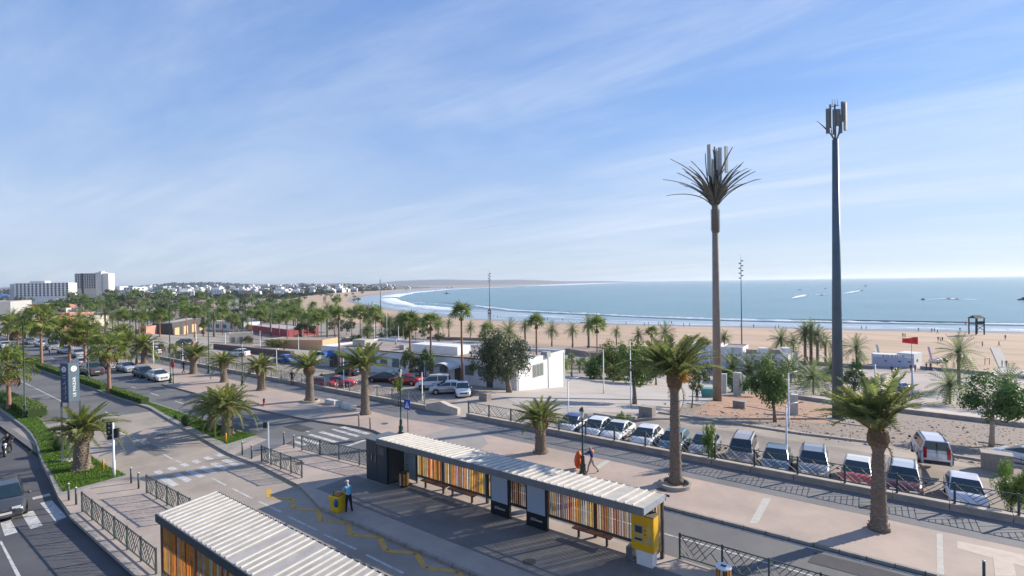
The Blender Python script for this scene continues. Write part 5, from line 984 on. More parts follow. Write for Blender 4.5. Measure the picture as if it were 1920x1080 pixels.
q = at(1925, 872); car('hatch', q, 2.7, WH, 'white car cut by the right edge of the picture'); q = at(1680, 730); car('hatch', q, 2.55, (.5, .53, .57), 'silver car on the rose promenade behind the windswept palm')
for (px, py, k, ang, c, lb) in ((867, 740, 'hatch', -.75, WH, 'white hatchback with dark rear window, rightmost in the left car park'), (838, 737, 'hatch', 3.9, (.45, .46, .47), 'silver car between the white van and white hatchback'), (812, 729, 'van', 3.85, WH, 'white van parked left of the silver car'), (762, 720, 'coupe', 3.4, RD, 'dark red low car in the left car park'), (722, 716, 'sedan', 3.5, BK, 'black car behind the tall pavement palm'),
                               (653, 702, 'suv', 3.2, (.02, .045, .085), 'dark navy estate before the white building'), (635, 724, 'coupe', .62, (.42, .02, .045), 'bright red sports car behind the fence'), (603, 728, 'hatch', .6, (.40, .02, .04), 'second red car at the fence left of the sports car'), (560, 683, 'hatch', 3.3, WH, 'white car by the blue one near the pedestrians'), (532, 680, 'hatch', 3.3, (.02, .12, .45), 'small bright blue car near the pedestrians'),
                               (447, 668, 'hatch', 3.6, WH, 'white car beyond the fence near the dark retaining wall'), (345, 648, 'suv', 3.3, BK, 'black car beyond the fence at the dark restaurant'), (340, 672, 'sedan', 3.3, (.05, .07, .10), 'dark saloon beyond the fence under the white pole'), (285, 664, 'hatch', 3.3, WH, 'white car beyond the fence behind the round palm')): car(k, at(px, py), ang, c, lb)
for (px, py, k, c, lb) in ((297, 713, 'hatch', (.68, .68, .67), 'white hatchback at the end of the kerbside row'), (270, 706, 'hatch', (.06, .085, .10), 'dark blue-grey car second from the end of the kerbside row'), (238, 696, 'sedan', (.40, .41, .43), 'silver saloon third in the kerbside row'), (208, 690, 'sedan', (.45, .46, .47), 'silver car partly hidden by the median palm'), (146, 669, 'hatch', SI, 'grey hatchback beside the pavement palm'), (122, 662, 'sedan', (.5, .5, .5), 'pale car behind the fan palm trunk'), (98, 655, 'van', (.2, .2, .22), 'dark van far along the kerb'), (78, 650, 'hatch', (.5, .5, .52), 'pale car far along the kerb'), (55, 645, 'sedan', DG, 'dark car far along the kerb at the left'), (28, 637, 'suv', (.1, .12, .14), 'dark car at the left edge of the kerbside row')):
    q = P(px, py, -.125); car(k, q, 0.0, c, lb, 'cars parked along the boulevard kerb')
for (px, py, k, c, lb) in ((172, 702, 'pickup', (.07, .08, .085), 'dark pickup-like car driving beside the median hedge'), (152, 686, 'hatch', (.55, .56, .56), 'white car driving ahead of the dark pickup'), (20, 662, 'sedan', (.25, .29, .34), 'blue-grey car on the far carriageway at the left edge'), (8, 652, 'hatch', (.5, .5, .5), 'pale car far back on the carriageway')):
    q = P(px, py, -.125); car(k, q, pi if px > 100 else pi, c, lb, 'cars driving on the far carriageway')
# the large car on the near road, coming towards the camera
q = P(4, 962, -.295); big = car('hatch', Vector((q.x - .4, q.y + 0.1, -.295)), -.12, (.05, .055, .065), 'dark grey car with chrome grille waiting at the near crosswalk', 'cars on the near road'); big.scale = (1.1, 1.08, 1.05)
chev = MB(); chev.add([(2.045, -.09, .60), (2.045, .0, .68), (2.045, .09, .60), (2.045, .05, .60), (2.045, 0, .64), (2.045, -.05, .60)], [(0, 5, 4, 1), (1, 4, 3, 2)]); chev.obj('chevron_badge', chrome, big)
MB().box(2.02, -.62, .30, 2.05, .62, .33).obj('chrome_strip', chrome, big); MB().box(2.0, -.45, .565, 2.03, .45, .585).obj('chrome_strip', chrome, big)
for k, o in PROTO.items():
    def kill(x):
        for c in KIDS.get(x.name, []): kill(c)
        bpy.data.objects.remove(x)
    kill(o)
# ------------------------------------------------------------------ people
skin = mat('skin', (.38, .22, .15), .6, s=8); hairg = mat('grey_hair', (.42, .40, .38), .8); hairb = mat('dark_hair', (.03, .022, .018), .8); shoe = mat('dark_shoe', (.02, .02, .02), .6)
def cloth(n, c): return mat('cloth_' + n, c, .85, s=6, v=.12)
def human(name, pose, mats, hands=True):
    """pose: joint -> (x, y, z); body faces +Y. mats: skin, top, trousers, shoes, hair, sleeve(z)"""
    J = dict(pelvis=(0, 0, .95), waist=(0, 0, 1.08), chest=(0, .01, 1.30), neck=(0, .0, 1.48), head=(0, .03, 1.56), crown=(0, .02, 1.70), shl=(-.17, 0, 1.42), shr=(.17, 0, 1.42), ell=(-.24, -.02, 1.15), elr=(.24, -.02, 1.15), wrl=(-.26, .08, .92), wrr=(.26, .08, .92), hal=(-.26, .10, .85), har=(.26, .10, .85),
             hipl=(-.09, 0, .92), hipr=(.09, 0, .92), knl=(-.10, .02, .50), knr=(.10, .02, .50), anl=(-.10, 0, .09), anr=(.10, 0, .09), tol=(-.11, .15, .03), tor=(.11, .15, .03))
    J.update(pose); R = dict(pelvis=.135, waist=.125, chest=.15, neck=.055, head=.088, crown=.07, shl=.07, shr=.07, ell=.045, elr=.045, wrl=.03, wrr=.03, hal=.034, har=.034, hipl=.098, hipr=.098, knl=.062, knr=.062, anl=.045, anr=.045, tol=.036, tor=.036)
    E = [('pelvis', 'waist'), ('waist', 'chest'), ('chest', 'neck'), ('neck', 'head'), ('head', 'crown'), ('chest', 'shl'), ('chest', 'shr'), ('shl', 'ell'), ('shr', 'elr'), ('ell', 'wrl'), ('elr', 'wrr'), ('wrl', 'hal'), ('wrr', 'har'), ('pelvis', 'hipl'), ('pelvis', 'hipr'), ('hipl', 'knl'), ('hipr', 'knr'), ('knl', 'anl'), ('knr', 'anr'), ('anl', 'tol'), ('anr', 'tor')]
    names = list(J); vs = [Vector(J[n]) for n in names]; es = [(names.index(a), names.index(b)) for a, b in E]; rad = [R[n] for n in names]
    if hands:
        for s in 'lr':
            w_, h_ = Vector(J['wr' + s]), Vector(J['ha' + s]); d = (h_ - w_).normalized(); sx = d.cross(Vector((0, 1, .2))).normalized(); hi = names.index('ha' + s)
            for k, (off, ln) in enumerate(((-.032, .062), (-.011, .072), (.011, .068), (.032, .052), (.05, .04))):
                a = h_ + sx * off * .8 + d * .02; b = a + d * ln * .6 + sx * (off * .3); c = b + d * ln * .3 + Vector((0, -.02, 0)); i0 = len(vs); vs += [a, b, c]; rad += [.011, .0095, .008]; es += [(hi, i0), (i0, i0 + 1), (i0 + 1, i0 + 2)]
    me = bpy.data.meshes.new(name); me.from_pydata(vs, es, []); o = bpy.data.objects.new('tmp', me); COL.objects.link(o); sk = o.modifiers.new('s', 'SKIN'); sv = me.skin_vertices[0].data
    for i, r_ in enumerate(rad): sv[i].radius = (r_, r_ * (.72 if i < 3 else 1)); sv[i].use_root = (i == 0)
    o.modifiers.new('u', 'SUBSURF').levels = 2; o.modifiers['u'].render_levels = 2
    dg = bpy.context.evaluated_depsgraph_get(); m2 = bpy.data.meshes.new_from_object(o.evaluated_get(dg)); bpy.data.objects.remove(o); m2.name = name; m2.materials.clear()
    for k in ('skin', 'top', 'trousers', 'shoes', 'hair'): m2.materials.append(mats[k])
    segs = [(Vector(J[a]), Vector(J[b]), a, b) for a, b in E]; hd = Vector(J['head']); cr = Vector(J['crown'])
    for p in m2.polygons:
        c = p.center; best = min(segs, key=lambda s: (c - (s[0] + (s[1] - s[0]) * max(0, min(1, (c - s[0]).dot(s[1] - s[0]) / max(1e-6, (s[1] - s[0]).length_squared))))).length); a, b = best[2], best[3]
        if b in ('crown', 'head'): up = (cr - hd).normalized(); k = 4 if (c - hd).dot(up) > .05 or ((c - hd).y < -.02 and (c - hd).dot(up) > -.04) else 0
        elif b in ('tol', 'tor'): k = 3
        elif b in ('knl', 'knr', 'anl', 'anr', 'hipl', 'hipr'): k = 2
        elif b in ('hal', 'har'): k = 0
        elif b in ('wrl', 'wrr') and mats.get('short'): k = 0
        elif a == 'pelvis' and c.z < Vector(J['pelvis']).z + .05: k = 2
        elif b == 'neck' and (c - Vector(J['neck'])).length < .055: k = 0
        else: k = 1
        p.material_index = k; p.use_smooth = True
    return m2
def face(mb_parent, J=(0, .03, 1.60)):
    x, y, z = J; MB().sphere((x, y + .095, z - .01), .014, 0, 5, 4).obj('nose', skin, mb_parent)
    for s in (-1, 1): MB().sphere((x + s * .03, y + .078, z + .02), .009, 0, 5, 4).obj('eye', shoe, mb_parent); MB().sphere((x + s * .088, y, z), .02, 0, 5, 4).obj('ear', skin, mb_parent)
    MB().box(x - .02, y + .082, z - .05, x + .02, y + .09, z - .042).obj('mouth', mat('lips', (.25, .09, .07), .6), mb_parent)
def person(me, p, ang, label, group=None, sc=1.0):
    o = link('person', me, None, p, ang, sc=sc); tag(o, label, 'person', group); return o
def faceto(v): return atan2(v[1], v[0]) - pi / 2
# street cleaner with the yellow wheeled bin, seen from behind, leaning a little to the left over it
q = P(654, 963, -.122); dirL = Vector((-RX, -RY, 0)); ang = faceto((dirL * .75 + Vector((FX, FY, 0)) * .65))
me = human('person', dict(head=(-.02, .10, 1.55), crown=(-.02, .11, 1.68), neck=(0, .06, 1.46), chest=(0, .04, 1.28), shl=(-.17, .05, 1.40), shr=(.17, .05, 1.40), ell=(-.22, .22, 1.16), elr=(.23, .20, 1.14), wrl=(-.16, .44, 1.08), wrr=(.12, .43, 1.06), hal=(-.15, .50, 1.06), har=(.11, .50, 1.04), knl=(-.11, .03, .50), knr=(.12, -.03, .50), anl=(-.12, .06, .09), anr=(.13, -.12, .09), tol=(-.13, .22, .03), tor=(.14, .03, .03)),
           dict(skin=skin, top=cloth('light_blue', (.20, .45, .62)), trousers=cloth('navy', (.015, .02, .04)), shoes=shoe, hair=cloth('cap', (.45, .42, .40)), short=True))
pc = person(me, q, ang, 'man in light blue shirt and dark trousers bending over a yellow wheeled bin', sc=1.03); face(pc, (-.02, .10, 1.60))
MB().lathe([(.10, 0), (.098, .06), (.03, .10)], n=10).obj('cap', MATS['cloth_cap'], pc, loc=(-.02, .09, 1.625)); MB().box(-.07, .13, 1.63, .03, .24, 1.642).obj('cap_peak', MATS['cloth_cap'], pc)
q2 = P(634, 962, -.122); yb = thing('wheeled_bin', 'yellow wheeled rubbish bin pushed by the man in the light blue shirt', 'wheeled bin', q2, .25)
ybm = mat('bin_yellow', (.72, .50, .01), .45, s=2, v=.12)
m = MB(); m.add([(-.24, -.24, .08), (.24, -.24, .08), (.24, .24, .08), (-.24, .24, .08), (-.31, -.32, .98), (.31, -.32, .98), (.31, .32, .98), (-.31, .32, .98), (-.27, -.28, .98), (.27, -.28, .98), (.27, .28, .98), (-.27, .28, .98), (-.22, -.22, .4), (.22, -.22, .4), (.22, .22, .4), (-.22, .22, .4)],
    [(0, 3, 2, 1), (0, 1, 5, 4), (1, 2, 6, 5), (2, 3, 7, 6), (3, 0, 4, 7), (4, 5, 9, 8), (5, 6, 10, 9), (6, 7, 11, 10), (7, 4, 8, 11), (8, 9, 13, 12), (9, 10, 14, 13), (10, 11, 15, 14), (11, 8, 12, 15), (12, 13, 14, 15)]); m.obj('tub', ybm, yb)
MB().box(-.35, -.36, .95, .35, -.31, 1.01).obj('rim', ybm, yb); MB().box(-.35, .31, .95, .35, .36, 1.01).obj('rim', ybm, yb)
for s in (-1, 1): MB().tube([(s * .2 - .03, .24, .1), (s * .2 + .03, .24, .1)], .1, 10).obj('wheel', rubber, yb); MB().tube([(s * .2 - .03, -.2, .08), (s * .2 + .03, -.2, .08)], .08, 10).obj('wheel', rubber, yb)
MB().sphere((.18, -.36, .68), .17, 0, 8, 6, (.9, .45, 1.3)).obj('blue_bag', mat('bag_blue', (.01, .10, .26), .4), yb); MB().tube([(-.12, -.1, .5), (-.2, -.12, 1.32)], .025, 6).obj('broom_handle', shoe, yb); MB().box(-.16, -.2, .75, .22, .2, 1.02).obj('rubbish', mat('rubbish_orange', (.45, .16, .05), .8), yb)
# walking man with orange sacks by the lantern post
q = P(1110, 887); ang = faceto((dirL * .95 + Vector((FX, FY, 0)) * .1))
me = human('person', dict(head=(0, .10, 1.54), crown=(0, .10, 1.67), neck=(0, .06, 1.46), chest=(0, .03, 1.28), shl=(-.18, .05, 1.40), shr=(.18, .05, 1.40), ell=(-.22, .25, 1.25), elr=(.22, .24, 1.22), wrl=(-.12, .48, 1.22), wrr=(.14, .46, 1.18), hal=(-.11, .55, 1.22), har=(.13, .53, 1.18), knl=(-.10, .20, .52), knr=(.10, -.10, .50), anl=(-.10, .28, .10), anr=(.10, -.42, .14), tol=(-.11, .43, .04), tor=(.11, -.30, .03)),
           dict(skin=skin, top=cloth('navy_top', (.02, .04, .22)), trousers=cloth('beige', (.36, .30, .24)), shoes=shoe, hair=hairg))
pw = person(me, q, ang, 'walking man in orange and navy top with beige trousers beside the lantern post', sc=1.0); face(pw, (0, .10, 1.59))
MB().sphere((0, .0, 1.36), .2, 0, 12, 7, (1.02, .72, .62)).obj('orange_yoke', mat('cloth_orange', (.75, .20, .06), .8), pw)
q = P(1084, 883); sk_ = thing('orange_sack', 'pair of bright orange sacks carried in front of the walking man', 'sacks', q, -AV); so = mat('sack_orange', (.80, .12, .015), .5, s=6, v=.2)
for k, (dx, tilt, s_) in enumerate(((-.30, .30, 1.0), (.02, .22, .85))):
    MB().tube([(dx - tilt, .08 * k, .10), (dx - tilt * .7, .03, .22), (dx - tilt * .3, .02, .50), (dx + tilt * .2, 0, .85), (dx + tilt * .6, 0, 1.12), (dx + tilt * .75, 0, 1.22)], [.08 * s_, .20 * s_, .23 * s_, .17 * s_, .08, .02], 9).obj('sack', so, sk_)
MB().tube([(.05, 0, 1.18), (.25, .03, 1.30), (.42, .05, 1.12), (.46, .05, .9)], [.03, .10, .12, .05], 8).obj('sack', so, sk_)
# motorcyclist
q = P(14, 852, -.295); ang = -.35; mc = thing('motorcycle', 'black motorcycle riding down the near road towards the camera', 'motorcycle', q, ang)
for x in (-.62, .68): w_ = MB().tube([(x, -.06, .3), (x, .06, .3)], .3, 16).obj('wheel', rubber, mc); MB().tube([(x, -.065, .3), (x, .065, .3)], .2, 12).obj('rim', rimm, w_)
MB().tube([(-.7, 0, .75), (-.2, 0, .72), (.2, 0, .85), (.45, 0, .8)], [.1, .16, .2, .12], 8).obj('body', mat('moto_black', (.02, .02, .024), .3), mc); MB().box(-.3, -.14, .25, .25, .14, .6).obj('engine', steel2, mc); MB().tube([(.68, 0, .3), (.45, 0, 1.0)], .05, 8).obj('fork', rimm, mc)
MB().tube([(.4, -.38, 1.08), (.48, 0, 1.0), (.4, .38, 1.08)], .02, 6).obj('handlebar', steel, mc); MB().sphere((.62, 0, .88), .12, 0, 10, 6).obj('headlight', lightm, mc); MB().box(.5, -.16, .85, .56, .16, 1.2).obj('windshield', cglass, mc)
for s in (-1, 1): MB().tube([(.42, s * .3, 1.08), (.40, s * .4, 1.25)], .012, 5).obj('mirror_stalk', steel, mc); MB().sphere((.40, s * .42, 1.27), .06).obj('mirror', steel, mc)
me = human('person', dict(pelvis=(0, -.25, .85), waist=(0, -.20, .98), chest=(0, -.10, 1.20), neck=(0, -.02, 1.38), head=(0, .03, 1.46), crown=(0, .04, 1.60), shl=(-.18, -.04, 1.32), shr=(.18, -.04, 1.32), ell=(-.34, .10, 1.12), elr=(.34, .10, 1.12), wrl=(-.36, .34, 1.08), wrr=(.36, .34, 1.08), hal=(-.36, .41, 1.08), har=(.36, .41, 1.08), hipl=(-.12, -.22, .82), hipr=(.12, -.22, .82), knl=(-.24, .18, .66), knr=(.24, .18, .66), anl=(-.22, -.02, .28), anr=(.22, -.02, .28), tol=(-.22, .14, .22), tor=(.22, .14, .22)),
           dict(skin=skin, top=cloth('black_jacket', (.02, .02, .022)), trousers=cloth('black_trousers', (.02, .02, .025)), shoes=shoe, hair=hairb))
rd = person(me, q + Vector((0, 0, 0)), ang - pi / 2, 'rider in black jacket sitting on the motorcycle on the near road'); face(rd, (0, .03, 1.50))
MB().box(-.30, .5, .0, .3, .5, .0)
# passers-by: shared bodies in a few poses
M_ = lambda top_, tr, hair=hairb: dict(skin=skin, top=top_, trousers=tr, shoes=shoe, hair=hair)
dk, bl_, wt_, rdc, jn = cloth('dark', (.03, .03, .035)), cloth('blue', (.04, .08, .2)), cloth('white', (.6, .6, .6)), cloth('red', (.4, .03, .03)), cloth('jeans', (.05, .07, .12))
walk = dict(knl=(-.10, .16, .52), knr=(.10, -.06, .50), anl=(-.10, .24, .09), anr=(.10, -.32, .12), tol=(-.11, .39, .04), tor=(.11, -.20, .03), ell=(-.24, -.10, 1.16), elr=(.24, .06, 1.16), wrl=(-.25, -.12, .92), wrr=(.25, .24, .96), hal=(-.25, -.11, .86), har=(.25, .29, .92))
PM = [human('person', walk, M_(dk, jn), False), human('person', walk, M_(bl_, dk), False), human('person', {}, M_(dk, dk), False), human('person', {}, M_(wt_, jn), False), human('person', walk, M_(rdc, jn), False)]
ppl = [(344, 700, 0, .4, 'person in dark clothes walking on the pavement right of the no-entry sign'), (548, 722, 2, 1.2, 'person in long dark clothes standing on the promenade path'), (93, 667, 3, .2, 'person in pale top crossing the far carriageway'), (1307, 754, 2, .5, 'man in dark top standing by the turquoise skip'), (521, 668, 3, 2.0, 'left person of the pair beside the blue car'), (533, 667, 0, 2.2, 'right person of the pair beside the blue car'), (1514, 682, 4, 1.1, 'person in red among the row of four palms')]
for px, py, k, a, lb in ppl: person(PM[k], at(px, py), a, lb, sc=1.05)
for i, (px, py, k) in enumerate(((1672, 700, 0), (1680, 700, 1), (1708, 697, 2), (1716, 697, 2), (1737, 694, 0), (1745, 694, 2), (1879, 689, 2), (1887, 689, 4))): person(PM[k], at(px, py), i * 1.3, ('person walking left of a pair on the rose promenade before the event container', 'person walking right of a pair on the rose promenade before the event container', 'person sitting-like figure left of the flag post base', 'figure right of the flag post base', 'figure at the promenade wall right of the container, left one', 'figure at the promenade wall right of the container, right one', 'dark-clad person at the foot of the boardwalk', 'red-clad person at the foot of the boardwalk')[i], sc=.95)
for i, (px, py) in enumerate(((1693, 633), (1697, 633), (1759, 640), (1763, 641), (1767, 641), (1722, 622), (1747, 623), (1752, 622), (1758, 626), (1800, 622), (1624, 618), (1460, 616), (1454, 617), (1413, 615), (1388, 616), (1293, 612), (1282, 612), (1259, 608), (1234, 610), (1208, 611), (1216, 610), (1174, 609), (1027, 601), (1034, 604), (1055, 603), (1615, 618), (1885, 637), (938, 597), (933, 597), (926, 596), (757, 583), (1842, 650), (1873, 650))):
    person(PM[i % 4], P(px, py, ZB + .02 if py > 612 else ZB - .1), i * 1.7, 'tiny distant person on the sand or at the waterline', 'distant beachgoers', sc=.92)
# ------------------------------------------------------------------ antennas
def cyl_mast(px, py, pt, r0, r1, m, name, label, cat): q = at(px, py); h = top(q, px, pt) - q.z; t = thing(name, label, cat, q); MB().tube([(0, 0, 0), (0, 0, h)], [r0, r1], 20).obj('mast', m, t); return t, h, q
antb = mat('antenna_brown', (.27, .24, .215), .75, c2=(.22, .185, .16), s=1.2); antl = mat('antenna_leaf', (.17, .17, .15), .7, c2=(.07, .07, .06), s=3); panm = mat('antenna_panel', (.42, .43, .42), .5, s=2)
t, h, q = cyl_mast(1345, 752, 395, .56, .38, antb, 'palm_antenna', 'very tall brown phone mast disguised as a palm', 'phone mast'); sc_px = dep(q) / FPX
MB().tube([(0, 0, h - 42 * sc_px), (0, 0, h + 1)], .42, 16).obj('sleeve', mat('sleeve_scaly', (.25, .22, .19), .9, c2=(.15, .13, .11), s=6, bump=1), t)
bt = MB(); 
for i in range(130):
    a = i * 2.4; z = h - 40 * sc_px + i / 130 * 42 * sc_px; bt.bar((cos(a) * .4, sin(a) * .4, z), (cos(a) * .56, sin(a) * .56, z + .12), .08)
bt.obj('bark_stub', MATS['sleeve_scaly'], t, kind='stuff')
AF = []
for k, dr in enumerate((.30, .95, 1.55)):
    mb = MB(); n = 12; pts = [Vector((u, 0, .34 * u - dr * .55 * u * u)) for u in [i / n for i in range(n + 1)]]; mb.tube(pts, [.010 * (1.2 - i / n) for i in range(n + 1)], 4)
    for i in range(40):
        u = .12 + .87 * i / 40; j = min(int(u * n), n - 1); p = pts[j].lerp(pts[j + 1], u * n - j); w_ = .042 * sin(pi * min(1, u * .9 + .12)) + .008; d_ = pts[j + 1] - pts[j]; d_.normalize()
        for s in (-1, 1): mb.add([p, p + d_ * .024, p + d_ * .05 + Vector((0, s * w_, -.012)), p + d_ * .026 + Vector((0, s * w_ * .9, -.014))], [(0, 1, 2, 3)])
    AF.append(mb.mesh('frond', antl))
r = random.Random(5)
for i in range(54):
    u = i / 54; el = radians(88 - 46 * u ** .9 + r.uniform(-4, 6)); az = i * 2.39996; d = Vector((cos(az) * cos(el), sin(az) * cos(el), sin(el))); l = (104 - 8 * u + r.uniform(-26, 6)) * sc_px if u > .25 else r.uniform(80, 120) * sc_px; o = link('frond', AF[0 if u < .22 else 1 if i % 3 else 2], t, (0, 0, h - .1 + u * .2), rot=orient(d, r.uniform(-.4, .4)), sc=(l, l * .6, l * .85))
for k, (dx, z0, z1) in enumerate(((-12, 330, 272), (8, 345, 278), (20, 325, 276), (-4, 345, 300), (2, 320, 285))):
    za, zb_ = top(q, 1340, z0) - q.z, top(q, 1340, z1) - q.z; x, y = RX * dx * sc_px, RY * dx * sc_px; MB().box(-.22, -.11, za, .22, .11, zb_).obj('antenna_panel', panm, t, loc=(x - FX * .3, y - FY * .3, 0), rz=AV * 0 + atan2(RY, RX) + (k - 1) * .5)
MB().tube([(0, 0, h), (0, 0, top(q, 1335, 275) - q.z)], .1, 8).obj('upper_pole', antl, t)
t, h, q = cyl_mast(1571, 786, 262, .56, .30, mat('mast_blue', (.085, .13, .17), .5, c2=(.065, .105, .14), s=.6), 'antenna_mast', 'tallest blue-grey phone mast carrying grey antenna panels', 'phone mast'); sc_px = dep(q) / FPX
Z = lambda py: top(q, 1565, py) - q.z
MB().tube([(0, 0, Z(262)), (0, 0, Z(196))], .1, 8).obj('upper_pole', antl, t)
for dx, z0, z1, w_ in ((-14, 250, 204, .32), (-9, 240, 196, .14), (-2, 252, 205, .2), (5, 236, 205, .5), (15, 228, 191, .36), (19, 245, 193, .3), (10, 250, 215, .25)): MB().box(-w_ / 2, -.12, Z(z0), w_ / 2, .12, Z(z1)).obj('antenna_panel', mat('panel_dark_grey', (.16, .17, .165), .6, s=2) if dx < 17 else panm, t, loc=(RX * dx * sc_px * 1.0, RY * dx * sc_px, 0), rz=atan2(RY, RX) + dx * .03)
o = link('frond', AF[0], t, (0, 0, Z(262)), rot=orient(Vector((-RX, -RY, .75))), sc=48 * sc_px)
for k in range(8):
    a = k * .8; MB().tube([(0, 0, Z(268)), (cos(a) * .45, sin(a) * .45, Z(250)), (cos(a) * .5, sin(a) * .5, Z(236 + (k % 3) * 4))], .035, 5).obj('cable', antl, t)
for dx in (-5, 0, 5): MB().tube([(RX * dx * sc_px, RY * dx * sc_px, Z(198)), (RX * dx * sc_px, RY * dx * sc_px, Z(186))], .03, 5).obj('antenna_rod', antl, t)
MB().bar((-.35, 0, Z(199)), (.35, 0, Z(199)), .06).obj('crossbar', antl, t); MB().box(-1.0, -1.0, -.1, 1.0, 1.0, .12).obj('foundation', conc, t)
# cabinets, skip and flag
cabm = mat('cabinet_white', (.60, .61, .58), .5, s=2, v=.1)
for px, py, w_, hp, lb in ((1382, 742, 1.1, 42, 'large white equipment cabinet right of the palm-shaped antenna'), (1358, 738, .7, 36, 'narrow white equipment cabinet touching the palm-shaped antenna'), (1394, 738, .55, 32, 'small white equipment cabinet behind the large one'), (1489, 779, .8, 38, 'white cabinet with door beside the grey pole')):
    q = at(px, py); hh = hp * dep(q) / FPX; c = thing('equipment_cabinet', lb, 'cabinet', q, .2); MB().box(-w_ / 2, 0, 0, w_ / 2, w_ * .9, hh).obj('housing', cabm, c); MB().box(-w_ / 2 - .03, -.03, hh, w_ / 2 + .03, w_ * .9 + .03, hh + .06).obj('lid', cabm, c); MB().box(-w_ / 2 + .08, -.015, .12, w_ / 2 - .08, -.003, hh - .12).obj('door', mat('door_grey', (.5, .51, .49), .5), c)
q = at(1328, 745); c = thing('waste_skip', 'turquoise skip left of the palm-shaped antenna foot', 'skip', q, .2); tq = mat('turquoise', (.09, .32, .30), .6); m = MB(); m.add([(-.8, -.5, .15), (.8, -.5, .15), (.8, .5, .15), (-.8, .5, .15), (-.95, -.65, 1.2), (.95, -.65, 1.2), (.95, .65, 1.2), (-.95, .65, 1.2)], [(0, 3, 2, 1), (4, 5, 6, 7), (0, 1, 5, 4), (1, 2, 6, 5), (2, 3, 7, 6), (3, 0, 4, 7)]); m.obj('tub', tq, c); MB().box(-1.0, -.7, 1.2, 1.0, .7, 1.3).obj('lid', tq, c)
q = at(1710, 742); hp = top(q, 1709, 632) - q.z; t = thing('flag', 'large red flag flying from the white post', 'flag', q); MB().tube([(0, 0, 0), (0, 0, hp)], .04, 6).obj('flagpole', steel2, t); mb = MB(); n = 10; sp_ = dep(q) / FPX
Lf = 27 * sp_; vs = []
for i in range(n + 1):
    u = i / n
    for j in range(5): v = j / 4; c = Vector((RX, RY, 0)) * (12 * sp_ - u * Lf * 1.05) + Vector((FX, FY, 0)) * sin(u * 7) * .25; vs.append(c + Vector((0, 0, hp - v * 14 * sp_ * (1 - u * .4) - u * 5 * sp_ * (.4 if j else .5))))
for v in vs: v -= Vector((RX, RY, 0)) * 0
mb.add(vs, [(i * 5 + j, i * 5 + j + 1, i * 5 + 6 + j, i * 5 + 5 + j) for i in range(n) for j in range(4)], 0, True); mb.obj('cloth', mat('flag_red', (.75, .02, .02), .7, s=1, v=.05), t)
# ------------------------------------------------------------------ buildings near the beach
wallw = mat('white_wall', (.78, .78, .80), .85, c2=(.60, .60, .62), s=.4, det=8); roofb = mat('roof_felt', (.36, .29, .25), .95, c2=(.27, .22, .19), s=.3, det=8); shutter = mat('shutter', (.16, .19, .18), .6); frm = mat('window_frame', (.35, .36, .35), .5); roofd = mat('parapet_tile', (.20, .15, .12), .9, s=3)
bA, bB = at(640, 690), at(925, 727); dv_ = (bB - bA); dv_.z = 0; dX = dv_.normalized(); ang = atan2(dX.y, dX.x); zb_ = min(bA.z, bB.z) - .1
def lo(px, py_, base=None):   # distance along the facade for a picture column
    r_ = ray(px, 700); # intersect vertical plane through bA along dX
    n = Vector((-dX.y, dX.x, 0)); t_ = (bA - Vector((0, 0, H))).dot(n) / r_.dot(n); p = Vector((0, 0, H)) + r_ * t_; return (p - bA).dot(dX)
cA, cB = at(969, 722), at(1064, 704); zb_ = cB.z - .1; s0, s1 = lo(603, 0), lo(969, 0); hA = top(cA, 969, 663) - zb_; dp = min(17.0, (cB - cA).length) * .74
wb_ = thing('beach_building', 'long low white building with flat brown roof behind the left car park', 'building', (bA.x, bA.y, zb_), ang)
MB().box(s0, 0, 0, s1, dp, hA - .35).obj('wall', wallw, wb_); rf = MB().box(s0 + .3, .3, hA - .345, s1 - .3, dp - .3, hA - .3).obj('roof', roofb, wb_)
for b_ in ((s0, 0, s1, .3), (s0, dp - .3, s1, dp), (s0, .3, s0 + .3, dp - .3), (s1 - .3, .3, s1, dp - .3), (lo(690, 0), 6, s1 - .31, 6.3)): MB().box(b_[0], b_[1], hA - .345, b_[2], b_[3], hA + .05).obj('parapet', wallw, rf)
MB().box(lo(700, 0), -.12, hA - .1, s1, -.002, hA + .08).obj('coping', roofd, wb_)
for px in (700, 720, 742, 806, 832, 880, 905): x = lo(px, 0); w = MB().box(x - .75, -.03, hA - 2.3, x + .75, .02, hA - .95).obj('window', frm, wb_); MB().box(x - .66, -.05, hA - 2.2, x - .03, -.033, hA - 1.05).obj('pane', shutter, w); MB().box(x + .03, -.05, hA - 2.2, x + .66, -.033, hA - 1.05).obj('pane', shutter, w)
for px in (790, 858, 918, 630, 622): x = lo(px, 0); MB().box(x - .5, -.03, 0, x + .5, .02, hA - 1.1).obj('door', mat('door_dark', (.10, .09, .085), .6), wb_)
for px, mcol, lb in ((846, wallw, 'white'), (622, mat('porch_blue', (.04, .12, .32), .5), 'blue')):
    x = lo(px, 0); pr = MB(); n = 8
    ar = [(x + cos(pi - pi * k / n) * 1.5, 2.6 + sin(pi * k / n) * .7) for k in range(n + 1)]
    pr.add([(a, -2.2, b) for a, b in ar] + [(a, -.01, b) for a, b in ar] + [(a, -2.2, b + .08) for a, b in ar] + [(a, -.01, b + .08) for a, b in ar], [(k, k + 1, n + 2 + k, n + 1 + k) for k in range(n)] + [(2 * n + 2 + k, 3 * n + 3 + k, 3 * n + 4 + k, 2 * n + 3 + k) for k in range(n)] + [(k, 2 * n + 2 + k, 2 * n + 3 + k, k + 1) for k in range(n)]); p_ = pr.obj('porch_canopy', mcol, wb_, loc=(0, 0, hA - 4.0))
    for xx in (-1.45, 1.37): MB().box(x + xx, -2.15, 0, x + xx + .08, -2.07, 2.65).obj('post', frm, p_)
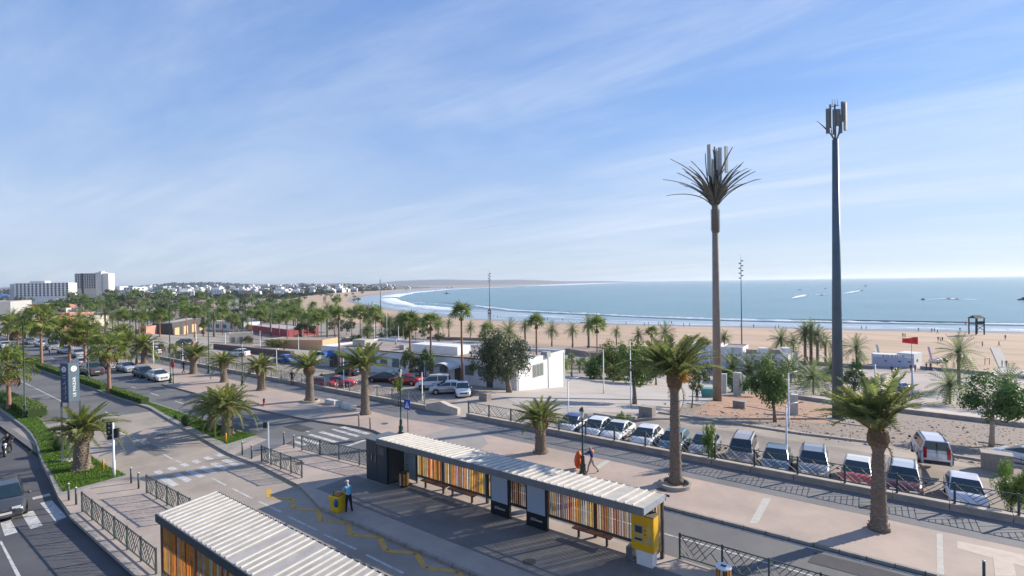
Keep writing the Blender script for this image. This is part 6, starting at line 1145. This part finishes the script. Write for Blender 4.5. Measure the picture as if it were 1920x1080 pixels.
MB().box(lo(871, 0) - .5, -1.6, 0, lo(871, 0) + .6, -1.0, 1.5).obj('blue_crate', MATS['porch_blue'], None, loc=(0, 0, 0)) if 0 else None
q = at(871, 718); b_ = MB().box(-.5, 0, 0, .5, .5, 1.4).obj('blue_board', MATS['porch_blue'], loc=q, rz=ang); tag(b_, 'blue box under the white porch of the long building', 'box')
w = MB().box(s1 - .02, dp * .30, hA - 2.6, s1 + .04, dp * .52, hA - .9).obj('window', frm, wb_)
for k in range(3): MB().box(s1 + .045, dp * (.31 + .07 * k), hA - 2.5, s1 + .06, dp * (.365 + .07 * k), hA - 1.0).obj('pane', shutter, w)
for k in (.02, .62, .98): MB().box(s1 + .002, dp * k, 0, s1 + .1, dp * k + .12, hA - .2).obj('drain_pipe', paintw, wb_)
MB().box(lo(780, 0), -.9, 0, lo(700, 0) - 6, -.002, zb_ * 0 + max(.8, bA.z - zb_ + .5)).obj('plinth', conc, wb_) if 0 else None
MB().box(lo(745, 0), 3, hA - .34, lo(745, 0) + 9, 6, hA + .9).obj('roof_house', wallw, wb_); MB().box(s0 + 3, 4, hA - .34, s0 + 6, 6, hA + .8).obj('roof_house', sheetm, wb_)
for k in range(4): MB().box(s0 + 14 + k * 8, 4 + k % 2 * 3, hA - .3, s0 + 15 + k * 8, 5 + k % 2 * 3, hA + .45).obj('roof_unit', MATS['window_frame'], wb_)
for k in range(5): MB().tube([(s0 + 8 + k * 6.5, 9, hA - .3), (s0 + 8 + k * 6.5, 9, hA + .6)], .12, 8).obj('vent_pipe', frm, wb_)
def block(px0, px1, pyb, pyt, depth, m, name, label, wins=(), roofm=roofb, cat='building', rows=1, parapet=.25, wcol=shutter, back=None, a=None):
    A, B = at(px0, pyb[0]), at(px1, pyb[1]); dd = B - A; dd.z = 0; L_ = dd.length; zb0 = min(A.z, B.z) - .1; hh = max(.6, top(A, px0, pyt) - zb0); t = thing(name, label, cat, (A.x, A.y, zb0), atan2(dd.y, dd.x))
    MB().box(0, 0, 0, L_, depth, hh).obj('wall', m, t); MB().box(.15, .15, hh, L_ - .15, depth - .15, hh + .03).obj('roof', roofm, t)
    for bx_ in ((0, 0, L_, .15), (0, depth - .15, L_, depth), (0, .15, .15, depth - .15), (L_ - .15, .15, L_, depth - .15)): MB().box(bx_[0], bx_[1], hh, bx_[2], bx_[3], hh + parapet).obj('parapet', m, t)
    for i in range(wins if isinstance(wins, int) else 0):
        for j in range(rows):
            x = L_ * (i + .5) / wins; z0 = hh * (j + .3) / rows; w_ = L_ / wins * .5; w = MB().box(x - w_ / 2, -.04, z0, x + w_ / 2, .03, z0 + hh / rows * .45).obj('window', frm, t); MB().box(x - w_ / 2 + .06, -.06, z0 + .06, x + w_ / 2 - .06, -.043, z0 + hh / rows * .45 - .06).obj('pane', wcol, w)
    return t, L_, hh
pinkw = mat('red_wall', (.45, .10, .12), .85, c2=(.36, .08, .1), s=.4); salmon = mat('salmon_wall', (.60, .28, .22), .85, c2=(.5, .24, .19), s=.4); ochre = mat('ochre_wall', (.62, .38, .20), .85, c2=(.55, .32, .2), s=.3); cream = mat('cream_wall', (.60, .54, .45), .85, s=.5); dkw = mat('dark_wall', (.09, .08, .08), .8, s=2)
block(457, 541, (620, 632), 609, 12, pinkw, 'red_building', 'long low red-walled building with pale roof edge', 0, sheetm)
block(388, 457, (618, 622), 603, 8, wallw, 'white_shop', 'low white shop row left of the long red wall', 5); block(323, 384, (628, 626), 607, 6, dkw, 'restaurant', 'dark restaurant front with ochre opening under a pale roof', 4, sheetm, wcol=ochre)
block(274, 322, (626, 627), 613, 3, salmon, 'salmon_wall_block', 'salmon pink wall left of the dark restaurant', 0, sheetm, cat='wall'); block(430, 475, (644, 646), 627, 5, cream, 'kiosk', 'small cream kiosk with pale canopy below the red building', 3)
block(500, 605, (650, 658), 637, 7, ochre, 'ochre_terrace', 'low ochre terrace wall left of the white building', 0, dirt, cat='wall', parapet=.1); block(400, 545, (654, 672), 645, .8, mat('dark_brick', (.16, .12, .11), .9, s=4), 'retaining_wall', 'dark brown retaining wall behind the left car park', 0, dirt, cat='wall', parapet=.05)
block(103, 131, (602, 604), 588, 12, salmon, 'salmon_house', 'salmon house with flat pale roof among the left palms', 2, sheetm); block(20, 60, (592, 592), 566, 14, mat('grey_gable', (.42, .42, .41), .85), 'grey_hall', 'grey windowless hall gable among the red roofs', 0); block(55, 105, (580, 582), 570, 16, salmon, 'red_roof_house', 'long salmon house behind the grey hall', 5); block(88, 124, (590, 590), 578, 8, cream, 'cream_house', 'cream flat house with white hatch behind the palms', 2, sheetm)
block(0, 24, (582, 582), 572, 10, salmon, 'red_roof_house', 'salmon house at the left edge behind the palms', 2); block(130, 205, (614, 612), 603, 6, cream, 'canopy_hall', 'long pale canopy roof behind the fan palms', 0, paintw, parapet=.1); block(165, 220, (594, 594), 586, 6, wallw, 'white_hut', 'low white hut under the grove palms', 4)
t, L_, hh = block(60, 100, (620, 622), 608, 8, salmon, 'tiled_house', 'house with orange tiled roof behind the left fan palms', 0)
orm = mat('roof_tile', (.50, .18, .10), .85, s=4); MB().add([(-.4, -.4, hh + .3), (L_ + .4, -.4, hh + .3), (L_ + .4, 8.4, hh + .3), (-.4, 8.4, hh + .3), (L_ * .3, 4, hh + 3), (L_ * .7, 4, hh + 3)], [(0, 1, 5, 4), (1, 2, 5), (2, 3, 4, 5), (3, 0, 4), (0, 3, 2, 1)]).obj('tiled_roof', orm, t)
block(345, 365, (582, 582), 575, 10, wallw, 'white_roof_hall', 'white flat roof hall in the left grove', 0, paintw); block(406, 425, (580, 582), 574, 10, mat('pale_blue', (.35, .42, .52), .8), 'blue_roof_hall', 'pale blue flat hall in the left grove', 0); block(347, 395, (572, 572), 566, 12, salmon, 'far_red_house', 'low reddish house beyond the left grove', 4)
block(640, 760, (640, 640), 636, 10, mat('roof_mauve', (.36, .28, .30), .9), 'beach_hut_row', 'low mauve beach hut row behind the flagpoles', 0, roofb); block(700, 745, (640, 644), 632, 3, wallw, 'boat_store', 'small white slanted store behind the flagpoles', 0, paintw)
block(800, 950, (636, 640), 632, 1.5, roofb, 'promenade_wall', 'low brown wall along the beach behind the white building', 0, roofb, cat='wall', parapet=.1); block(1060, 1100, (662, 668), 655, 9, roofb, 'brown_terrace', 'low brown roof terrace right of the white annex', 0); block(1095, 1330, (668, 680), 661, 1.2, roofb, 'promenade_wall', 'low dark wall along the beach behind the tree cluster', 0, roofb, cat='wall', parapet=.1)
block(1290, 1345, (690, 694), 648, 7, wallw, 'beach_club', 'tall white beach club block left of the palm-shaped antenna', 0); block(1352, 1393, (694, 697), 652, 7, wallw, 'beach_club', 'white rounded beach club block right of the palm-shaped antenna', 1); t, L_, hh = block(1393, 1478, (700, 700), 666, 8, wallw, 'beach_club', 'low white beach club with roof terrace and awnings', 5)
for i in range(4): MB().box(2 + i * 2.4, 2, hh, 3.6 + i * 2.4, 4, hh + .9 + .3 * (i % 2)).obj('roof_awning', paintw if i % 2 else roofb, t)
q0, q1 = at(1478, 700), at(1496, 688); dd = q1 - q0; dd.z = 0; ew = thing('end_wall', 'bright white end wall of the beach club facing the row of palms', 'wall', (q0.x, q0.y, q1.z), atan2(dd.y, dd.x)); MB().box(0, 0, 0, dd.length, .3, top(q0, 1478, 668) - q0.z).obj('wall_body', wallw, ew)
for x0, x1, a_, b_ in ((1496, 1640, 680, 690), (1725, 1930, 690, 708)): block(x0, x1, (a_ + 2, b_ + 2), a_ - 3, .6, mat('sea_wall', (.26, .27, .31), .85, s=2), 'sea_wall', 'low blue-grey sea wall along the rose promenade %s the event container' % ('left of' if x0 < 1600 else 'right of'), 0, conc, cat='wall', parapet=.05)
# event container with city name
t, L_, hh = block(1637, 1714, (686, 690), 664, 3.2, mat('container_blue', (.50, .53, .68), .6, c2=(.42, .45, .6), s=1), 'event_container', 'pale blue and white event container on the sand with AGADIR in big letters', 0, paintw, parapet=.02)
MB().box(0, -.02, hh * .8, L_, -.004, hh).obj('white_band', paintw, t)
text('A G A D I R', hh * .30, mat('letter_grey', (.12, .13, .15), .6), t, (L_ * .5, -.03, hh * .80), (pi / 2, 0, 0)); 
for x_ in (.28, .62, .85): MB().box(L_ * x_, -.03, hh * .45, L_ * (x_ + .07), -.022, hh * .55).obj('printed_emblem', MATS['letter_grey'], t)
t, L_, hh = block(1714, 1729, (690, 686), 664, 3.2, paintw, 'white_screen', 'white end screen joined to the event container', 0, paintw, parapet=.02); MB().box(L_ * .3, -.03, hh * .4, L_ * .5, -.02, hh * .6).obj('palm_print', MATS['letter_grey'], t)
for (px, py, pt, dx, c, lb) in ((1648, 672, 646, -6, (.35, .60, .66), 'pale turquoise feather flag leaning over the event container'), (1747, 684, 650, -8, (.55, .42, .55), 'pink and white feather flag beside the parked jet skis')):
    q = at(px, py); z1 = top(q, px, pt) - q.z; s_ = dep(q) / FPX; f = thing('feather_flag', lb, 'flag', q); MB().tube([(0, 0, 0), (RX * dx * s_, RY * dx * s_, z1)], .03, 5).obj('rod', paintw, f); MB().add([Vector((RX, RY, 0)) * (dx * u * s_ + o_ * s_) + Vector((0, 0, z1 * u)) for u in (.25, .6, 1) for o_ in (0, 4)], [(0, 1, 3, 2), (2, 3, 5, 4)]).obj('cloth', mat('flag_' + lb.split()[0], c, .8), f)
for i in range(4): q = at(1752 + i * 6, 680 - i % 2 * 1); b_ = MB().tube([(-1.1, 0, .35), (-.3, 0, .6), (.4, 0, .65), (1.1, 0, .4)], [.3, .42, .36, .12], 8).obj('jet_ski', mat('jetski_dark', (.06, .065, .08), .4) if i % 2 else paintw, loc=q, rz=i * .7); tag(b_, '%s jet ski in the cluster on the sand beside the feather flag' % ('white leftmost', 'dark second', 'white third', 'dark rightmost')[i], 'jet ski', 'jet skis on the sand')
# pergola at the right edge
q = at(1900, 745); pg = thing('pergola', 'white slatted pergola at the right edge of the promenade', 'pergola', q); zt_ = top(q, 1900, 696) - q.z; pme = MB().box(-.05, 0, 0, .05, 5, .14).mesh('pergola_slat', paintw)
for i in range(16): link('pergola_slat', pme, pg, (-2 + i * .38, -2, zt_ - .2))
for x_ in (-2, 3.6): MB().box(x_ - .1, -2, 0, x_ + .1, -1.8, zt_ - .2).obj('post', paintw, pg)
MB().box(-2.1, -2.05, zt_ - .34, 3.8, -1.9, zt_ - .2).obj('beam', paintw, pg)
# lifeguard towers
dwd = mat('tower_wood', (.045, .04, .04), .8)
for px, py, pt, w_, lb in ((1831, 627, 591, 18, 'dark lifeguard tower with pitched roof at the waterline on the right'), (918, 599, 580, 6, 'far dark lifeguard tower beside the thin floodlight mast'), (609, 569, 556, 4, 'tiny far lifeguard tower on the wide sand at left')):
    q = P(px, py, ZB); s_ = dep(q) / FPX; h_ = top(q, px, pt) - q.z; w2_ = w_ * s_ / 2 * .85; t = thing('lifeguard_tower', lb, 'lifeguard tower', q, AV * 0 + atan2(RY, RX)); th = max(.12, w2_ * .10)
    for sx in (-1, 1):
        for sy in (-1, 1): MB().box(sx * w2_ - th, sy * w2_ - th, 0, sx * w2_ + th, sy * w2_ + th, h_ * .85).obj('leg', dwd, t)
        MB().bar((-sx * w2_, -w2_, h_ * .22), (sx * w2_, -w2_, h_ * .5), th).obj('brace', dwd, t)
    MB().box(-w2_ * 1.1, -w2_ * 1.1, h_ * .55, w2_ * 1.1, w2_ * 1.1, h_ * .6).obj('platform', dwd, t); MB().box(-w2_, -w2_ * 1.02, h_ * .6, w2_, -w2_ * .95, h_ * .7).obj('railing', dwd, t)
    MB().add([(-w2_ * 1.3, -w2_ * 1.2, h_ * .85), (w2_ * 1.3, -w2_ * 1.2, h_ * .85), (w2_ * 1.3, w2_ * 1.2, h_ * .85), (-w2_ * 1.3, w2_ * 1.2, h_ * .85), (-w2_ * .9, 0, h_), (w2_ * .9, 0, h_)], [(0, 1, 5, 4), (1, 2, 5), (2, 3, 4, 5), (3, 0, 4), (0, 3, 2, 1)]).obj('roof', dwd, t)
q = P(1813, 624, ZB); t = thing('beach_flag', 'small red flag on a thin pole left of the lifeguard tower', 'flag', q); s_ = dep(q) / FPX; MB().tube([(0, 0, 0), (0, 0, 22 * s_)], .06, 5).obj('pole', paintw, t); MB().box(-4 * s_, 0, 17 * s_, 0, .05, 21 * s_).obj('cloth', MATS['flag_red'], t, rz=atan2(RY, RX))
for (px, py, pt, lb) in ((1851, 684, 672, 'left goal-like wooden frame on the sand'), ):
    q = P(px, py, ZB); s_ = dep(q) / FPX; t = thing('wooden_frame', 'small wooden frame on the sand left of the boardwalk', 'frame', q, atan2(RY, RX)); MB().bar((-.5, 0, 0), (-.5, 0, 1.4), .08).obj('post', dwd, t); MB().bar((.5, 0, 0), (.5, 0, 1.4), .08).obj('post', dwd, t); MB().bar((-.55, 0, 1.4), (.55, 0, 1.4), .08).obj('crossbar', dwd, t)
# boats with wakes, harbour breakwater
for px, py, lb, L_ in ((1500, 543.5, 'far boat with white wake left of the antenna mast', 7), (1513, 552.5, 'jet boat with curved wake left of the antenna mast', 7), (1541, 553, 'small boat just left of the antenna mast', 5), (1548, 541, 'small green-sailed boat far out', 5), (1616, 545, 'jet boat with long white wake right of the antenna mast', 6), (1731, 561.5, 'dark rowing boat before the lifeguard tower', 5), (1780, 560, 'boat in white spray, left one of the pair near the tower', 5), (1795, 560.5, 'boat in white spray, right one of the pair near the tower', 5), (838, 550.5, 'dark boat in the curve of the bay', 12), (1623, 536.5, 'tiny dark boat near the horizon', 8)):
    q = P(px, py, ZS); t = thing('boat', lb, 'boat', q, atan2(RY, RX)); s_ = dep(q) / FPX; w_ = max(2.0, L_ * s_ / 2); MB().add([(-w_, -w_ * .25, .5), (w_ * .6, -w_ * .25, .5), (w_, 0, .6), (w_ * .6, w_ * .25, .5), (-w_, w_ * .25, .5), (-w_ * .8, 0, -.4), (w_ * .6, 0, -.4)], [(0, 1, 2, 3, 4), (0, 5, 6, 1), (1, 6, 2), (2, 6, 3), (3, 6, 5, 4), (4, 5, 0)]).obj('hull', dwd if 'dark' in lb else mat('hull_grey', (.15, .17, .18), .6), t); MB().box(-w_ * .3, -w_ * .12, .5, w_ * .1, w_ * .12, .5 + w_ * .3).obj('cabin', dwd if 'dark' in lb else mat('sail_green', (.05, .25, .15), .6) if 'green' in lb else paintw, t)
for a, b, w_ in (((1500, 542.5), (1524, 542), 1), ((1484, 560), (1515, 551.5), 2), ((1530, 553), (1546, 552), 2), ((1580, 551), (1617, 544), 1.5), ((1733, 562), (1800, 559), 1), ((1774, 560), (1800, 561), 2), ((1802, 561), (1835, 562.5), 1)):
    A, B = P(*a, ZS), P(*b, ZS); s_ = dep(A) / FPX; d = (B - A).normalized(); n = Vector((-d.y, d.x, 0)); k = 24; rr = random.Random(int(a[0])); W_ = [w_ * s_ * 4 * sin(pi * (i + .5) / k) * rr.uniform(.5, 1.3) for i in range(k)]; mb = MB()
    mb.add([A.lerp(B, i / (k - 1)) + n * W_[i] * s + Vector((0, 0, .12)) for i in range(k) for s in (-1, 1)], [(2 * i, 2 * i + 2, 2 * i + 3, 2 * i + 1) for i in range(k - 1)]); mb.obj('wake', foam, kind='stuff')
q = P(1922, 562, ZS); rk = thing('breakwater', 'dark rock tip of the breakwater at the right edge of the sea', 'breakwater', q, atan2(RY, RX)); s_ = dep(q) / FPX; rr = random.Random(2); rme = [MB().sphere((0, 0, 0), 1, 0, 6, 4, (1, .8, .7)).mesh('rock', mat('dark_rock', (.07, .075, .08), .9, s=.2)) for _ in range(1)]
for i in range(46): u = rr.random(); x = (-12 + u * 60) * s_; hmax = min(1, (x / s_ + 12) / 18) * 8 * s_; link('rock', rme[0], rk, (x, rr.uniform(-3, 3) * s_, rr.random() * hmax * .8), rr.random() * 6, sc=rr.uniform(1.6, 3.0) * s_)
# ------------------------------------------------------------------ hills and the white town
def hill(name, px0, px1, d0, d1, hf, m, nx=90, ny=14):
    mb = MB(); vs = []
    for i in range(nx + 1):
        px = px0 + (px1 - px0) * i / nx; r_ = ray(px, 540); hl = hypot(r_.x, r_.y); f = r_.x * FX + r_.y * FY
        for j in range(ny + 1): d = d0 + (d1 - d0) * j / ny; vs.append((r_.x / f * d, r_.y / f * d, hf(px, j / ny)))
    mb.add(vs, [(i * (ny + 1) + j, (i + 1) * (ny + 1) + j, (i + 1) * (ny + 1) + j + 1, i * (ny + 1) + j + 1) for i in range(nx) for j in range(ny)], 0, True); return mb.obj(name, m, kind='structure')
sm_ = lambda a, b, x: max(0, min(1, (x - a) / (b - a))) ** 2 * (3 - 2 * max(0, min(1, (x - a) / (b - a))))
HD0, HD1 = 850, 3200
LIM = [(700, 515), (850, 540), (1212, 595), (1613, 655), (1800, 695), (2150, 750), (2630, 795), (3330, 845)]
def lim(d):
    for (a, x), (b, y) in zip(LIM, LIM[1:]):
        if d <= b: return x + (y - x) * (d - a) / (b - a)
    return 845
def hz_(px, u): d = HD0 + (HD1 - HD0) * u; return ZB - .5 + (24 * u ** 1.2 + 2 * sin(px * .05) * u) * sm_(lim(d) + 2, lim(d) - 160, px) + .5 * sm_(lim(d) - 30, lim(d) - 60, px)
townm = mat('town_ground', (.24, .22, .18), .95, c2=(.07, .085, .05), s=.02, det=9)
mb = MB(); NX, NY = 90, 18; vs = []
for i in range(NX + 1):
    for j in range(NY + 1):
        d = HD0 + (HD1 - HD0) * j / NY; px = -700 + (lim(d) + 700) * i / NX; r_ = ray(px, 540); f = r_.x * FX + r_.y * FY; vs.append((r_.x / f * d, r_.y / f * d, hz_(px, j / NY)))
mb.add(vs, [(i * (NY + 1) + j, (i + 1) * (NY + 1) + j, (i + 1) * (NY + 1) + j + 1, i * (NY + 1) + j + 1) for i in range(NX) for j in range(NY)], 0, True); mb.obj('hillside', townm, kind='structure')
hm = mat('wooded_hill', (.05, .065, .045), .95, c2=(.03, .04, .03), s=.02, det=9)
def hh2(px, u):
    e = sin(pi * u); x = (px - 380) / 110; r_ = math.exp(-x * x * 1.2) * 38 + math.exp(-((px - 322) / 14) ** 2) * 12 + math.exp(-((px - 285) / 22) ** 2) * 10; return 8 + e * (6 + r_ * .8 + 2.2 * sin(px * .9) + 2 * sin(px * .37))* sm_(215, 262, px) * sm_(500, 462, px)
hill('wooded_hill', 205, 510, 2900, 3500, hh2, hm, 200, 8)
fh = mat('far_hill', (.15, .14, .13), .95, s=.004)
def hh3(px, u): return -8 + sin(pi * u) * (sm_(655, 760, px) * sm_(1300, 800, px) * 95 + 6 * sin(px * .04))
hill('far_coast_hill', 650, 1310, 8200, 10500, hh3, fh, 90, 6)
hill('far_ridge', -700, 720, 5200, 6800, lambda px, u: -8 + sin(pi * u) * (52 + 7 * sin(px * .02) + 4 * sin(px * .07)) * sm_(760, 600, px), fh, 120, 6)
hill('far_shore_land', 560, 1190, 2300, 8300, lambda px, u: ZB + .0 if 0 else ZB - 1.5, mat('far_sand', (.42, .33, .25), .95), 20, 4) if 0 else None
twm = [mat('town_white', (.74, .73, .71), .85, s=.1, v=.06), mat('town_cream', (.58, .52, .44), .85, s=.1), mat('town_grey', (.36, .37, .40), .85, s=.1), mat('town_pink', (.55, .42, .36), .85, s=.1)]
def house_mesh(m, w_, d_, h_, nx, nz, step=False):
    mb = MB(); mb.box(-w_ / 2, 0, 0, w_ / 2, d_, h_); 
    if step: mb.box(-w_ / 2, d_ * .3, h_, w_ * .1, d_, h_ * 1.3)
    for f_ in (0, 1):
        for i in range(nx):
            for j in range(nz):
                x, z = -w_ / 2 + w_ * (i + .5) / nx, h_ * (j + .35) / nz; ww, hh_ = w_ / nx * .25, h_ / nz * .4
                if f_ == 0: mb.box(x - ww, -.08, z, x + ww, .05, z + hh_, 1)
                else: y = d_ * (i + .5) / nx; mb.box(w_ / 2 - .05, y - d_ / nx * .22, z, w_ / 2 + .08, y + d_ / nx * .22, z + hh_, 1)
    return mb.mesh('house', [m, mat('far_window', (.07, .09, .11), .4)])
HM = [house_mesh(twm[k % 4 if k < 8 else 0], *a) for k, a in enumerate([(22, 14, 12, 5, 4, 1), (16, 14, 9, 3, 3), (34, 16, 16, 8, 5, 1), (20, 12, 10, 4, 3), (14, 12, 14, 3, 4), (28, 14, 11, 6, 3, 1), (18, 12, 8, 4, 2), (40, 16, 13, 9, 4), (24, 16, 15, 5, 5, 1), (12, 10, 7, 2, 2)])]
r = random.Random(21)
def town(px, u, k, s=1.0, lab='white flat-roofed block in the hazy town beyond the palms'):
    d = HD0 + (HD1 - HD0) * u; px = min(px, lim(d) - 8); r_ = ray(px, 540); f = r_.x * FX + r_.y * FY; o = link('town_house', HM[k], None, (r_.x / f * d, r_.y / f * d, hz_(px, u) - 1.5), ang_ + r.uniform(-.5, .5), sc=s); w_ = ('beside the tower hotel' if px < 250 else 'below the left end of the wooded hill' if px < 330 else 'below the wooded hill' if px < 430 else 'right of the wooded hill' if px < 520 else 'over the grove of slim palms' if px < 620 else 'at the far town end by the bay')
    lab = '%s %s %s, %s' % (('stepped white', 'small cream', 'long stepped grey', 'pinkish', 'narrow tall white', 'stepped cream', 'low grey', 'very long pale', 'broad stepped white', 'tiny white')[k], 'town block', w_, 'nearer rows' if u < .2 else 'middle rows' if u < .55 else 'back rows'); tag(o, lab, 'building', 'flat-roofed blocks of the distant town'); return o
ang_ = atan2(RY, RX)
for i in range(290):
    px = r.choice([r.uniform(150, 330), r.uniform(250, 780), r.uniform(200, 600)]); u = r.random() ** 1.0 * .95 + .02; k = r.choice([0, 0, 1, 2, 3, 4, 5, 6, 8, 8, 8, 9, 4, 0])
    if px > 560: u = max(u, .25)
    town(px, u, k, r.uniform(.6, 1.0))
for px, u, k, s in ((215, .02, 8, 1.3), (240, .02, 4, 1.7), (160, .0, 5, 1.0), (195, .03, 2, .9), (490, .13, 4, 1.2), (500, .11, 2, .8), (300, .2, 2, 1.1), (462, .14, 7, .9)): town(px, u, k, s)
# greenery between the blocks, too far away to tell crowns apart
mb = MB()
for i in range(1900):
    u = r.random() ** 1.2; d = HD0 + (HD1 - HD0) * u; px = min(r.uniform(-20, 740), lim(d) - 4); r_ = ray(px, 540); f = r_.x * FX + r_.y * FY; c = Vector((r_.x / f * d, r_.y / f * d, hz_(px, u) + 2)); s_ = r.uniform(3, 6)
    for k in range(9):
        n = Vector((r.gauss(0, 1), r.gauss(0, 1), r.gauss(0, .6))) * s_ * .6; a = Vector((r.gauss(0, 1), r.gauss(0, 1), r.gauss(0, 1))).normalized() * s_ * .6; b_ = a.orthogonal().normalized() * s_ * .5; mb.add([c + n - a, c + n - b_, c + n + a, c + n + b_], [(0, 1, 2, 3)])
mb.obj('town_greenery', mat('far_foliage', (.055, .07, .04), .9, s=.05), kind='stuff')
# the two hotels
def hotel(px0, px1, pyt, pyb, d, nx, nz, name, label, m, style):
    r0_, r1_ = ray(px0, 540), ray(px1, 540); f = lambda r_: r_.x * FX + r_.y * FY; A = Vector((r0_.x, r0_.y, 0)) / f(r0_) * d; B = Vector((r1_.x, r1_.y, 0)) / f(r1_) * (d * 1.0); dd = B - A; L_ = dd.length; zt_ = H + ray((px0 + px1) / 2, pyt).z * d / f(ray((px0 + px1) / 2, pyt)); zb0 = ZB - 1; t = thing(name, label, 'hotel', (A.x, A.y, zb0), atan2(dd.y, dd.x)); hh_ = zt_ - zb0
    zlo = H + ray((px0 + px1) / 2, pyb).z * d / f(ray((px0 + px1) / 2, pyb)) - zb0; s_ = d / FPX
    MB().box(0, .6, 0, L_, 16, hh_).obj('wall', m, t); cw, ch = L_ / nx, (hh_ - zlo) / nz
    wme = MB().box(cw * style[0], -.02, ch * .15, cw * style[1], .62, ch * style[2]).mesh('window', mat('hotel_window', (.05, .06, .075), .4)); sl = MB().box(0, -.5, 0, cw * style[3], .58, hh_ - zlo).mesh('pier', m)
    for i in range(nx):
        link('pier', sl, t, (i * cw, 0, zlo))
        for j in range(nz): link('window', wme, t, (i * cw, 0, zlo + j * ch))
    fl = MB().box(0, -.3, -.1, L_, .58, ch * .14).mesh('floor_band', m)
    for j in range(nz + 1): link('floor_band', fl, t, (0, 0, zlo + j * ch))
    return t, L_, hh_, s_
hw = mat('hotel_white', (.80, .79, .76), .8, s=.1, v=.05); hgm = mat('hotel_grey', (.50, .50, .50), .8, s=.1)
t, L_, hh_, s_ = hotel(27, 128, 531, 556, 800, 14, 6, 'wide_hotel', 'wide white hotel with six rows of slanted balconies on the left skyline', hw, (.42, .98, .85, .45))
MB().box(L_ * .26, 2, hh_, L_ * .55, 12, hh_ + 3.2).obj('roof_house', hw, t); MB().box(-7, .4, 0, -.02, 14, hh_ - .6).obj('side_wing', hgm, t); MB().box(L_ * .25, -6, 0, L_ * .85, -.6, 10 * s_).obj('base_wing', hw, t)
t, L_, hh_, s_ = hotel(141, 179, 513, 541, 840, 9, 9, 'tower_hotel', 'tall grey and white tower hotel on the left skyline', hgm, (.3, .95, .82, .28))
MB().box(L_ * .33, -.8, 0, L_ * .40, .7, hh_ + .5).obj('dark_shaft', dwd, t); MB().box(L_ + 1, -1, 0, L_ + 10, 14, hh_ + 1.5).obj('stair_tower', mat('hotel_beige', (.60, .58, .54), .8, s=.1), t); MB().box(L_ + 10.02, 1, 0, L_ + 20, 14, hh_).obj('end_wing', mat('hotel_wing', (.66, .65, .62), .8, s=.1), t); MB().box(L_ + 4, 2, hh_ + 1.5, L_ + 9, 8, hh_ + 3.4).obj('roof_house', hw, t); MB().box(L_, .2, 0, L_ + .98, 6, hh_).obj('dark_shaft', dwd, t)
for i in range(10): px = r.uniform(132, 246); town(px, .0, r.choice([1, 3, 6, 9]), 1.0, 'low white block at the foot of the tower hotel')
q = P(4, 552, ZB); 
dm = MB(); s_ = 800 / FPX; r_ = ray(3, 540); f = r_.x * FX + r_.y * FY; c_ = Vector((r_.x, r_.y, 0)) / f * 900; dm.sphere((0, 0, 0), 1, 0, 16, 8, (18, 18, 14)); o = dm.obj('blue_dome', mat('dome_blue', (.06, .13, .32), .6), loc=(c_.x, c_.y, ZB + 1)); tag(o, 'blue domed roof at the far left edge behind the trees', 'dome')
# ------------------------------------------------------------------ haze
hb = MB(); hb.box(-73000, -500, -11, 61000, 71000, 100); ho = hb.obj('haze', None, kind='stuff'); ho.data.materials.clear()
hmz = bpy.data.materials.new('haze'); hmz.use_nodes = True; t = hmz.node_tree; t.nodes.clear(); o_ = t.nodes.new('ShaderNodeOutputMaterial'); pv = t.nodes.new('ShaderNodeVolumePrincipled'); pv.inputs['Color'].default_value = (.75, .86, 1, 1); pv.inputs['Density'].default_value = .00007; pv.inputs['Anisotropy'].default_value = .3; t.links.new(pv.outputs[0], o_.inputs['Volume']); ho.data.materials.append(hmz)
